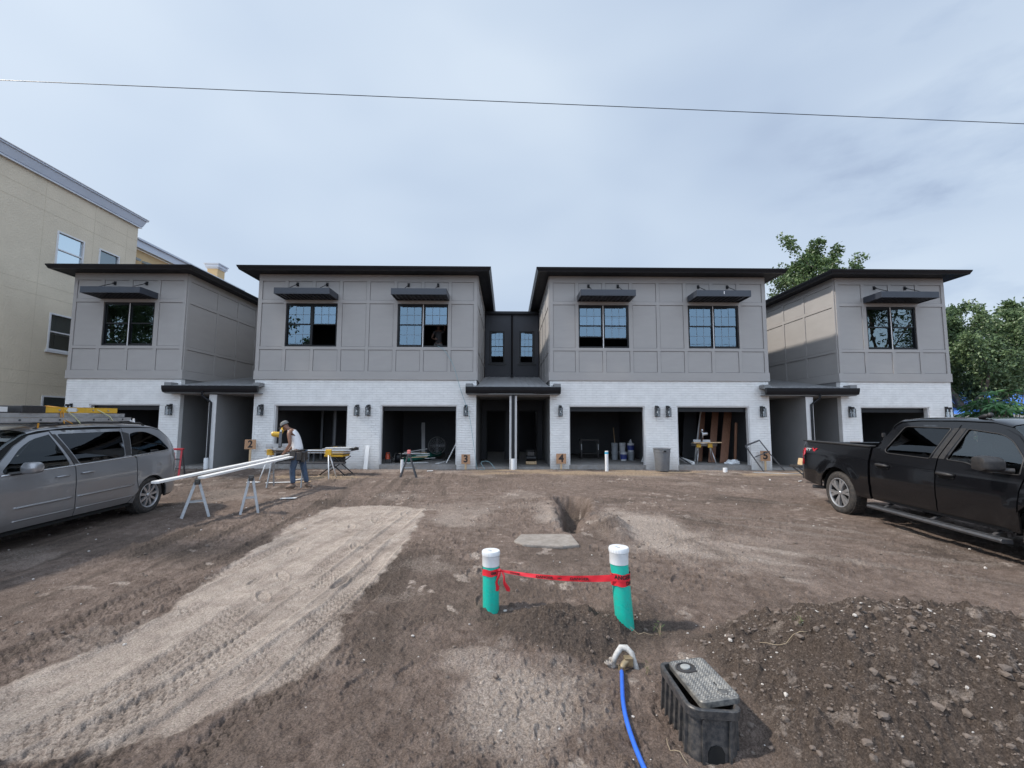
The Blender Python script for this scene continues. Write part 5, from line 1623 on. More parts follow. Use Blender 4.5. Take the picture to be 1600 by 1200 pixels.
    for cx in (0, 3.08):
        l = MB(); o = len(l.v)
        for (a, b) in ap: l.v.append((a + cx, sd * .95, b)); l.v.append((a + cx, sd * .6, b))
        for k in range(len(ap) - 1): l.f.append((o + 2 * k, o + 2 * k + 1, o + 2 * k + 3, o + 2 * k + 2)); l.m.append(0)
        l.add([(cx + a, sd * .61, b) for a, b in ap], [tuple(range(len(ap)))])
        l.build('wheel_liner', 'gap', van)
    r = MB(); ry = sd * .62
    r.tube([(-.20, ry, 1.69), (-.10, ry, 1.745), (1.05, ry, 1.775), (2.0 - .15, ry, 1.735), (1.95, ry, 1.68)], [.014, .018, .018, .018, .014], 8)
    r.build('roof_rail', 'car_black', van, smooth=True)
f = MB(); f.lathe([(.001, .002), (.062, .002), (.066, 0)], (-.20, vw(-.2, .92) , .92), axis='Y', n=24)
f.build('fuel_door', 'silver_paint', van, smooth=True, auto=30)
mb = band([(-.50, 1.60), (-.30, 1.655), (.2, 1.685), (.9, 1.70), (1.5, 1.69), (1.95, 1.655), (2.12, 1.62)], vw, .06, 5)
band([(3.10, 1.08), (3.2, 1.03), (3.75, .88), (3.95, .72), (4.0, .45), (3.9, .28)], vw, .07, 4, mb=mb)
band([(-.93, .30), (-1.0, .40), (-1.02, .62), (-.985, .90), (-.90, 1.12)], vw, .08, 3, mb=mb)
mb.build('roof_hood_and_bumpers', 'silver_paint', van, smooth=True, auto=50)
band([(2.12, 1.62), (2.2, 1.60), (2.45, 1.48), (2.80, 1.27), (3.10, 1.08)], vw, .06, 3).build('windshield', 'auto_glass', van, smooth=True)
band([(-.90, 1.12), (-.70, 1.42), (-.50, 1.60)], vw, .03, 3).build('rear_window', 'tint', van, smooth=True)
mb = MB(); mb.box(-.9, -.6, .22, 3.8, .6, .40); mb.box(.42, -.93, .235, 2.66, .93, .27); mb.build('chassis', 'gap', van)
mb = MB(); mb.box(2.55, -.85, .7, 3.0, .85, 1.05); mb.lathe([(.17, -.02), (.185, 0), (.17, .02)], (2.5, .38, 1.02), axis='X', n=20); mb.build('dashboard', 'seat', van)
seat_pair(van, 1.75, .42); seat_pair(van, .8, .42)
for u in (.35, 1.55):
    mb = MB(); mb.beam((u, -.66, 1.765), (u, .66, 1.765), .06, .03); mb.build('roof_crossbar', 'car_black', van, bevel=.006)

# ---- things tied on the roof (they could be lifted off: things of their own)
def on_van(u, y, z):
    return van.matrix_basis @ Vector((u, y, z))
bpy.context.view_layer.update()
def van_thing(name, label, cat, group=None):
    t = thing(name, label, cat, group=group); t.matrix_world = van.matrix_basis.copy(); return t
def ladder_parts(t, u0, u1, y0, y1, z, rail_h, rung_d, mrail, mrung, step=.305):
    for y in (y0, y1):
        m = MB(); s = 1 if y == y0 else -1
        m.box(u0, y, z, u1, y + s * .008, z + rail_h)
        m.box(u0, y, z, u1, y + s * .035, z + .006); m.box(u0, y, z + rail_h - .006, u1, y + s * .035, z + rail_h)
        m.build('side_rail', mrail, t)
    k = 0; m = MB()
    while u0 + .2 + k * step < u1 - .1:
        u = u0 + .2 + k * step
        m.tube([(u, y0 - .008, z + rail_h / 2), (u, y1 + .008, z + rail_h / 2)], rung_d / 2, 8)
        k += 1
    m.build('rungs', mrung, t)
t = van_thing('extension_ladder', 'long grey aluminium extension ladder, the lower one on the minivan roof', 'ladder')
ladder_parts(t, .12, 4.4, .18, .62, 1.785, .075, .032, 'alu', 'dark_steel')
m = MB()
for y in (.23, .57):
    m.box(.22, y - .004, 1.865, 4.2, y + .004, 1.93)
m.build('fly_rail', 'alu', t)
m = MB(); m.tube([(.15, .18, 1.80), (.04, .18, 1.76), (.06, .18, 1.83)], .018, 6); m.tube([(.15, .62, 1.80), (.04, .62, 1.76), (.06, .62, 1.83)], .018, 6); m.build('ladder_foot', 'white_pvc', t)
t = van_thing('step_ladder', 'yellow fibreglass step ladder with a black top cap, uppermost on the minivan roof', 'ladder')
ladder_parts(t, .40, 1.76, .20, .58, 1.935, .095, .03, 'yellow', 'alu')
m = MB(); m.box(1.76, .17, 1.93, 2.12, .61, 2.045); m.build('top_cap', 'car_black', t, bevel=.012)
m = MB(); m.box(1.22, .581, 1.955, 1.38, .584, 2.02); m.build('sticker', 'white_pvc', t)
t = van_thing('white_trim_bundle', 'bundle of long white boards beside the ladders on the minivan roof', 'boards')
m = MB(); m.box(2.25, .26, 1.945, 4.6, .54, 2.02); m.build('board', 'white_board', t)
t = van_thing('tie_strap', 'orange straps and pale rope lashing the ladders to the roof rail', 'strap')
m = MB()
for u, lean in ((1.46, .02), (1.50, -.16)):
    m.tube([(u + lean, .64, 1.76), (u, .60, 1.85), (u - .01, .575, 2.02), (u, .34, 2.045), (u, .08, 2.02), (u, .02, 1.8)], .008, 6)
m.tube([(1.90, .64, 1.70), (1.90, .645, 1.775)], .012, 6)
m.build('orange_strap', mat('strap_orange', (.55, .25, .02), .7), t)
m = MB(); m.tube([(.88, .56, 2.03), (.70, .60, 1.93), (.60, .62, 1.87), (.55, .63, 1.80)], .009, 6); m.tube([(1.42, .60, 1.98), (1.28, .62, 1.86), (1.2, .64, 1.76)], .008, 6)
m.build('rope', mat('pale_rope', (.6, .6, .36), .8), t)
# ================================================================== TREES
def leaf_mat(name, c1, c2, c3):
    m, t, b = _new(name)
    N, L = t.nodes, t.links
    at = N.new('ShaderNodeAttribute'); at.attribute_name = 'tone'
    cr = N.new('ShaderNodeValToRGB'); e = cr.color_ramp.elements
    e[0].position = 0; e[0].color = (*c1, 1); e[1].position = 1; e[1].color = (*c3, 1); q = e.new(.5); q.color = (*c2, 1)
    L.new(at.outputs['Fac'], cr.inputs[0]); L.new(cr.outputs[0], b.inputs['Base Color'])
    b.inputs['Roughness'].default_value = .45
    b.inputs['Specular IOR Level'].default_value = .5
    tr = N.new('ShaderNodeBsdfTranslucent'); L.new(cr.outputs[0], tr.inputs[0])
    mx = N.new('ShaderNodeMixShader'); mx.inputs[0].default_value = .28
    L.new(b.outputs[0], mx.inputs[1]); L.new(tr.outputs[0], mx.inputs[2]); L.new(mx.outputs[0], N['Material Output'].inputs[0])
    return m
M['leaf_oak'] = leaf_mat('oak_leaves', (0.040, 0.072, 0.032), (0.100, 0.160, 0.066), (0.25, 0.33, 0.16))
M['leaf_light'] = leaf_mat('light_leaves', (0.035, 0.065, 0.025), (0.09, 0.15, 0.05), (0.18, 0.26, 0.10))
M['leaf_tropic'] = leaf_mat('broad_leaves', (0.025, 0.07, 0.030), (0.05, 0.14, 0.05), (0.10, 0.24, 0.08))
M['bark'] = mat('bark', (0.13, 0.11, 0.095), .9, var=.3, vs=6, bump=.02, bs=18, stretch=(1, 1, .3))

def leaves(name, centers, size, parent, mat_, seed, aspect=.55, droop=.3, per=1):
    """many small folded leaves, one mesh"""
    rs = np.random.RandomState(seed)
    C = np.asarray(centers, float); n = len(C)
    d = rs.normal(size=(n, 3)); d[:, 2] -= droop; d /= np.linalg.norm(d, axis=1, keepdims=True)
    r2 = rs.normal(size=(n, 3)); r2[:, 2] *= .5
    s = np.cross(d, r2); s /= np.linalg.norm(s, axis=1, keepdims=True) + 1e-9
    nn = np.cross(d, s)
    L = size * rs.uniform(.6, 1.3, (n, 1)); W = L * aspect * .5
    base = C; tip = C + d * L; mid = C + d * L * .45
    v = np.stack([base, mid + s * W + nn * W * .35, tip, mid - s * W + nn * W * .35], 1)
    vs = v.reshape(-1, 3)
    me = bpy.data.meshes.new(name)
    me.vertices.add(4 * n); me.vertices.foreach_set('co', vs.ravel())
    idx = np.arange(n)[:, None] * 4 + np.array([[0, 1, 2, 0, 2, 3]])
    me.loops.add(6 * n); me.loops.foreach_set('vertex_index', idx.ravel().astype(np.int32))
    me.polygons.add(2 * n); me.polygons.foreach_set('loop_start', (np.arange(2 * n) * 3).astype(np.int32))
    me.update(calc_edges=True)
    a = me.attributes.new('tone', 'FLOAT', 'POINT')
    tone = np.clip(rs.beta(2, 2.6, n) + .12 * np.sin(C[:, 0] * 1.3 + C[:, 2] * 1.7), 0, 1)
    a.data.foreach_set('value', np.repeat(tone, 4).astype(np.float32))
    me.materials.append(M[mat_])
    o = bpy.data.objects.new(name, me); COL.objects.link(o); o.parent = parent
    return o

def make_tree(name, label, loc, h, spread, seed, mat_='leaf_oak', nleaf=16000, size=.16, cat='tree', group=None, trunk_r=.28, first=.35, nb=9, clump=.75, crown_pow=.8, low=0.0, lift=1.0):
    rs = np.random.RandomState(seed); rp = random.Random(seed)
    t = thing(name, label, cat, loc, group=group)
    tr = MB(); tips = []
    def limb(p, d, l, r, depth):
        pts = [p.copy()]; rr = [r]; q = p.copy(); dd = d.copy(); n = 6
        for i in range(n):
            dd = (dd + Vector((rp.uniform(-.22, .22), rp.uniform(-.22, .22), rp.uniform(-.05, .20) * lift))).normalized()
            q = q + dd * l / n; pts.append(q.copy()); rr.append(r * (1 - .62 * (i + 1) / n))
            if depth >= 1 and i >= 1: tips.append((q.copy(), l * .30))
        tr.tube(pts, rr, 7 if depth < 2 else 5, caps=False)
        if depth < 3:
            for k in range(3 if depth else nb):
                i = rp.randint(2, n) if depth else int(n * (first + (1 - first) * k / nb)) + 1
                i = min(n, max(1, i))
                a = rp.uniform(0, 2 * pi) if depth else k * 2.4 + rp.uniform(-.4, .4)
                up_ = rp.uniform(.15, .75)
                nd = Vector((cos(a), sin(a), up_)).normalized()
                nd = (nd + dd * .5).normalized()
                ll = l * rp.uniform(.5, .72) if depth else spread * rp.uniform(.75, 1.1) * (1.0 - .35 * k / nb)
                limb(pts[i], nd, ll, rr[i] * .62, depth + 1)
        else: tips.append((q.copy(), l * .4))
    limb(Vector((0, 0, -.2)), Vector((rp.uniform(-.06, .06), rp.uniform(-.06, .06), 1)), h * .80, trunk_r, 0)
    tr.build('trunk', 'bark', t, smooth=True)
    tips = [q for q in tips if q[0].z > low * h]
    C = []
    per = max(3, nleaf // len(tips))
    for (p, r) in tips:
        k = int(per * rs.uniform(.35, 1.7))
        o = rs.normal(size=(k, 3)); o /= np.linalg.norm(o, axis=1, keepdims=True)
        rad = (rs.rand(k, 1) ** .6) * max(.35, min(clump, r * 1.1)) * np.array([1.1, 1.1, .75])
        C.append(np.array(p) + o * rad)
    C = np.concatenate(C)
    leaves('crown', C, size, t, mat_, seed + 1)
    return t

# behind the row, seen over the gap between the right-hand blocks
make_tree('tree', 'loose light green tree rising behind the gap between the two right hand blocks', (24.8, 36, 0), 16.4, 4.9, 21, 'leaf_light', 15000, .26,
          group='trees behind the row', trunk_r=.3, clump=.62, first=.45, nb=8)
# dense oaks to the right of the row
make_tree('oak_tree', 'dense dark green oak beside the right end wall of the row', (26.2, 24.5, 0), 7.0, 3.0, 31, 'leaf_oak', 52000, .16, group='oak trees right of the row', clump=.9, first=.25, low=.25)
make_tree('oak_tree', 'tall broad oak at the right edge above the blue roof', (32.0, 27.5, 0), 8.4, 3.9, 32, 'leaf_oak', 52000, .17, group='oak trees right of the row', clump=1.0, first=.22, low=.25)
make_tree('oak_tree', 'further oak filling the gap behind the blue roofed house', (31.5, 34.0, 0), 9.6, 4.4, 33, 'leaf_oak', 30000, .24, group='oak trees right of the row', clump=1.1, first=.2, low=.15)
make_tree('oak_tree', 'spreading oak off the right edge behind the blue roofed house', (40.0, 30.0, 0), 10.0, 5.0, 34, 'leaf_oak', 26000, .26, group='oak trees right of the row', clump=1.2, first=.2, low=.15)
# across the street, mirrored in the windows; one more, unseen, is added to shade the minivan
make_tree('street_tree', 'leafy tree across the street mirrored in the left end window', (-39, -11, -.15), 17, 8.0, 41, 'leaf_oak', 36000, .26, group='street trees seen only as reflections', clump=1.2, first=.3)
make_tree('street_tree', 'round tree across the street mirrored beside the utility pole', (-25, -25, -.15), 12, 5.5, 42, 'leaf_oak', 11000, .34, group='street trees seen only as reflections', clump=1.1, first=.3)
make_tree('street_tree', 'leafy tree across the street mirrored in the right end window', (39.5, -10, -.15), 17, 8.0, 43, 'leaf_oak', 36000, .26, group='street trees seen only as reflections', clump=1.2, first=.3)
make_tree('street_tree', 'tall tree left of the site shading the silver minivan', (-19.3, 4.6, -.05), 14.5, 4.6, 44, 'leaf_oak', 24000, .26, group='street trees seen only as reflections', clump=1.1, first=.42, low=.4)

# broad leaved plant in front of the blue roof
def palmate(name, label, loc, h, seed, nst=26):
    rs = np.random.RandomState(seed); rp = random.Random(seed)
    t = thing(name, label, 'shrub', loc)
    st = MB(); V = []; F = []
    for k in range(nst):
        a = rp.uniform(0, 2 * pi); r = rp.uniform(.1, 1.25); z = h * rp.uniform(.30, 1.0) * (1 - .12 * r)
        top = Vector((r * cos(a), r * sin(a), z))
        st.tube([(.08 * cos(a), .08 * sin(a), 0), (r * .45 * cos(a), r * .45 * sin(a), z * .62), top], [.035, .022, .012], 5, caps=False)
        nl = 9; tilt = Vector((cos(a) * .5, sin(a) * .5, 1)).normalized()
        x = tilt.cross(Vector((0, 0, 1))); x = x.normalized() if x.length > .01 else Vector((1, 0, 0)); y = tilt.cross(x)
        R_ = rp.uniform(.35, .52)
        for j in range(nl):
            an = 2 * pi * j / nl + rp.uniform(-.1, .1)
            d = (x * cos(an) + y * sin(an)); s = tilt.cross(d)
            dr = -.35
            p1 = top + d * R_ * .5 + tilt * .02; p2 = top + d * R_ + tilt * dr * R_ * .55
            o = len(V)
            V += [top, p1 + s * R_ * .13, p2, p1 - s * R_ * .13]; F += [(o, o + 1, o + 2), (o, o + 2, o + 3)]
    st.build('stems', 'bark', t, smooth=True)
    me = bpy.data.meshes.new('foliage'); me.from_pydata([tuple(v) for v in V], [], F)
    at = me.attributes.new('tone', 'FLOAT', 'POINT'); at.data.foreach_set('value', np.repeat(rs.rand(len(V) // 4), 4).astype(np.float32))
    me.materials.append(M['leaf_tropic']); o = bpy.data.objects.new('foliage', me); COL.objects.link(o); o.parent = t
    return t
palmate('umbrella_plant', 'glossy umbrella plant with starry leaf whorls before the blue roof', (21.9, 19.8, 0), 3.35, 5, 60)
palmate('umbrella_plant', 'second umbrella plant with starry leaves, by the right edge of the picture', (24.5, 21.2, 0), 3.6, 6, 60)

# low house with the blue tarpaulin roof
bh = thing('small_house', 'low tan house under a blue tarpaulin roof between the row and the trees', 'house', (27, 26, 0))
m = MB(); m.box(22.5, 24.2, -.2, 35, 31, 2.15); m.build('wall', mat('tan_wall', (.38, .25, .17), .85), bh)
m = MB(); m.add([(21.9, 23.6, 2.30), (35.6, 23.6, 2.30), (35.6, 27.6, 3.75), (21.9, 27.6, 3.75), (35.6, 31.6, 2.3), (21.9, 31.6, 2.3)], [(0, 1, 2, 3), (3, 2, 4, 5)])
m.build('tarp_roof', mat('blue_tarp', (.035, .19, .72), .4, var=.2, vs=1.2, bump=.05, bs=4, dust=(.45, .55, .7), dust_amt=.6), bh)
m = MB(); m.box(21.9, 23.58, 2.12, 35.6, 23.62, 2.30); m.build('fascia', mat('pale_fascia', (.55, .52, .45), .7), bh)
m = MB(); m.box(23.2, 24.17, 1.0, 24.6, 24.199, 2.0); m.build('window', 'int_dark', bh)
shift_children(bh)

# ================================================================== POLE AND WIRES
t = thing('utility_pole', 'wooden utility pole with crossarms across the street, mirrored in a window', 'utility pole', (-19.5, -9.5, -.15))
m = MB(); m.tube([(0, 0, -.3), (0, 0, 10.4)], [.16, .11], 10); m.build('pole', 'bark', t, smooth=True)
m = MB()
for z, l in ((9.7, 1.2), (8.4, 1.0)):
    m.box(-l, -.06, z, l, .06, z + .11)
    for s in (-1, -.4, .4, 1): m.lathe([(.03, z + .11), (.05, z + .16), (.03, z + .24)], (l * s * .92, 0, 0), n=8)
m.build('crossarm', 'bark', t)
m = MB(); m.lathe([(.001, 7.0), (.24, 7.02), (.24, 7.9), (.001, 7.95)], (.45, 0, 0), n=16); m.build('transformer', 'grey_steel', t, smooth=True, auto=40)
for (y0, z0, sag, lb) in ((-9.5, 9.75, .5, 'highest'), (-9.3, 8.65, .5, 'second highest'), (-9.5, 7.4, .7, 'middle'), (-9.3, 6.7, .7, 'lowest thick')):
    m = MB(); pts = []
    for k in range(41):
        x = -60 + 120 * k / 40; q = ((x + 19.5) % 40) / 40
        pts.append((x, y0, z0 - sag * 4 * q * (1 - q)))
    m.tube(pts, .014 if z0 > 7 else .03, 5)
    o = m.build('power_line', 'black_metal'); tag(o, 'street power line mirrored as a dark streak in the windows, the %s one' % lb, 'wire', 'power lines across the street')
m = MB()
A = Vector((-90.0, 11.6, 13.85)); B = Vector((90.0, 12.75, 8.62))
pts = [A.lerp(B, k / 60) - Vector((0, 0, .10 * 4 * (k / 60) * (1 - k / 60))) for k in range(61)]
m.tube(pts, .010, 6)
tag(m.build('overhead_wire', 'black_metal'), 'thin dark wire crossing the sky above the whole row', 'wire')
# street behind the viewer
m = MB(); m.add([(-300, -14, -.14), (300, -14, -.14), (300, -7.5, -.14), (-300, -7.5, -.14)], [(0, 1, 2, 3)])
tag(m.build('street', mat('asphalt', (.05, .05, .052), .9, var=.15, vs=3, bump=.004, bs=60)), kind='structure')
# ================================================================== FOREGROUND
def base_z(x, y, d=.0): return H(x, y) + d

# ---- two sewer clean-out pipes with white caps
def cleanout(label, x, y, ztop, lean, seed):
    z0 = H(x, y)
    t = thing('sewer_pipe', label, 'pipe', (x, y, z0), group='capped green sewer pipes')
    d = Vector((lean[0], lean[1], 1))
    L_ = ztop - z0
    m = MB(); r = .081
    m.tube([Vector((0, 0, -.35)) - Vector((lean[0], lean[1], 0)) * .35, Vector((0, 0, 0)), d * (L_ - .10)], r, 32)
    m.build('pipe', 'green_pipe', t, smooth=True, auto=40)
    m = MB(); c = d * (L_ - .15)
    pr = [(.0815, -.01), (.0845, -.01), (.0855, .0), (.0855, .080), (.087, .083), (.087, .088)]
    m.lathe(pr, c, n=36)
    cap = m.build('coupling', 'white_pvc', t, smooth=True, auto=35)
    m = MB(); m.lathe([(.086, .089), (.0895, .092), (.0895, .128), (.086, .134), (.03, .135), (.028, .126), (.001, .126)], c, n=36)
    for k in range(24):
        a = 2 * pi * k / 24; m.beam(c + Vector((.0895 * cos(a), .0895 * sin(a), .098)), c + Vector((.0895 * cos(a), .0895 * sin(a), .124)), .004, .004)
    cp = m.build('cap', 'white_pvc', t, smooth=True, auto=35)
    m = MB(); m.box(c.x - .014, c.y - .014, c.z + .1262, c.x + .014, c.y + .014, c.z + .1272); m.build('wrench_hole', 'gap', cp)
    return t, d, z0
PL = (-.155, 4.55); PR = (1.065, 4.13)
pl_, dl, zl = cleanout('shorter green sewer pipe with a white cap, left end of the red danger tape', PL[0], PL[1], .52, (-.01, .0), 1)
pr_, dr, zr = cleanout('taller green sewer pipe with a white cap, right end of the red danger tape', PR[0], PR[1], .665, (-.075, .03), 2)

# ---- danger tape strung between them
tp = thing('danger_tape', 'red danger tape with black lettering strung between the two green pipes', 'tape', (PL[0], PL[1], .3))
o_ = Vector(tp.location)
m = MB()
def ringtape(cx, cy, z, r, hgt, turns=2):
    n = 40; o = len(m.v)
    for k in range(n + 1):
        a = 2 * pi * k / n; w = .004 * sin(5 * a)
        for j, zz in enumerate((z, z + hgt * .5, z + hgt)):
            rr = r + (.001 if j != 1 else -.0005) + .0012 * sin(9 * a + j)
            m.v.append(tuple(Vector((cx + rr * cos(a), cy + rr * sin(a), zz + w)) - o_))
    for k in range(n):
        for j in range(2):
            m.f.append((o + k * 3 + j, o + k * 3 + 3 + j, o + k * 3 + 4 + j, o + k * 3 + j + 1)); m.m.append(0)
zt = .30
lx, ly = PL[0] + dl.x * (zt - zl), PL[1] + dl.y * (zt - zl)
rx, ry = PR[0] + dr.x * (.385 - zr), PR[1] + dr.y * (.385 - zr)
ringtape(lx, ly, .275, .0855, .062); ringtape(rx, ry, .325, .0855, .060); ringtape(rx, ry, .372, .0875, .058)
P0 = Vector((lx + .10, ly - .065, .328)); P1 = Vector((rx - .058, ry - .068, .398))
n = 60; strip = []
for k in range(n + 1):
    q = k / n; c = P0.lerp(P1, q) - Vector((0, 0, .034 * 4 * q * (1 - q)))
    fold = .5 + .5 * cos(q * 9.0) * (1 - .6 * q); hw = .010 + .024 * (q ** .7) * (.75 + .25 * fold)
    tw_ = .35 * sin(q * 7) * (1 - q)
    up_ = Vector((0, sin(tw_), cos(tw_)))
    strip.append((c - up_ * hw, c, c + up_ * hw))
o = len(m.v)
for k, (a, b, c) in enumerate(strip):
    bb = b + Vector((0, -.004 * sin(k * .7), 0))
    for p in (a, bb, c): m.v.append(tuple(p - o_))
for k in range(n):
    for j in range(2): m.f.append((o + k * 3 + j, o + k * 3 + 3 + j, o + k * 3 + 4 + j, o + k * 3 + 1 + j)); m.m.append(0)
m.build('ribbon', 'tape_red', tp, smooth=True)
def tail(x0, y0, z0, dx, l, w, nm, seed):
    rp = random.Random(seed); mm = MB(); K = 9
    for k in range(K + 1):
        q = k / K; c = Vector((x0 + dx * q + .006 * sin(q * 9), y0 - .012 * sin(q * 5), z0 - l * q)); ww = w * (.5 + .5 * q) * (.8 + .3 * sin(q * 8 + seed))
        mm.v += [tuple(c - Vector((ww / 2, 0, 0)) - o_), tuple(c + Vector((0, -.012, 0)) - o_), tuple(c + Vector((ww / 2, .008, -.01)) - o_)]
    for k in range(K):
        for j in range(2): mm.f.append((k * 3 + j, k * 3 + 3 + j, k * 3 + 4 + j, k * 3 + 1 + j)); mm.m.append(0)
    return mm.build(nm, 'tape_red', tp, smooth=True)
tail(lx + .085, ly - .065, .335, -.035, .20, .050, 'loose_tail', 1)
tail(lx + .115, ly - .075, .320, .055, .185, .052, 'loose_tail', 2)
m = MB(); m.tube([(lx + .06 - o_.x, ly - .05 - o_.y, .325 - o_.z), (lx + .085 - o_.x, ly - .07 - o_.y, .335 - o_.z), (lx + .11 - o_.x, ly - .055 - o_.y, .322 - o_.z)], [.012, .02, .010], 8); m.build('knot', 'tape_red', tp, smooth=True)
for q, s, tx in ((.14, .022, 'DANGER'), (.40, .036, 'DANGER'), (.54, .02, 'NO'), (.71, .038, 'DANGER')):
    k = int(q * n); c = strip[k][1]; d = (strip[min(n, k + 3)][1] - strip[max(0, k - 3)][1]).normalized()
    ang = atan2(d.z, hypot(d.x, d.y)); yaw = atan2(d.y, d.x)
    mt = Matrix.Translation(c + Vector((0, -.009, 0)) - o_) @ Matrix.Rotation(yaw, 4, 'Z') @ Matrix.Rotation(-ang, 4, 'Y') @ Matrix.Rotation(pi / 2, 4, 'X') @ Matrix.Diagonal((1.15, .8, 1, 1))
    text_mesh(tx, s, 'ink', 'lettering', tp, mt, .0005, .1, .0012)
def wrap_text(s, size, cx, cy, z, r, a0, tilt=0):
    ob = text_mesh(s, size, 'ink', 'lettering', tp, Matrix.Identity(4), .0004, 0, .0015)
    for v in ob.data.vertices:
        a = a0 + v.co.x / r; zz = v.co.y + v.co.x * tilt; rr = r + .0035 + v.co.z
        v.co = Vector((cx + rr * sin(a), cy - rr * cos(a), z + zz)) - o_
    return ob
wrap_text('DANGER', .048, rx, ry, .403, .0875, -.15); wrap_text('DAN', .046, rx, ry, .350, .0855, .95)
wrap_text('GER', .03, lx, ly, .305, .0855, .35)

# ---- concrete paver lying flush in the soil
zz = H(.6, 6.9)
t = MB()
pts = [(.22, 7.20), (1.02, 7.23), (1.06, 6.60), (.80, 6.52), (.24, 6.62), (.10, 6.80)]
t.prism(pts, 2, zz - .02, zz + .030)
o = t.build('concrete_paver', mat('paver', (.27, .245, .22), .85, var=.25, vs=5, bump=.004, bs=60, dust=(.16, .125, .10), dust_amt=.7), bevel=.015)
tag(o, 'flat pale concrete paver lying in the soil before the trench', 'paver')

# ---- irrigation fitting and blue hose
gx, gy = .92, 3.60; g0 = H(gx, gy)
t = thing('water_fitting', 'muddy brass spigot on a white bent pipe sticking out of the soil', 'pipe fitting', (gx, gy, g0 + .025))
m = MB(); m.tube([(.10, -.06, -.08), (.055, .0, .09), (.02, .025, .115), (-.02, .03, .115), (-.06, .02, .07), (-.10, .0, .0)], [.021, .021, .025, .025, .021, .023], 14)
m.build('pipe', mat('muddy_white_pipe', (.50, .50, .49), .6, var=.25, vs=18, dust=(.20, .17, .14), dust_amt=.75), t, smooth=True)
m = MB(); m.tube([(-.075, -.02, -.01), (-.13, -.03, .02)], .022, 10); m.tube([(-.10, -.05, .0), (-.10, .03, .035)], .018, 8)
for k in range(6): a = k * pi / 3; m.tube([(-.13, -.03, .03), (-.13 + .035 * cos(a), -.03 + .035 * sin(a), .035)], .007, 6)
m.lathe([(.030, .0), (.036, .008), (.030, .016)], (-.13, -.03, .027), n=14)
m.build('valve', mat('muddy_grey', (.34, .31, .28), .8, var=.3, vs=20, dust=(.15, .12, .1), dust_amt=.8), t, smooth=True)
m = MB(); m.box(-.01, -.06, .02, .05, .0, .075); m.tube([(.02, -.03, .05), (-.02, -.06, .04), (-.045, -.085, .02)], [.024, .024, .02], 10)
m.lathe([(.024, -.02), (.027, -.02), (.027, .02), (.024, .02)], (-.045, -.085, .02), n=8); m.tube([(-.045, -.085, .02), (-.055, -.11, .0)], .017, 10)
m.build('brass_body', 'brass', t, smooth=True, auto=40)
m = MB()
hp = [(gx - .055, gy - .11, g0 + .025), (gx - .066, gy - .17, max(g0 + .01, H(gx - .06, gy - .17) + .02)), (.815, 3.27, H(.815, 3.27) + .03), (.765, 3.05, H(.765, 3.05) + .022), (.738, 2.85, H(.738, 2.85) + .018), (.735, 2.65, H(.735, 2.65) + .016), (.752, 2.46, H(.752, 2.46) + .016), (.80, 2.2, H(.80, 2.2) + .016), (.90, 1.9, H(.9, 1.9) + .016)]
def smooth_pts(P, k=8):
    P = [Vector(p) for p in P]; out = []
    for i in range(len(P) - 1):
        a = P[max(0, i - 1)]; b = P[i]; c = P[i + 1]; d = P[min(len(P) - 1, i + 2)]
        for j in range(k):
            t_ = j / k
            out.append(.5 * ((2 * b) + (-a + c) * t_ + (2 * a - 5 * b + 4 * c - d) * t_ ** 2 + (-a + 3 * b - 3 * c + d) * t_ ** 3))
    out.append(P[-1]); return out
m.tube(smooth_pts(hp), .0145, 12)
tag(m.build('water_hose', 'blue_hose', smooth=True), 'blue water hose running from the muddy spigot toward the viewer', 'hose')

# ---- meter box with tread plate lid, tilted on the edge of the heap
bx_, by_ = 1.168, 2.865; b0 = H(1.12, 2.85) - .02
mbx = thing('meter_box', 'black plastic water meter box with a loose tread plate lid, tilted by the soil heap', 'meter box', (bx_, by_, b0 - .03), rot=(radians(-3), radians(3), radians(-1)))
def rrect(w, l, r, n=6):
    out = []
    for (sx, sy, a0) in ((1, 1, 0), (-1, 1, pi / 2), (-1, -1, pi), (1, -1, 3 * pi / 2)):
        for k in range(n + 1):
            a = a0 + pi / 2 * k / n; out.append((sx * (w / 2 - r) + r * cos(a), sy * (l / 2 - r) + r * sin(a)))
    return out
def loft(m, rings, cap0=False, cap1=False):
    o = len(m.v); n = len(rings[0])
    for R_ in rings: m.v += [tuple(p) for p in R_]
    for i in range(len(rings) - 1):
        for k in range(n): m.f.append((o + i * n + k, o + i * n + (k + 1) % n, o + (i + 1) * n + (k + 1) % n, o + (i + 1) * n + k)); m.m.append(m.mi)
    if cap0: m.f.append(tuple(o + k for k in range(n))[::-1]); m.m.append(m.mi)
    if cap1: m.f.append(tuple(o + (len(rings) - 1) * n + k for k in range(n))); m.m.append(m.mi)
W, Ln, Hh = .25, .50, .285
m = MB()
ring = lambda w, l, r, z: [(x, y, z) for x, y in rrect(w, l, r)]
loft(m, [ring(W + .03, Ln + .03, .06, 0), ring(W + .015, Ln + .015, .06, Hh - .05), ring(W + .055, Ln + .055, .07, Hh - .045), ring(W + .06, Ln + .06, .07, Hh - .002), ring(W + .05, Ln + .05, .066, Hh + .004),
         ring(W + .012, Ln + .012, .055, Hh + .002), ring(W + .002, Ln + .002, .05, Hh - .02), ring(W - .0, Ln - .0, .05, Hh - .045), ring(W + .03, Ln + .03, .06, .02)])
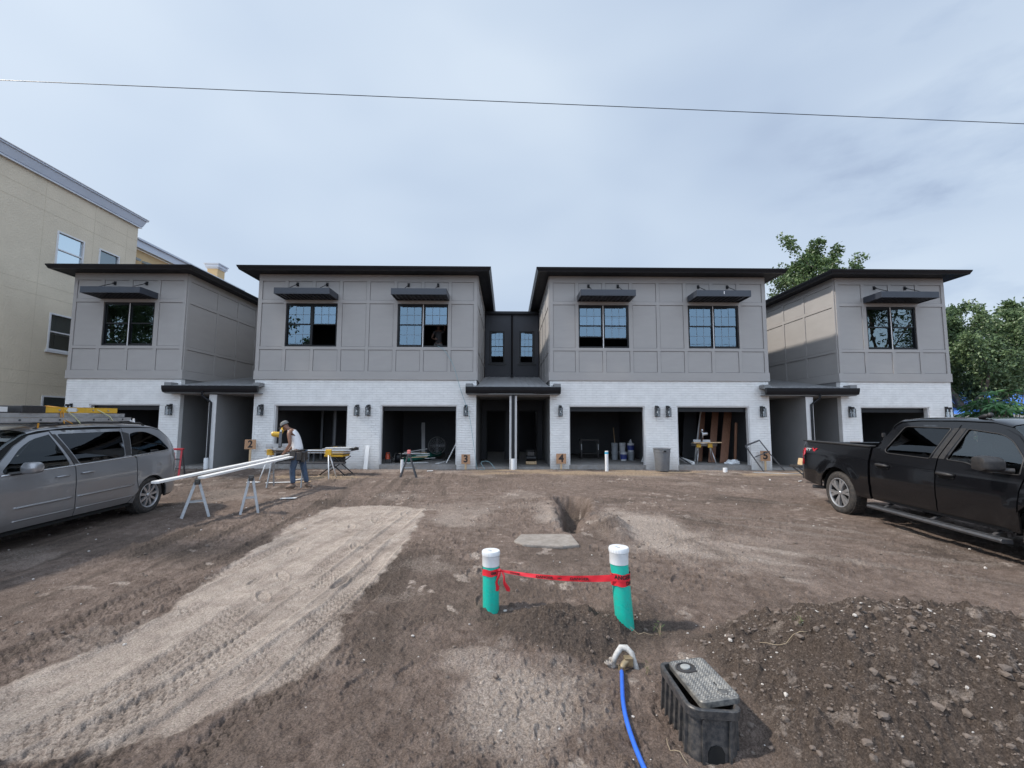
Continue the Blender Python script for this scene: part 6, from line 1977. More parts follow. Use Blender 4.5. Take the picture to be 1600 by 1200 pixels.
for k in range(6):       # stiffening ribs on the long sides
    y = -Ln / 2 + .05 + (Ln - .1) * k / 5
    for s in (-1, 1):
        m.add([(s * (W / 2 + .012), y - .006, .01), (s * (W / 2 + .012), y + .006, .01), (s * (W / 2 + .004), y + .006, Hh - .05), (s * (W / 2 + .004), y - .006, Hh - .05),
               (s * (W / 2 + .032), y - .006, .01), (s * (W / 2 + .032), y + .006, .01), (s * (W / 2 + .024), y + .006, Hh - .05), (s * (W / 2 + .024), y - .006, Hh - .05)],
              [(4, 5, 6, 7), (0, 4, 7, 3), (1, 2, 6, 5), (0, 1, 5, 4), (2, 3, 7, 6)])
for k in (-1, 1):
    x = k * .075
    m.add([(x - .006, -Ln / 2 - .012, .01), (x + .006, -Ln / 2 - .012, .01), (x + .006, -Ln / 2 - .008, Hh - .05), (x - .006, -Ln / 2 - .008, Hh - .05),
           (x - .006, -Ln / 2 - .032, .01), (x + .006, -Ln / 2 - .032, .01), (x + .006, -Ln / 2 - .026, Hh - .05), (x - .006, -Ln / 2 - .026, Hh - .05)],
          [(4, 5, 6, 7), (0, 4, 7, 3), (1, 2, 6, 5), (0, 1, 5, 4), (2, 3, 7, 6)])
body = m.build('box_body', mat('meter_box_plastic', (.030, .032, .035), .42, var=.2, vs=9, bump=.001, bs=120, dust=(.19, .165, .145), dust_amt=.55), mbx, smooth=True, auto=40)
m = MB(); m.prism([(-.045, 0), (-.045, .07), (-.03, .095), (0, .105), (.03, .095), (.045, .07), (.045, 0)], 1, -Ln / 2 - .020, -Ln / 2 - .012); m.build('pipe_slot', 'gap', body)
m = MB()
for y in (-.02,): m.box(-W / 2 - .0125, y, .17, -W / 2 - .006, y + .022, .24)
m.build('side_slot', 'gap', body)
# lid: lifted and shifted
lid = bpy.data.objects.new('lid', None); COL.objects.link(lid); lid.parent = mbx
lid.location = (.045, .040, Hh + .020); lid.rotation_euler = (radians(.5), radians(-9), radians(3))
m = MB(); LW, LL = .245, .48
loft(m, [ring(LW - .02, LL - .02, .03, -.035), ring(LW, LL, .035, -.03), ring(LW, LL, .035, .0), ring(LW - .01, LL - .01, .032, .006)], True, True)
m.build('lid_plate', mat('lid_plastic', (.085, .087, .088), .42, var=.3, vs=7, dust=(.36, .34, .30), dust_amt=.6), lid, smooth=True, auto=35)
m = MB(); i = 0
y = -LL / 2 + .02
while y < LL / 2 - .015:
    x = -LW / 2 + .018 + (.0 if i % 2 else .0085)
    while x < LW / 2 - .014:
        if hypot(x + .045, y - .13) > .066 and not (abs(x - .05) < .035 and abs(y + .17) < .02):
            a = .8 if (i + int((x + 1) / .017)) % 2 else -.8
            d = Vector((cos(a), sin(a), 0)); s = Vector((-sin(a), cos(a), 0)); c = Vector((x, y, .006))
            m.add([c - d * .0075, c + s * .0024, c + d * .0075, c - s * .0024, c + Vector((0, 0, .0032))], [(0, 1, 4), (1, 2, 4), (2, 3, 4), (3, 0, 4)])
        x += .017
    y += .0125; i += 1
m.build('tread_pattern', mat('lid_tread', (.34, .34, .33), .38, var=.3, vs=7, dust=(.42, .39, .34), dust_amt=.5), lid)
m = MB(); c = (-.045, .13, .0055)
m.lathe([(.062, .0), (.062, .006), (.052, .008), (.050, .003), (.001, .003)], c, n=36); m.box(-.045, .065, .006, .005, .09, .012)
m.build('reader_cover', 'black_plastic', lid, smooth=True, auto=35)
m = MB(); m.lathe([(.031, .003), (.031, .011), (.027, .0125), (.001, .0125)], c, n=28); m.build('reader_disc', mat('reader_grey', (.30, .32, .32), .4, dust=(.4, .37, .33), dust_amt=.3), lid, smooth=True, auto=35)
m = MB(); m.box(.042, -.105, .0055, .049, -.065, .0078); m.build('lift_slot', 'gap', lid)
m = MB(); m.lathe([(.026, .0055), (.028, .0085), (.03, .0055)], (.045, -.175, 0), n=20); m.build('lift_ring', 'black_plastic', lid, smooth=True)

# ---- dry roots and weeds
M['root'] = mat('dry_root', (.32, .26, .18), .9); M['weed'] = leaf_mat('weed_leaves', (.05, .08, .03), (.10, .16, .05), (.2, .26, .1))
rp = random.Random(4)
def twig(x, y, l, nm='root_strand', lab='', loc_seed=0):
    m = MB(); r2 = random.Random(loc_seed); a = r2.uniform(0, 6.28); pts = []
    px, py = x, y
    for k in range(8):
        pts.append((px, py, H(px, py) + .006 + .02 * sin(k * .9) ** 2)); a += r2.uniform(-.5, .5); px += cos(a) * l / 8; py += sin(a) * l / 8
    m.tube(pts, .0022, 4); o = m.build(nm, 'root', smooth=True); tag(o, lab, 'root'); return o
for (x, y, l, s, lab) in ((.95, 2.75, .25, 5, 'pale dry root curling by the left side of the meter box'), (2.1, 3.2, .35, 9, 'dry root strand on the left flank of the soil heap'), (1.28, 4.0, .35, 12, 'thin dry root right of the taller green pipe')): twig(x, y, l, 'root_strand', lab, s)
def weed(x, y, h, seed, lab):
    t = thing('weed', lab, 'weed', (x, y, H(x, y))); rs = np.random.RandomState(seed); m = MB(); C = []
    for k in range(7):
        a = rs.uniform(0, 6.28); b = rs.uniform(.2, .7); p = [(0, 0, 0), (cos(a) * b * h * .4, sin(a) * b * h * .4, h * .6), (cos(a) * b * h, sin(a) * b * h, h * rs.uniform(.8, 1.1))]
        m.tube(p, [.002, .0015, .0008], 4, caps=False)
        for q in (.4, .7, 1): C.append((cos(a) * b * h * q, sin(a) * b * h * q, h * q * .95))
    m.build('stem', 'root', t); leaves('blades', C, h * .45, t, 'weed', seed, .12)
for x, y, h, s, lab in ((1.33, 3.98, .10, 1, 'small weed just right of the taller green pipe'), (1.05, 3.45, .07, 2, 'tiny weed behind the meter box'), (2.15, 3.35, .09, 3, 'weed growing on the left slope of the heap')): weed(x, y, h, s, lab)
# ================================================================== TOOLS, LUMBER, SMALL THINGS
def sawhorse(label, x, y, rz, w=.60, h=.80, leg='grey_steel', top='black_plastic', spread=.24, group='folding steel sawhorses'):
    t = thing('sawhorse', label, 'sawhorse', (x, y, H(x, y)), rz, group)
    m = MB(); m.box(-w / 2, -.045, h - .09, w / 2, .045, h); m.box(-w / 2 - .05, -.03, h - .075, w / 2 + .05, .03, h - .02); m.build('top_rail', top, t, bevel=.006)
    for sx in (-1, 1):
        for sy in (-1, 1):
            m = MB(); m.beam((sx * (w / 2 - .06), sy * .03, h - .06), (sx * (w / 2 - .02), sy * spread, 0), .045, .03, up=(1, 0, 0)); m.build('leg', leg, t, bevel=.004)
        m = MB(); m.beam((sx * (w / 2 - .035), -spread * .62, h * .42), (sx * (w / 2 - .035), spread * .62, h * .42), .012, .02); m.build('brace', 'grey_steel', t)
    return t
sawhorse('grey steel sawhorse nearest the minivan, under the end of the white boards', -5.80, 8.46, radians(125), .22, .70, spread=.21)
sawhorse('grey steel sawhorse with a black top, second from the minivan under the white boards', -5.03, 8.86, radians(119), .22, .73, spread=.15)
sawhorse('weathered wide sawhorse behind the long white boards and the worker', -6.02, 12.35, radians(2), .95, .82, spread=.20)
sawhorse('small dark sawhorse with a pink block on top, before the second garage', -3.2, 14.55, radians(90), .16, .76, leg='dark_steel', top='dark_steel', spread=.26)
m = MB(); m.box(-.05, -.05, 0, .05, .05, .12); o = m.build('pink_block', mat('pink_block', (.75, .22, .20), .6), bevel=.012, loc=(-3.2, 14.55, H(-3.2, 14.55) + .762)); tag(o, 'small pink block resting on the dark sawhorse', 'block')

def board(label, p, q, w, th, mt='white_board', name='trim_board', cat='board', group=None, up=(0, 0, 1)):
    m = MB(); m.beam(p, q, w, th, up); o = m.build(name, mt, bevel=.003); return tag(o, label, cat, group)
board('long white trim board held by the worker, its near end pointing at the minivan wheel', (-5.97, 7.66, .745), (-5.86, 12.3, .90), .13, .04, group='white trim boards on the sawhorses')
board('white trim board lying just right of the longest one under the worker hand', (-5.66, 8.35, .745), (-5.66, 12.4, .88), .13, .04, group='white trim boards on the sawhorses')

# ---- numbered unit stakes
M['osb'] = mat('osb_board', (.42, .27, .16), .8, var=.3, vs=18, dust=(.55, .16, .07), dust_amt=.55, detail=8)
def stake(num, x, y, ztop, w, h, lab, text_z=0):
    t = thing('number_stake', lab, 'sign', (x, y, H(x, y)), group='numbered unit stakes along the row')
    z0 = H(x, y); zt = ztop - z0
    m = MB(); m.box(-.035, .0, -.1, .035, .03, zt - .05); m.build('post', 'pine', t)
    m = MB(); m.box(-w / 2, -.014, zt - h, w / 2, -.001, zt); m.build('board', 'osb', t)
    text_mesh(num, h * 1.02, 'ink', 'numeral', t, Matrix.Translation((0, -.0155, zt - h / 2)) @ Matrix.Rotation(pi / 2, 4, 'X'), .001, 0, h * .035)
    return t
stake('2', -9.72, 16.95, 1.10, .42, .36, 'orange number 2 board on a tall stake at the left brick corner')
stake('3', -1.58, 17.02, .56, .33, .36, 'orange number 3 board on a short stake left of the centre entry')
stake('4', 2.06, 17.02, .60, .38, .38, 'orange number 4 board on a short stake right of the centre entry')
stake('5', 9.90, 17.02, .72, .38, .38, 'orange number 5 board behind the leaning black metal frame')
stake('6', 13.35, 16.95, 1.09, .40, .36, 'orange number 6 board showing just above the pickup bed')

# ---- white boards and pipe stubs standing in front of the wall
board('short white board standing against the brick between the two left garages', (-5.36, 16.95, -.02), (-5.36, 17.16, .86), .15, .03, up=(0, 1, 0))
def stub(lab, x, y, h, r, band=None, name='pipe_stub'):
    z = H(x, y); t = thing(name, lab, 'pipe', (x, y, z), group='white pipe stubs along the row')
    m = MB(); m.lathe([(r, -.2), (r, h - .004), (r - .004, h), (r - .010, h), (r - .010, h - .2), (.001, h - .2)], n=24); p = m.build('pipe', 'white_pvc', t, smooth=True, auto=40)
    if band:
        m = MB(); m.lathe([(r + .001, h - .11), (r + .0015, h - .10), (r + .0015, h - .045), (r + .001, h - .04)], n=24); m.build('blue_band', mat('blue_band', (.03, .35, .55), .4), t, smooth=True)
stub('short white pipe stub left of the small dark sawhorse', -3.70, 15.75, .46, .052)
stub('tall white pipe stub with a blue band before the third garage', 3.66, 16.4, .73, .062, True)
stub('very short white pipe stub before the fourth garage', 7.98, 16.3, .16, .075)

# ---- grey trash can
tc_ = thing('trash_can', 'grey plastic trash can standing against the brick between the right garages', 'trash can', (5.76, 16.55, H(5.76, 16.55)))
m = MB(); m.lathe([(.001, .01), (.235, .01), (.245, .03), (.290, .68), (.300, .69), (.305, .80), (.322, .805), (.322, .835), (.305, .84), (.285, .83), (.27, .6), (.22, .05), (.001, .05)], n=40)
m.build('bin', 'can_grey', tc_, smooth=True, auto=35)
for s in (-1, 1):
    m = MB(); m.box(-.075 + (0 if s > 0 else 0), -s * .33, .70, .075, -s * .28, .79); m.build('handle', 'can_grey', tc_, bevel=.01)
m = MB(); m.box(-.05, -.335, .72, .05, -.3305, .775); m.build('handle_recess', 'gap', tc_)

# ---- leaning black frame
fr = thing('metal_frame', 'black folding metal frame leaning on the brick at the right end of the wide block', 'frame', (9.6, 16.7, 0))
m = MB()
A, B, C_, D_ = Vector((-.57, .1, .92)), Vector((.06, .25, 1.13)), Vector((.33, .15, .70)), Vector((-.28, .0, .51))
m.beam(A, B, .05, .05); m.beam(B, C_, .04, .04); m.beam(D_, C_, .03, .03); m.beam(A, (-.12, -.25, .0), .04, .04); m.beam(C_, (.76, -.1, .02), .03, .03); m.beam(C_ + Vector((.02, .06, 0)), (.80, .02, .02), .025, .025)
m.build('frame_tube', 'dark_steel', fr)
m = MB(); m.box(-.50, .03, .88, -.44, .08, .93); m.build('bracket', 'white_pvc', fr)

# ---- red step stool behind the minivan
st = thing('step_stool', 'red and grey step stool standing behind the minivan bumper', 'step stool', (-10.62, 14.4, H(-10.6, 14.4)), radians(15))
for s in (-1, 1):
    m = MB(); m.beam((s * .20, -.22, 0), (s * .17, -.02, .88), .05, .035); m.build('front_leg', 'red', st, bevel=.004)
    m = MB(); m.beam((s * .20, .26, 0), (s * .17, .02, .84), .04, .03); m.build('rear_leg', 'dark_steel', st, bevel=.004)
for z, y in ((.28, -.15), (.56, -.09)):
    m = MB(); m.box(-.18, y - .06, z, .18, y + .10, z + .03); m.build('step', 'dark_steel', st, bevel=.004)
m = MB(); m.box(-.21, -.07, .86, .21, .07, .92); m.build('top_step', 'red', st, bevel=.01)

# ---- mitre saws
def mitre_saw(name, label, x, y, z, rz, body='yellow', group='mitre saws'):
    t = thing(name, label, 'saw', (x, y, z), rz, group)
    m = MB(); m.lathe([(.001, .0), (.20, .0), (.20, .07), (.001, .075)], n=28); m.box(-.33, -.10, .02, .33, .06, .075); m.build('table', 'alu', t, smooth=True, auto=30)
    m = MB(); m.box(-.33, .06, .075, -.04, .085, .16); m.box(.04, .06, .075, .33, .085, .16); m.build('fence', 'alu', t, bevel=.004)
    m = MB(); m.beam((0, .30, .08), (0, .10, .44), .07, .07); m.beam((0, .10, .44), (0, -.08, .48), .06, .06); m.build('arm', 'dark_steel', t, bevel=.008)
    m = MB(); m.lathe([(.001, -.025), (.15, -.022), (.155, 0), (.15, .022), (.001, .025)], (0, -.04, .38), axis='X', n=28); m.build('blade_guard', 'alu', t, smooth=True, auto=40)
    m = MB(); m.tube([(.03, -.02, .39), (.18, -.02, .41)], [.075, .068], 14); m.tube([(.18, -.02, .41), (.22, -.02, .41)], [.066, .045], 14)
    m.tube([(-.05, -.15, .50), (-.02, -.21, .42), (.0, -.22, .34)], .02, 8); m.beam((-.02, .0, .50), (-.02, -.20, .56), .05, .05); m.build('motor_housing', body, t, smooth=True, auto=40)
    m = MB(); m.lathe([(.001, -.003), (.14, -.003), (.14, .003), (.001, .003)], (-.03, -.04, .34), axis='X', n=28); m.build('blade', 'chrome', t)
    return t
def saw_stand(label, x, y, z0, rz, L_=1.8, h=.86, legc='white_pvc', x_off=0.0, legs=None, spread=.34):
    t = thing('saw_stand', label, 'stand', (x, y, z0), rz, 'mitre saw stands')
    m = MB(); m.tube([(-L_ / 2 + x_off, 0, h), (L_ / 2 + x_off, 0, h)], .032, 10); m.tube([(-L_ / 2 + x_off, 0, h - .07), (L_ / 2 + x_off, 0, h - .07)], .015, 8); m.build('beam', 'alu', t, smooth=True)
    for s in (-1, 1):
        cx = s * (legs or L_ * .33)
        m = MB(); m.box(cx - .09, -.07, h - .15, cx + .09, .07, h + .035); m.build('leg_bracket', 'yellow', t, bevel=.015)
        for sy in (-1, 1):
            m = MB(); m.tube([(cx, sy * .04, h - .10), (cx + s * .14, sy * spread, 0)], .019, 8); l = m.build('leg', legc, t, smooth=True)
    return t
saw_stand('white legged saw stand with yellow brackets behind the worker', -6.55, 14.15, H(-6.5, 14.1), radians(0), 2.7, .87, 'white_pvc', .25, .92, .30)
ms = mitre_saw('mitre_saw', 'yellow mitre saw on the long stand right behind the worker face', -7.15, 14.1, .90, radians(205)); ms.scale = (1.2, 1.2, 1.2)
# clutter under the first stand
board('dark plank lying under the white legged saw stand', (-7.5, 14.9, .42), (-5.4, 14.9, .42), .30, .05, 'dark_steel')
saw_stand('silver legged saw stand inside the fourth garage', 8.06, 18.15, .15, radians(-12), 1.0, .78, 'alu', .0, .22, .36)
mitre_saw('mitre_saw', 'grey mitre saw on a silver legged stand in the fourth garage', 7.98, 18.15, .79 + .15, radians(-12), 'alu')
board('worn board lying across the silver legged saw stand', (7.55, 18.05, .98), (8.65, 17.95, 1.0), .24, .035, 'pine')

# ---- yellow table saw on crossed black legs
ts = thing('table_saw', 'yellow table saw on crossed black legs before the left garage pier', 'table saw', (-5.75, 15.2, H(-5.7, 15.2)), radians(-4))
m = MB(); m.box(-.34, -.28, .60, .30, .28, .84); m.build('housing', 'yellow', ts, bevel=.02)
m = MB(); m.box(-.345, -.285, .675, .305, .285, .70); m.build('housing_band', 'black_plastic', ts)
m = MB(); m.box(-.40, -.32, .841, .52, .32, .875); m.box(-.05, -.32, .876, .0, .32, .90); m.build('table_top', 'alu', ts, bevel=.004)
m = MB(); m.box(.53, -.30, .80, .60, .30, .90); m.tube([(.6, -.2, .86), (.72, -.2, .92)], .03, 8); m.build('fence_rail', 'black_plastic', ts, bevel=.006)
for s in (-1, 1):
    m = MB(); m.beam((-.34, s * .30, .60), (.42, s * .30, .0), .03, .03); m.build('leg', 'black_metal', ts); m = MB(); m.beam((.34, s * .265, .60), (-.48, s * .265, .0), .03, .03); m.build('leg', 'black_metal', ts)
board('white offcut resting on the yellow table saw', (-6.1, 15.0, .905), (-5.3, 15.25, .915), .22, .022)
# offcuts and chips on the ground
rp = random.Random(9)
for k, (x, y, l, a, mt) in enumerate(((-6.9, 12.9, .7, .1, 'white_board'), (-6.2, 13.0, .5, .5, 'pine'), (-7.6, 13.2, .4, -.2, 'white_board'), (-5.15, 10.3, .34, .05, 'white_board'), (-6.4, 13.5, .3, 1.0, 'white_board'), (-2.9, 16.2, .22, .2, 'white_board'), (8.9, 13.6, .12, .3, 'white_board'), (8.2, 13.9, .10, 1.1, 'white_board'))):
    z = H(x, y) + .022; q = (x + l * cos(a), y + l * sin(a), z + .012)
    board(['white offcut on the sawdust behind the worker', 'yellow wood offcut on the sawdust behind the worker', 'white offcut left of the saw stand legs', 'white offcut on the soil behind the second sawhorse', 'short white offcut under the saw stand',
           'small white offcut on the soil below the second garage', 'tiny white scrap on the soil left of the pickup tail', 'second tiny white scrap on the soil left of the pickup tail'][k], (x, y, z), q, .09 if l > .2 else .04, .018, mt, 'wood_offcut', 'offcut')

# ---- stand with a light block beside the pickup tail
t = thing('work_stand', 'low black folding stand half hidden by the pickup tail', 'stand', (8.95, 13.4, H(9, 13.4)))
m = MB(); m.box(-.32, -.18, .46, .45, .18, .53); m.build('top', 'black_plastic', t, bevel=.01)
for s in (-1, 1): m = MB(); m.beam((-.25, s * .15, .46), (.35, s * .15, 0), .03, .03); m.build('leg', 'dark_steel', t)
m = MB(); m.prism([(-.20, 0), (-.16, .20), (.22, .17), (.24, 0)], 1, -.10, .10); o = m.build('wood_block', 'pine', loc=(9.02, 13.4, H(9, 13.4) + .532), bevel=.01); tag(o, 'pale wooden block on the black stand beside the pickup tail light', 'wood block')
m = MB()
pts = smooth_pts([(9.0, 16.3, H(9, 16.3) + .01), (9.9, 15.7, H(9.9, 15.7) + .01), (10.6, 15.9, H(10.6, 15.9) + .01), (11.6, 15.5, H(11.6, 15.5) + .01)])
m.tube(pts, .012, 6); tag(m.build('ground_cable', 'grey_steel', smooth=True), 'grey cable on the soil left of the pickup tail', 'cable')

# ---- blue cord hanging from the upper window to the ground, and its loops
m = MB()
pts = smooth_pts([(-2.75, 17.12, 4.75), (-2.45, 17.10, 4.55), (-2.10, 17.06, 3.95), (-1.80, 17.03, 3.0), (-1.47, 17.0, 2.05), (-1.30, 16.98, 1.05), (-1.14, 16.95, .06), (-1.0, 16.7, .02), (-.85, 16.9, .02), (-1.0, 17.1, .25), (-.7, 17.1, .28), (-.45, 16.9, .02)])
m.tube(pts, .008, 5); tag(m.build('hanging_cord', mat('pale_blue_cord', (.22, .38, .42), .6), smooth=True), 'thin pale blue cord hanging from the open upper window down to the entry', 'cord')

# ================================================================== GARAGE CONTENTS
Z0 = Z_SLAB
def bucket(lab, x, y, z, c='grey', blue=False):
    t = thing('bucket', lab, 'bucket', (x, y, z), group='paint buckets in the third garage')
    m = MB(); m.lathe([(.001, .0), (.128, .0), (.150, .33), (.156, .335), (.156, .365), (.001, .368)], n=24)
    m.build('pail', c, t, smooth=True, auto=35)
    if blue:
        m = MB(); m.lathe([(.1355, .07), (.1495, .28)], n=24); o = m.build('label_band', mat('label_blue', (.03, .05, .22), .5), t, smooth=True)
    m = MB(); pts = [(.157 * cos(a), .157 * sin(a) , .31 - .1 * abs(sin(a * .5))) for a in [pi + pi * k / 8 for k in range(9)]]; m.tube(pts, .003, 4, caps=False); m.build('bail', 'dark_steel', t)
M['pail_grey'] = mat('pail_grey', (.30, .33, .36), .5, var=.1); M['pail_white'] = mat('pail_white', (.55, .57, .6), .5, var=.1)
for k, (x, y, z, c, b, lab) in enumerate(((4.78, 19.8, Z0, 'pail_grey', 0, 'grey bucket at the bottom of the left pair in the third garage'), (4.78, 19.8, Z0 + .37, 'pail_grey', 0, 'grey bucket stacked on top of the left pair in the third garage'),
        (5.02, 19.2, Z0, 'pail_white', 1, 'single blue labelled bucket in front of the pair in the third garage'), (5.42, 19.5, Z0, 'pail_grey', 0, 'grey bucket at the bottom right of the third garage'), (5.42, 19.5, Z0 + .37, 'pail_white', 1, 'blue labelled bucket stacked at the right of the third garage'),
        (5.16, 19.9, Z0, 'pail_white', 0, 'pale bucket behind the blue labelled ones in the third garage'), (5.16, 19.9, Z0 + .37, 'pail_white', 0, 'pale bucket stacked behind the blue labelled ones in the third garage'))): bucket(lab, x, y, z, c, b)
t = thing('plastic_jug', 'small white jug on the stacked bucket in the third garage', 'jug', (5.42, 19.5, Z0 + .739)); m = MB(); m.lathe([(.001, 0), (.06, 0), (.06, .10), (.02, .14), (.02, .17), (.001, .17)], n=16); m.build('jug_body', 'pail_white', t, smooth=True, auto=40)
m = MB(); m.tube([(-.05, 0, .09), (-.08, 0, .07), (-.06, 0, .03)], .008, 6); m.build('handle', 'pail_white', t)
wb = thing('work_cart', 'black wheeled work cart standing in the third garage', 'cart', (3.75, 20.4, Z0))
m = MB(); m.box(-.42, -.25, .82, .42, .25, .87); m.build('shelf', 'black_plastic', wb); m = MB(); m.box(-.42, -.25, .22, .42, .25, .25); m.build('shelf', 'black_plastic', wb)
for sx in (-1, 1):
    for sy in (-1, 1): m = MB(); m.box(sx * .38 - .02, sy * .21 - .02, .08, sx * .38 + .02, sy * .21 + .02, .82); m.build('leg', 'black_plastic', wb); m = MB(); m.lathe([(.001, -.015), (.045, -.015), (.045, .015), (.001, .015)], (sx * .38, sy * .21, .045), axis='X', n=14); m.build('caster', 'tyre', wb)
    m = MB(); m.box(sx * .38 - .018, -.238, .40, sx * .38 + .018, -.2305, .66); m.build('pale_tape', 'pail_white', wb)
board('pale stick leaning up in the third garage', (5.0, 20.4, Z0), (5.0, 20.9, 1.55), .03, .03, 'pine')
board('white scrap board by the right jamb of the third garage', (5.62, 18.4, Z0 + .02), (5.80, 18.7, Z0 + .22), .18, .02)
# second garage: pipe, drum fan, lumber
t = thing('green_conduit', 'long green pipe lying on the floor of the second garage', 'pipe'); m = MB(); m.tube([(-4.10, 18.05, Z0 + .12), (-3.05, 20.2, Z0 + .22)], .115, 20, caps=False); m.tube([(-4.10, 18.05, Z0 + .12), (-3.05, 20.2, Z0 + .22)], .105, 20, caps=False)
m.build('pipe', mat('dull_green_pipe', (.02, .16, .12), .5, var=.15), t, smooth=True)
t = thing('drum_fan', 'round drum fan standing in the second garage', 'fan', (-3.05, 19.4, Z0)); m = MB(); m.lathe([(.36, -.12), (.38, -.10), (.38, .10), (.36, .12), (.355, .10), (.355, -.10), (.36, -.12)], (0, 0, .62), axis='Y', n=36); m.build('drum', 'alu', t, smooth=True)
m = MB()
for k in range(16): a = 2 * pi * k / 16; m.tube([(.06 * cos(a), -.11, .62 + .06 * sin(a)), (.36 * cos(a), -.11, .62 + .36 * sin(a))], .003, 4)
for r in (.12, .2, .28): m.tube([(r * cos(2 * pi * k / 24), -.112, .62 + r * sin(2 * pi * k / 24)) for k in range(25)], .003, 4)
m.build('grille', 'alu', t)
m = MB()
for k in range(4):
    a = pi / 2 * k; c = Vector((.17 * cos(a), 0, .62 + .17 * sin(a))); d = Vector((cos(a), 0, sin(a))); s = Vector((-sin(a), .5, cos(a))).normalized()
    m.add([c - d * .12 - s * .04, c - d * .12 + s * .04, c + d * .14 + s * .08, c + d * .14 - s * .08], [(0, 1, 2, 3)])
m.lathe([(.001, -.06), (.06, -.05), (.06, .06), (.001, .07)], (0, 0, .62), axis='Y', n=16); m.build('blade', 'dark_steel', t)
m = MB(); m.tube([(-.40, 0, .62), (-.40, 0, .10), (-.28, -.2, .02)], .016, 8); m.tube([(.40, 0, .62), (.40, 0, .10), (.28, -.2, .02)], .016, 8); m.tube([(-.28, -.2, .02), (.28, -.2, .02)], .016, 8); m.tube([(-.40, 0, .1), (-.3, .22, .02)], .016, 8); m.tube([(.40, 0, .1), (.3, .22, .02)], .016, 8); m.build('stand', 'dark_steel', t)
rp = random.Random(21)
for k in range(9):
    x = -4.55 + rp.uniform(-.15, .5); y = 18.3 + rp.uniform(-.2, .8); a = rp.uniform(-.5, 1.1); l = rp.uniform(.8, 1.5); z = Z0 + .03 + .045 * k
    board('loose board in the heap of lumber in the second garage', (x, y, z), (x + l * cos(a), y + l * sin(a) * .8, z + rp.uniform(0, .12)), .08, .025, 'white_board' if k % 3 else 'pine', 'lumber_piece', 'board', 'boards heaped in the second garage')
board('pale board leaning upright near the middle of the second garage', (-3.75, 20.0, Z0), (-4.05, 21.4, 1.75), .16, .03, 'trim_white')
board('white board leaning on the right jamb of the second garage', (-2.42, 17.75, Z0 + .02), (-2.02, 17.9, 1.0), .06, .03)
board('white board lying on the floor of the second garage, right side', (-2.75, 17.6, Z0 + .012), (-2.45, 18.9, Z0 + .02), .16, .02)
board('white panel flat on the floor of the second garage, in the middle', (-4.2, 17.75, Z0 + .012), (-3.2, 18.1, Z0 + .016), .28, .014)
t = thing('red_tool', 'red power tool on the floor at the left of the second garage', 'tool', (-4.72, 17.85, Z0)); m = MB(); m.box(-.12, -.12, 0, .12, .12, .16); m.build('base', 'black_plastic', t, bevel=.02)
m = MB(); m.tube([(-.05, 0, .16), (-.05, 0, .42)], [.10, .07], 14); m.build('motor', mat('tool_red', (.45, .07, .03), .4), t, smooth=True, auto=50); m = MB(); m.tube([(-.05, -.08, .38), (.08, -.1, .40), (.1, -.06, .2)], .018, 8); m.build('handle', 'black_plastic', t)
t = thing('black_spool', 'black cable spool beside the red tool in the second garage', 'spool', (-4.38, 18.0, Z0)); m = MB(); m.lathe([(.20, -.12), (.20, -.10), (.08, -.10), (.08, .10), (.20, .10), (.20, .12)], (0, 0, .20), axis='X', n=24); m.build('reel', 'black_plastic', t, smooth=True, auto=40)
m = MB(); m.lathe([(.09, -.09), (.16, -.08), (.16, .08), (.09, .09)], (0, 0, .20), axis='X', n=24); m.build('cable', 'black_metal', t, smooth=True)
# first garage of the left wide block: studs and a bench
for k, (x, y) in enumerate(((-8.15, 19.6), (-7.75, 19.9), (-6.95, 20.3), (-7.2, 18.6))):
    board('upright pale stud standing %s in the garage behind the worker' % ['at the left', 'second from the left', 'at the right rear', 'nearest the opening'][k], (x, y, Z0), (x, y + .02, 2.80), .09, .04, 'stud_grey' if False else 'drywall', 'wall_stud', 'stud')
wb = thing('tool_bench', 'cluttered low bench in the garage behind the worker', 'bench', (-7.0, 17.9, Z0)); m = MB(); m.box(-.9, -.3, .48, .9, .3, .52); m.build('bench_top', 'pine', wb)
for sx in (-1, 1):
    for sy in (-1, 1): m = MB(); m.box(sx * .82 - .03, sy * .24 - .03, 0, sx * .82 + .03, sy * .24 + .03, .48); m.build('leg', 'drywall', wb)
t = thing('tool_case', 'black tool case on the bench behind the worker', 'case', (-6.8, 17.9, Z0 + .52)); m = MB(); m.box(-.25, -.15, 0, .25, .15, .16); m.build('shell', 'black_plastic', t, bevel=.02); m = MB(); m.tube([(-.08, -.16, .10), (-.08, -.2, .12), (.08, -.2, .12), (.08, -.16, .10)], .01, 6); m.build('handle', 'yellow', t)
# fourth garage: doors, panels, gutter, plastic
def lean(lab, x0, x1, ybot, ytop, ztop, mt, sh, th=.045, nm='door_panel', cat='door'):
    m = MB(); d = Vector((sh, ytop - ybot, ztop - Z0))
    a, b = Vector((x0, ybot, Z0 + .002)), Vector((x1, ybot + .04, Z0 + .002)); o = Vector((0, -th, th * .3))
    m.add([a, b, b + d, a + d, a + o, b + o, b + d + o, a + d + o], [(0, 3, 2, 1), (4, 5, 6, 7), (0, 1, 5, 4), (1, 2, 6, 5), (2, 3, 7, 6), (3, 0, 4, 7)])
    ob = m.build(nm, mt, bevel=.004); return tag(ob, lab, cat)
lean('brown wooden door slab leaning at the far right of the fourth garage', 8.66, 9.0, 18.15, 18.7, 2.6, 'brown_door', .58)
lean('brown wooden door slab leaning second from the right in the fourth garage', 8.30, 8.60, 18.4, 19.0, 2.5, 'brown_door', .55)
lean('darker brown door slab leaning behind the other two in the fourth garage', 8.02, 8.24, 18.8, 19.4, 2.4, 'brown_door', .50)
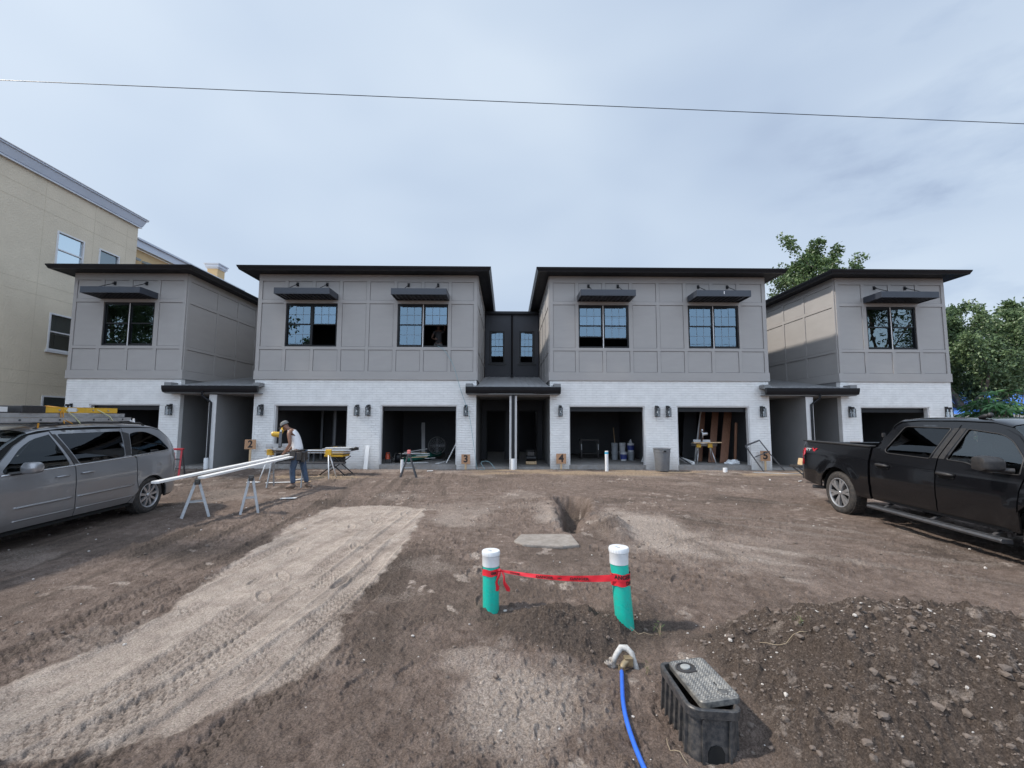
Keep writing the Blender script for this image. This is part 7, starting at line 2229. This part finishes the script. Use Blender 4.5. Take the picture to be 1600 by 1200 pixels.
lean('tall white trim board leaning in the middle of the fourth garage', 7.93, 8.04, 18.9, 19.4, 2.75, 'trim_white', .62, .02, 'trim_board', 'board')
lean('grey panel leaning deep in the fourth garage', 7.95, 8.55, 20.2, 20.8, 2.5, 'drywall', .40, .02, 'wall_panel', 'panel')
board('narrow brown board upright by the right jamb of the fourth garage', (9.22, 18.0, Z0), (9.36, 18.05, 1.8), .10, .03, 'brown_door')
board('white gutter length lying at the left of the fourth garage', (7.35, 17.55, Z0 + .05), (6.75, 19.0, Z0 + .35), .13, .10)
board('dark angle iron lying across the left of the fourth garage', (7.2, 17.45, Z0 + .02), (6.72, 18.4, Z0 + .5), .04, .04, 'dark_steel')
m = MB(); rs = np.random.RandomState(8)
bmt = bmesh.new(); bmesh.ops.create_icosphere(bmt, subdivisions=3, radius=1)
vv = [v.co.copy() for v in bmt.verts]; ff = [tuple(v.index for v in f.verts) for f in bmt.faces]; bmt.free()
vv = [Vector((v.x * .28, v.y * .16, max(0, v.z) * .17)) * (1 + .45 * mnoise.noise(v * 3.3)) for v in vv]
m.add(vv, ff); o = m.build('plastic_sheet', 'white_pvc', loc=(9.05, 17.85, Z0 + .003)); tag(o, 'crumpled white plastic by the doors in the fourth garage', 'plastic')
# centre porch: compressor
t = thing('air_compressor', 'black air compressor on a wooden base inside the right centre entry', 'compressor', (.98, 18.3, .06))
m = MB(); m.box(-.22, -.16, .02, .22, .16, .14); m.build('base', 'pine', t, bevel=.01)
m = MB(); m.tube([(-.20, 0, .26), (.20, 0, .26)], .12, 18); m.build('tank', 'black_metal', t, smooth=True, auto=40)
m = MB(); m.box(-.16, -.10, .37, .12, .10, .52); m.tube([(-.2, 0, .40), (-.2, 0, .58), (.2, 0, .58), (.2, 0, .40)], .012, 6); m.build('pump', 'black_plastic', t, bevel=.012)
# ================================================================== PEOPLE
M['skin_brown'] = mat('skin_brown', (.20, .10, .065), .5, var=.08, vs=9)
M['skin_tan'] = mat('skin_tan', (.13, .075, .055), .5, var=.08, vs=9)
M['shirt_white'] = mat('white_cotton', (.72, .72, .74), .85, var=.05, vs=14, bump=.006, bs=12)
M['denim'] = mat('blue_denim', (.045, .075, .13), .85, var=.35, vs=7, bump=.006, bs=14, dust=(.13, .15, .18), dust_amt=.5)
M['boot'] = mat('dusty_boot', (.13, .095, .075), .85, var=.25, vs=20, dust=(.25, .21, .18), dust_amt=.6)
M['cap_grey'] = mat('cap_grey', (.20, .20, .19), .85, var=.3, vs=16, dust=(.05, .05, .05), dust_amt=.5)
M['leather'] = mat('tool_belt', (.035, .030, .028), .7, var=.4, vs=14, dust=(.16, .13, .10), dust_amt=.4)
M['shirt_dark'] = mat('dark_shirt', (.05, .05, .055), .85, var=.2, vs=10); M['shorts_grey'] = mat('grey_shorts', (.14, .14, .14), .85, var=.15, vs=10)
M['hair_dark'] = mat('dark_hair', (.02, .016, .014), .8)

def skinned(name, mtl, parent, nodes, edges, root=0, sub=2, smooth_iter=0):
    """one continuous surface grown around a chain of joints (x, y, z, rx, ry)"""
    me = bpy.data.meshes.new(name); me.from_pydata([n[:3] for n in nodes], edges, [])
    o = bpy.data.objects.new(name, me); COL.objects.link(o)
    o.modifiers.new('skin', 'SKIN')
    if not me.skin_vertices:
        raise RuntimeError('no skin layer')
    for i, n in enumerate(nodes):
        sv = me.skin_vertices[0].data[i]; sv.radius = (n[3], n[4] if len(n) > 4 else n[3]); sv.use_root = (i == root)
    s = o.modifiers.new('sub', 'SUBSURF'); s.levels = sub; s.render_levels = sub
    dg = bpy.context.evaluated_depsgraph_get(); dg.update()
    me2 = bpy.data.meshes.new_from_object(o.evaluated_get(dg))
    bpy.data.objects.remove(o)
    me2.name = name; me2.materials.clear(); me2.materials.append(M[mtl]); me2.polygons.foreach_set('use_smooth', [True] * len(me2.polygons))
    ob = bpy.data.objects.new(name, me2); COL.objects.link(ob); ob.parent = parent
    return ob

def merge_into(o, parts):
    """weld small shapes (nose, ears ...) into an existing mesh object"""
    bm = bmesh.new(); bm.from_mesh(o.data)
    for (c, r, rot) in parts:
        mt = Matrix.Translation(c) @ rot.to_4x4() @ Matrix.Diagonal((*r, 1))
        bmesh.ops.create_icosphere(bm, subdivisions=2, radius=1, matrix=mt)
    for f in bm.faces: f.smooth = True
    bm.to_mesh(o.data); bm.free()

def fingers(nodes, edges, wrist_i, palm, ahead, side, curl, s=1.0):
    """palm + four fingers and a thumb; ahead = direction of the fingers, side = toward the thumb, curl = direction they bend to"""
    a = Vector(ahead).normalized(); b = Vector(side).normalized(); c = Vector(curl).normalized(); p = Vector(palm)
    nodes.append((*p, .034 * s, .020 * s)); pi_ = len(nodes) - 1; edges.append((wrist_i, pi_))
    for k, (off, ln) in enumerate(((.032, .070), (.011, .080), (-.011, .074), (-.031, .058))):
        r = p + a * .045 * s + b * off * s; ln *= s
        q1 = r + a * ln * .45 + c * ln * .12; q2 = r + a * ln * .70 + c * ln * .45; q3 = r + a * ln * .72 + c * ln * .80
        i0 = len(nodes)
        for q, rr in ((r, .0105), (q1, .0095), (q2, .009), (q3, .0075)): nodes.append((*q, rr * s, rr * s))
        edges += [(pi_, i0), (i0, i0 + 1), (i0 + 1, i0 + 2), (i0 + 2, i0 + 3)]
    r = p + b * .040 * s - a * .005
    i0 = len(nodes)
    for q, rr in ((r, .012), (r + b * .026 + a * .020 + c * .01, .011), (r + b * .030 + a * .042 + c * .03, .009)): nodes.append((*q, rr * s, rr * s))
    edges += [(pi_, i0), (i0, i0 + 1), (i0 + 1, i0 + 2)]

def person(label, loc, J, mats, group=None, shirt='tank', legs=True):
    """J: joints in metres relative to the ground point. The figure faces -X."""
    t = thing('person', label, 'person', loc, group=group)
    sk, sh, pt, bt = mats
    N_, E_ = [], []
    def add(p, r, r2=None, to=None):
        N_.append((*p, r, r2 if r2 else r)); i = len(N_) - 1
        if to is not None: E_.append((to, i))
        return i
    pel = add(J['pelvis'], .125, .105)
    wst = add(J['waist'], .118, .100, pel); ch = add(J['chest'], .140, .118, wst); ush = add(J['upper'], .100, .095, ch)
    nk = add(J['neck'], .055, .055, ush); jw = add(J['jaw'], .066, .060, nk); hd = add(J['head'], .092, .080, jw); tp = add(J['crown'], .070, .062, hd)
    for s in ('L', 'R'):
        so = add(J['sh' + s], .062, .062, ush); el = add(J['el' + s], .043, .043, so); mid = add(Vector(J['el' + s]).lerp(Vector(J['wr' + s]), .4), .042, .040, el); wr = add(J['wr' + s], .027, .024, mid)
        fingers(N_, E_, wr, J['pa' + s], J['ah' + s], J['th' + s], J['cu' + s])
        hp = add(J['hip' + s], .095, .092, pel); kn = add(J['kn' + s], .062, .060, hp); cf = add(Vector(J['kn' + s]).lerp(Vector(J['an' + s]), .35), .058, .055, kn); an = add(J['an' + s], .040, .038, cf); add(J['to' + s], .030, .040, an)
    body = skinned('body', sk, t, N_, E_, 0)
    hd_, cr_ = Vector(J['head']), Vector(J['crown']); up = (cr_ - Vector(J['jaw'])).normalized(); fw = Vector(J['face']).normalized(); sd = up.cross(fw).normalized()
    I = Matrix.Identity(3); R3 = Matrix((fw, sd, up)).transposed()
    parts = [(hd_ + fw * .080 - up * .020, (.018, .013, .022), R3), (hd_ + fw * .058 - up * .062, (.014, .026, .010), R3), (hd_ + fw * .040 - up * .088, (.030, .03, .026), R3)]
    for s in (-1, 1): parts += [(hd_ + sd * s * .072 - up * .02, (.018, .008, .030), R3), (hd_ + fw * .066 + sd * s * .028 + up * .008, (.010, .014, .009), R3)]
    merge_into(body, parts)
    # clothes follow the body with a little slack
    n2, e2 = [], []
    def a2(p, r, r2=None, to=None):
        n2.append((*p, r, r2 if r2 else r)); i = len(n2) - 1
        if to is not None: e2.append((to, i))
        return i
    w0 = a2(Vector(J['pelvis']) - Vector((0, 0, .05)), .172, .158); w1 = a2(J['waist'], .150, .134, w0); w2 = a2(J['chest'], .153, .131, w1); w3 = a2(Vector(J['chest']).lerp(Vector(J['upper']), .92), .122, .116, w2); a2(Vector(J['upper']).lerp(Vector(J['neck']), .30), .092, .088, w3)
    for s in ('L', 'R'):
        q = a2(Vector(J['upper']).lerp(Vector(J['sh' + s]), .68), .078, .078, w3)
        if shirt == 'tee': a2(Vector(J['sh' + s]).lerp(Vector(J['el' + s]), .45), .066, .066, a2(J['sh' + s], .073, .073, q))
    skinned('tank_top' if shirt == 'tank' else 'shirt', sh, t, n2, e2, 0)
    n3, e3 = [], []
    def a3(p, r, r2=None, to=None):
        n3.append((*p, r, r2 if r2 else r)); i = len(n3) - 1
        if to is not None: e3.append((to, i))
        return i
    p0 = a3(Vector(J['pelvis']) + Vector((0, 0, .085)), .150, .130)
    for s in ('L', 'R'):
        h = a3(J['hip' + s], .110, .104, p0); k = a3(J['kn' + s], .080, .078, h)
        if legs: c = a3(Vector(J['kn' + s]).lerp(Vector(J['an' + s]), .5), .074, .070, k); a3(Vector(J['an' + s]) + Vector((0, 0, .03)), .066, .062, c)
    skinned('jeans' if legs else 'shorts', pt, t, n3, e3, 0)
    for s in ('L', 'R'):
        an, to = Vector(J['an' + s]), Vector(J['to' + s]); d = (to - an); d.z = 0; d.normalize()
        heel = an - d * .05; heel.z = .045; tz = to.copy(); tz.z = .040
        skinned('boot', bt, t, [(*(an + Vector((0, 0, .05))), .056, .056), (*Vector((an.x, an.y, .06)), .054, .050), (*heel, .044, .042), (*(Vector((an.x, an.y, .055)) + d * .10), .045, .043), (*(tz + d * .02), .036, .042)], [(0, 1), (1, 2), (1, 3), (3, 4)], 1, 2)
    return t, hd_, up, fw, sd

# the worker: stands in profile, head bowed over the boards, both hands on them
J = dict(pelvis=(.0, 0, .97), waist=(-.035, 0, 1.12), chest=(-.085, 0, 1.32), upper=(-.165, 0, 1.49), neck=(-.245, -.005, 1.555), jaw=(-.325, -.01, 1.580), head=(-.375, -.01, 1.645), crown=(-.39, -.01, 1.70),
         face=(-.85, -.12, -.52),
         shL=(-.185, -.19, 1.47), elL=(-.105, -.25, 1.18), wrL=(-.27, -.19, .965), paL=(-.325, -.165, .915), ahL=(-.72, .25, -.55), thL=(-.3, .9, .2), cuL=(.4, .3, -1),
         shR=(-.20, .17, 1.46), elR=(-.18, .24, 1.19), wrR=(-.33, .16, .99), paR=(-.385, .13, .955), ahR=(-.75, -.25, -.5), thR=(-.3, -.9, .2), cuR=(.3, -.3, -1),
         hipL=(.0, -.095, .90), knL=(-.09, -.11, .50), anL=(-.045, -.12, .10), toL=(-.22, -.13, .045),
         hipR=(.03, .095, .90), knR=(.11, .12, .50), anR=(.20, .14, .10), toR=(.35, .10, .045))
wx, wy = -5.57, 11.95
w_, hd_, up_, fw_, sd_ = person('worker in a white tank top and grey cap bending over the long white boards', (wx, wy, H(wx, wy)), J, ('skin_brown', 'shirt_white', 'denim', 'boot'))
bc = hd_ + up_ * .035
R3 = Matrix((fw_, sd_, up_)).transposed().to_4x4()
m = MB(); prof = [(.107, -.005), (.108, .03), (.098, .065), (.070, .092), (.03, .104), (.001, .106)]
m.lathe(prof, n=24); o = len(m.v)
for k in range(9):
    a = -.75 + 1.5 * k / 8; m.v += [(.100 * cos(a), .100 * sin(a), .004), (.178 * cos(a * .8), .135 * sin(a), -.018)]
for k in range(8): m.f.append((o + 2 * k, o + 2 * k + 1, o + 2 * k + 3, o + 2 * k + 2)); m.m.append(0)
m.xform(Matrix.Translation(bc) @ R3); m.build('cap', 'cap_grey', w_, smooth=True, auto=50)
# tool belt with pouches
m = MB(); ptsb = [(.155 * cos(a), .150 * sin(a), 1.00 + .01 * cos(a)) for a in [2 * pi * k / 20 for k in range(21)]]; m.tube(ptsb, .022, 6, caps=False)
tb = m.build('tool_belt', 'leather', w_, smooth=True)
for (x, y, w, d, h, zz) in ((-.06, -.165, .17, .09, .22, .98), (.10, -.150, .15, .09, .22, .97), (.165, .02, .10, .16, .22, .97), (.06, .16, .16, .08, .2, .97), (.185, -.09, .10, .10, .26, .96)):
    m = MB(); m.add([(x - w / 2, y - d / 2, zz), (x + w / 2, y - d / 2, zz), (x + w / 2, y + d / 2, zz), (x - w / 2, y + d / 2, zz), (x - w * .4, y - d * .55, zz - h), (x + w * .42, y - d * .55, zz - h), (x + w * .42, y + d * .5, zz - h), (x - w * .4, y + d * .5, zz - h)],
                    [(0, 1, 2, 3), (7, 6, 5, 4), (0, 4, 5, 1), (1, 5, 6, 2), (2, 6, 7, 3), (3, 7, 4, 0)]); m.build('pouch', 'leather', tb, bevel=.018)
m = MB(); m.tube([(.20, -.12, .96), (.24, -.14, .66)], .012, 6); m.box(.17, -.17, .95, .25, -.12, .985); m.build('hammer', 'dark_steel', tb)

# a second man inside, seen through the raised sash
J2 = dict(pelvis=(0, 0, .95), waist=(0, 0, 1.10), chest=(.01, 0, 1.30), upper=(.01, .0, 1.46), neck=(0, .0, 1.54), jaw=(-.01, -.02, 1.60), head=(-.01, -.01, 1.67), crown=(-.01, 0, 1.73), face=(-.3, -1, -.2),
          shL=(-.19, 0, 1.44), elL=(-.27, -.04, 1.18), wrL=(-.16, -.2, 1.10), paL=(-.10, -.24, 1.10), ahL=(.8, -.5, 0), thL=(0, -.2, 1), cuL=(.3, .8, -.2),
          shR=(.20, 0, 1.44), elR=(.28, .0, 1.62), wrR=(.20, -.06, 1.84), paR=(.19, -.07, 1.91), ahR=(0, -.1, 1), thR=(-1, 0, .1), cuR=(0, -1, 0),
          hipL=(-.10, 0, .88), knL=(-.12, -.03, .48), anL=(-.12, .02, .09), toL=(-.13, -.17, .045), hipR=(.10, 0, .88), knR=(.12, -.02, .48), anR=(.12, .02, .09), toR=(.14, -.17, .045))
p2, h2_, u2_, f2_, s2_ = person('man in a dark shirt and grey shorts standing inside the raised upper window', (-2.86, 18.05, 4.055), J2, ('skin_tan', 'shirt_dark', 'shorts_grey', 'boot'), shirt='tee', legs=False)
m = MB(); m.lathe([(.098, -.01), (.100, .03), (.085, .07), (.05, .09), (.001, .095)], n=20); m.xform(Matrix.Translation(h2_ + u2_ * .012 - f2_ * .012) @ Matrix((f2_, s2_, u2_)).transposed().to_4x4()); m.build('hair', 'hair_dark', p2, smooth=True)

t = thing('work_platform', 'low grey work platform under the man inside the upper window', 'platform', (-2.86, 18.1, 3.602)); m = MB(); m.box(-.5, -.25, .41, .5, .25, .45); m.build('deck', 'alu', t)
for sx in (-1, 1):
    m = MB(); m.box(sx * .45 - .02, -.2, 0, sx * .45 + .02, .2, .409); m.build('leg', 'alu', t)
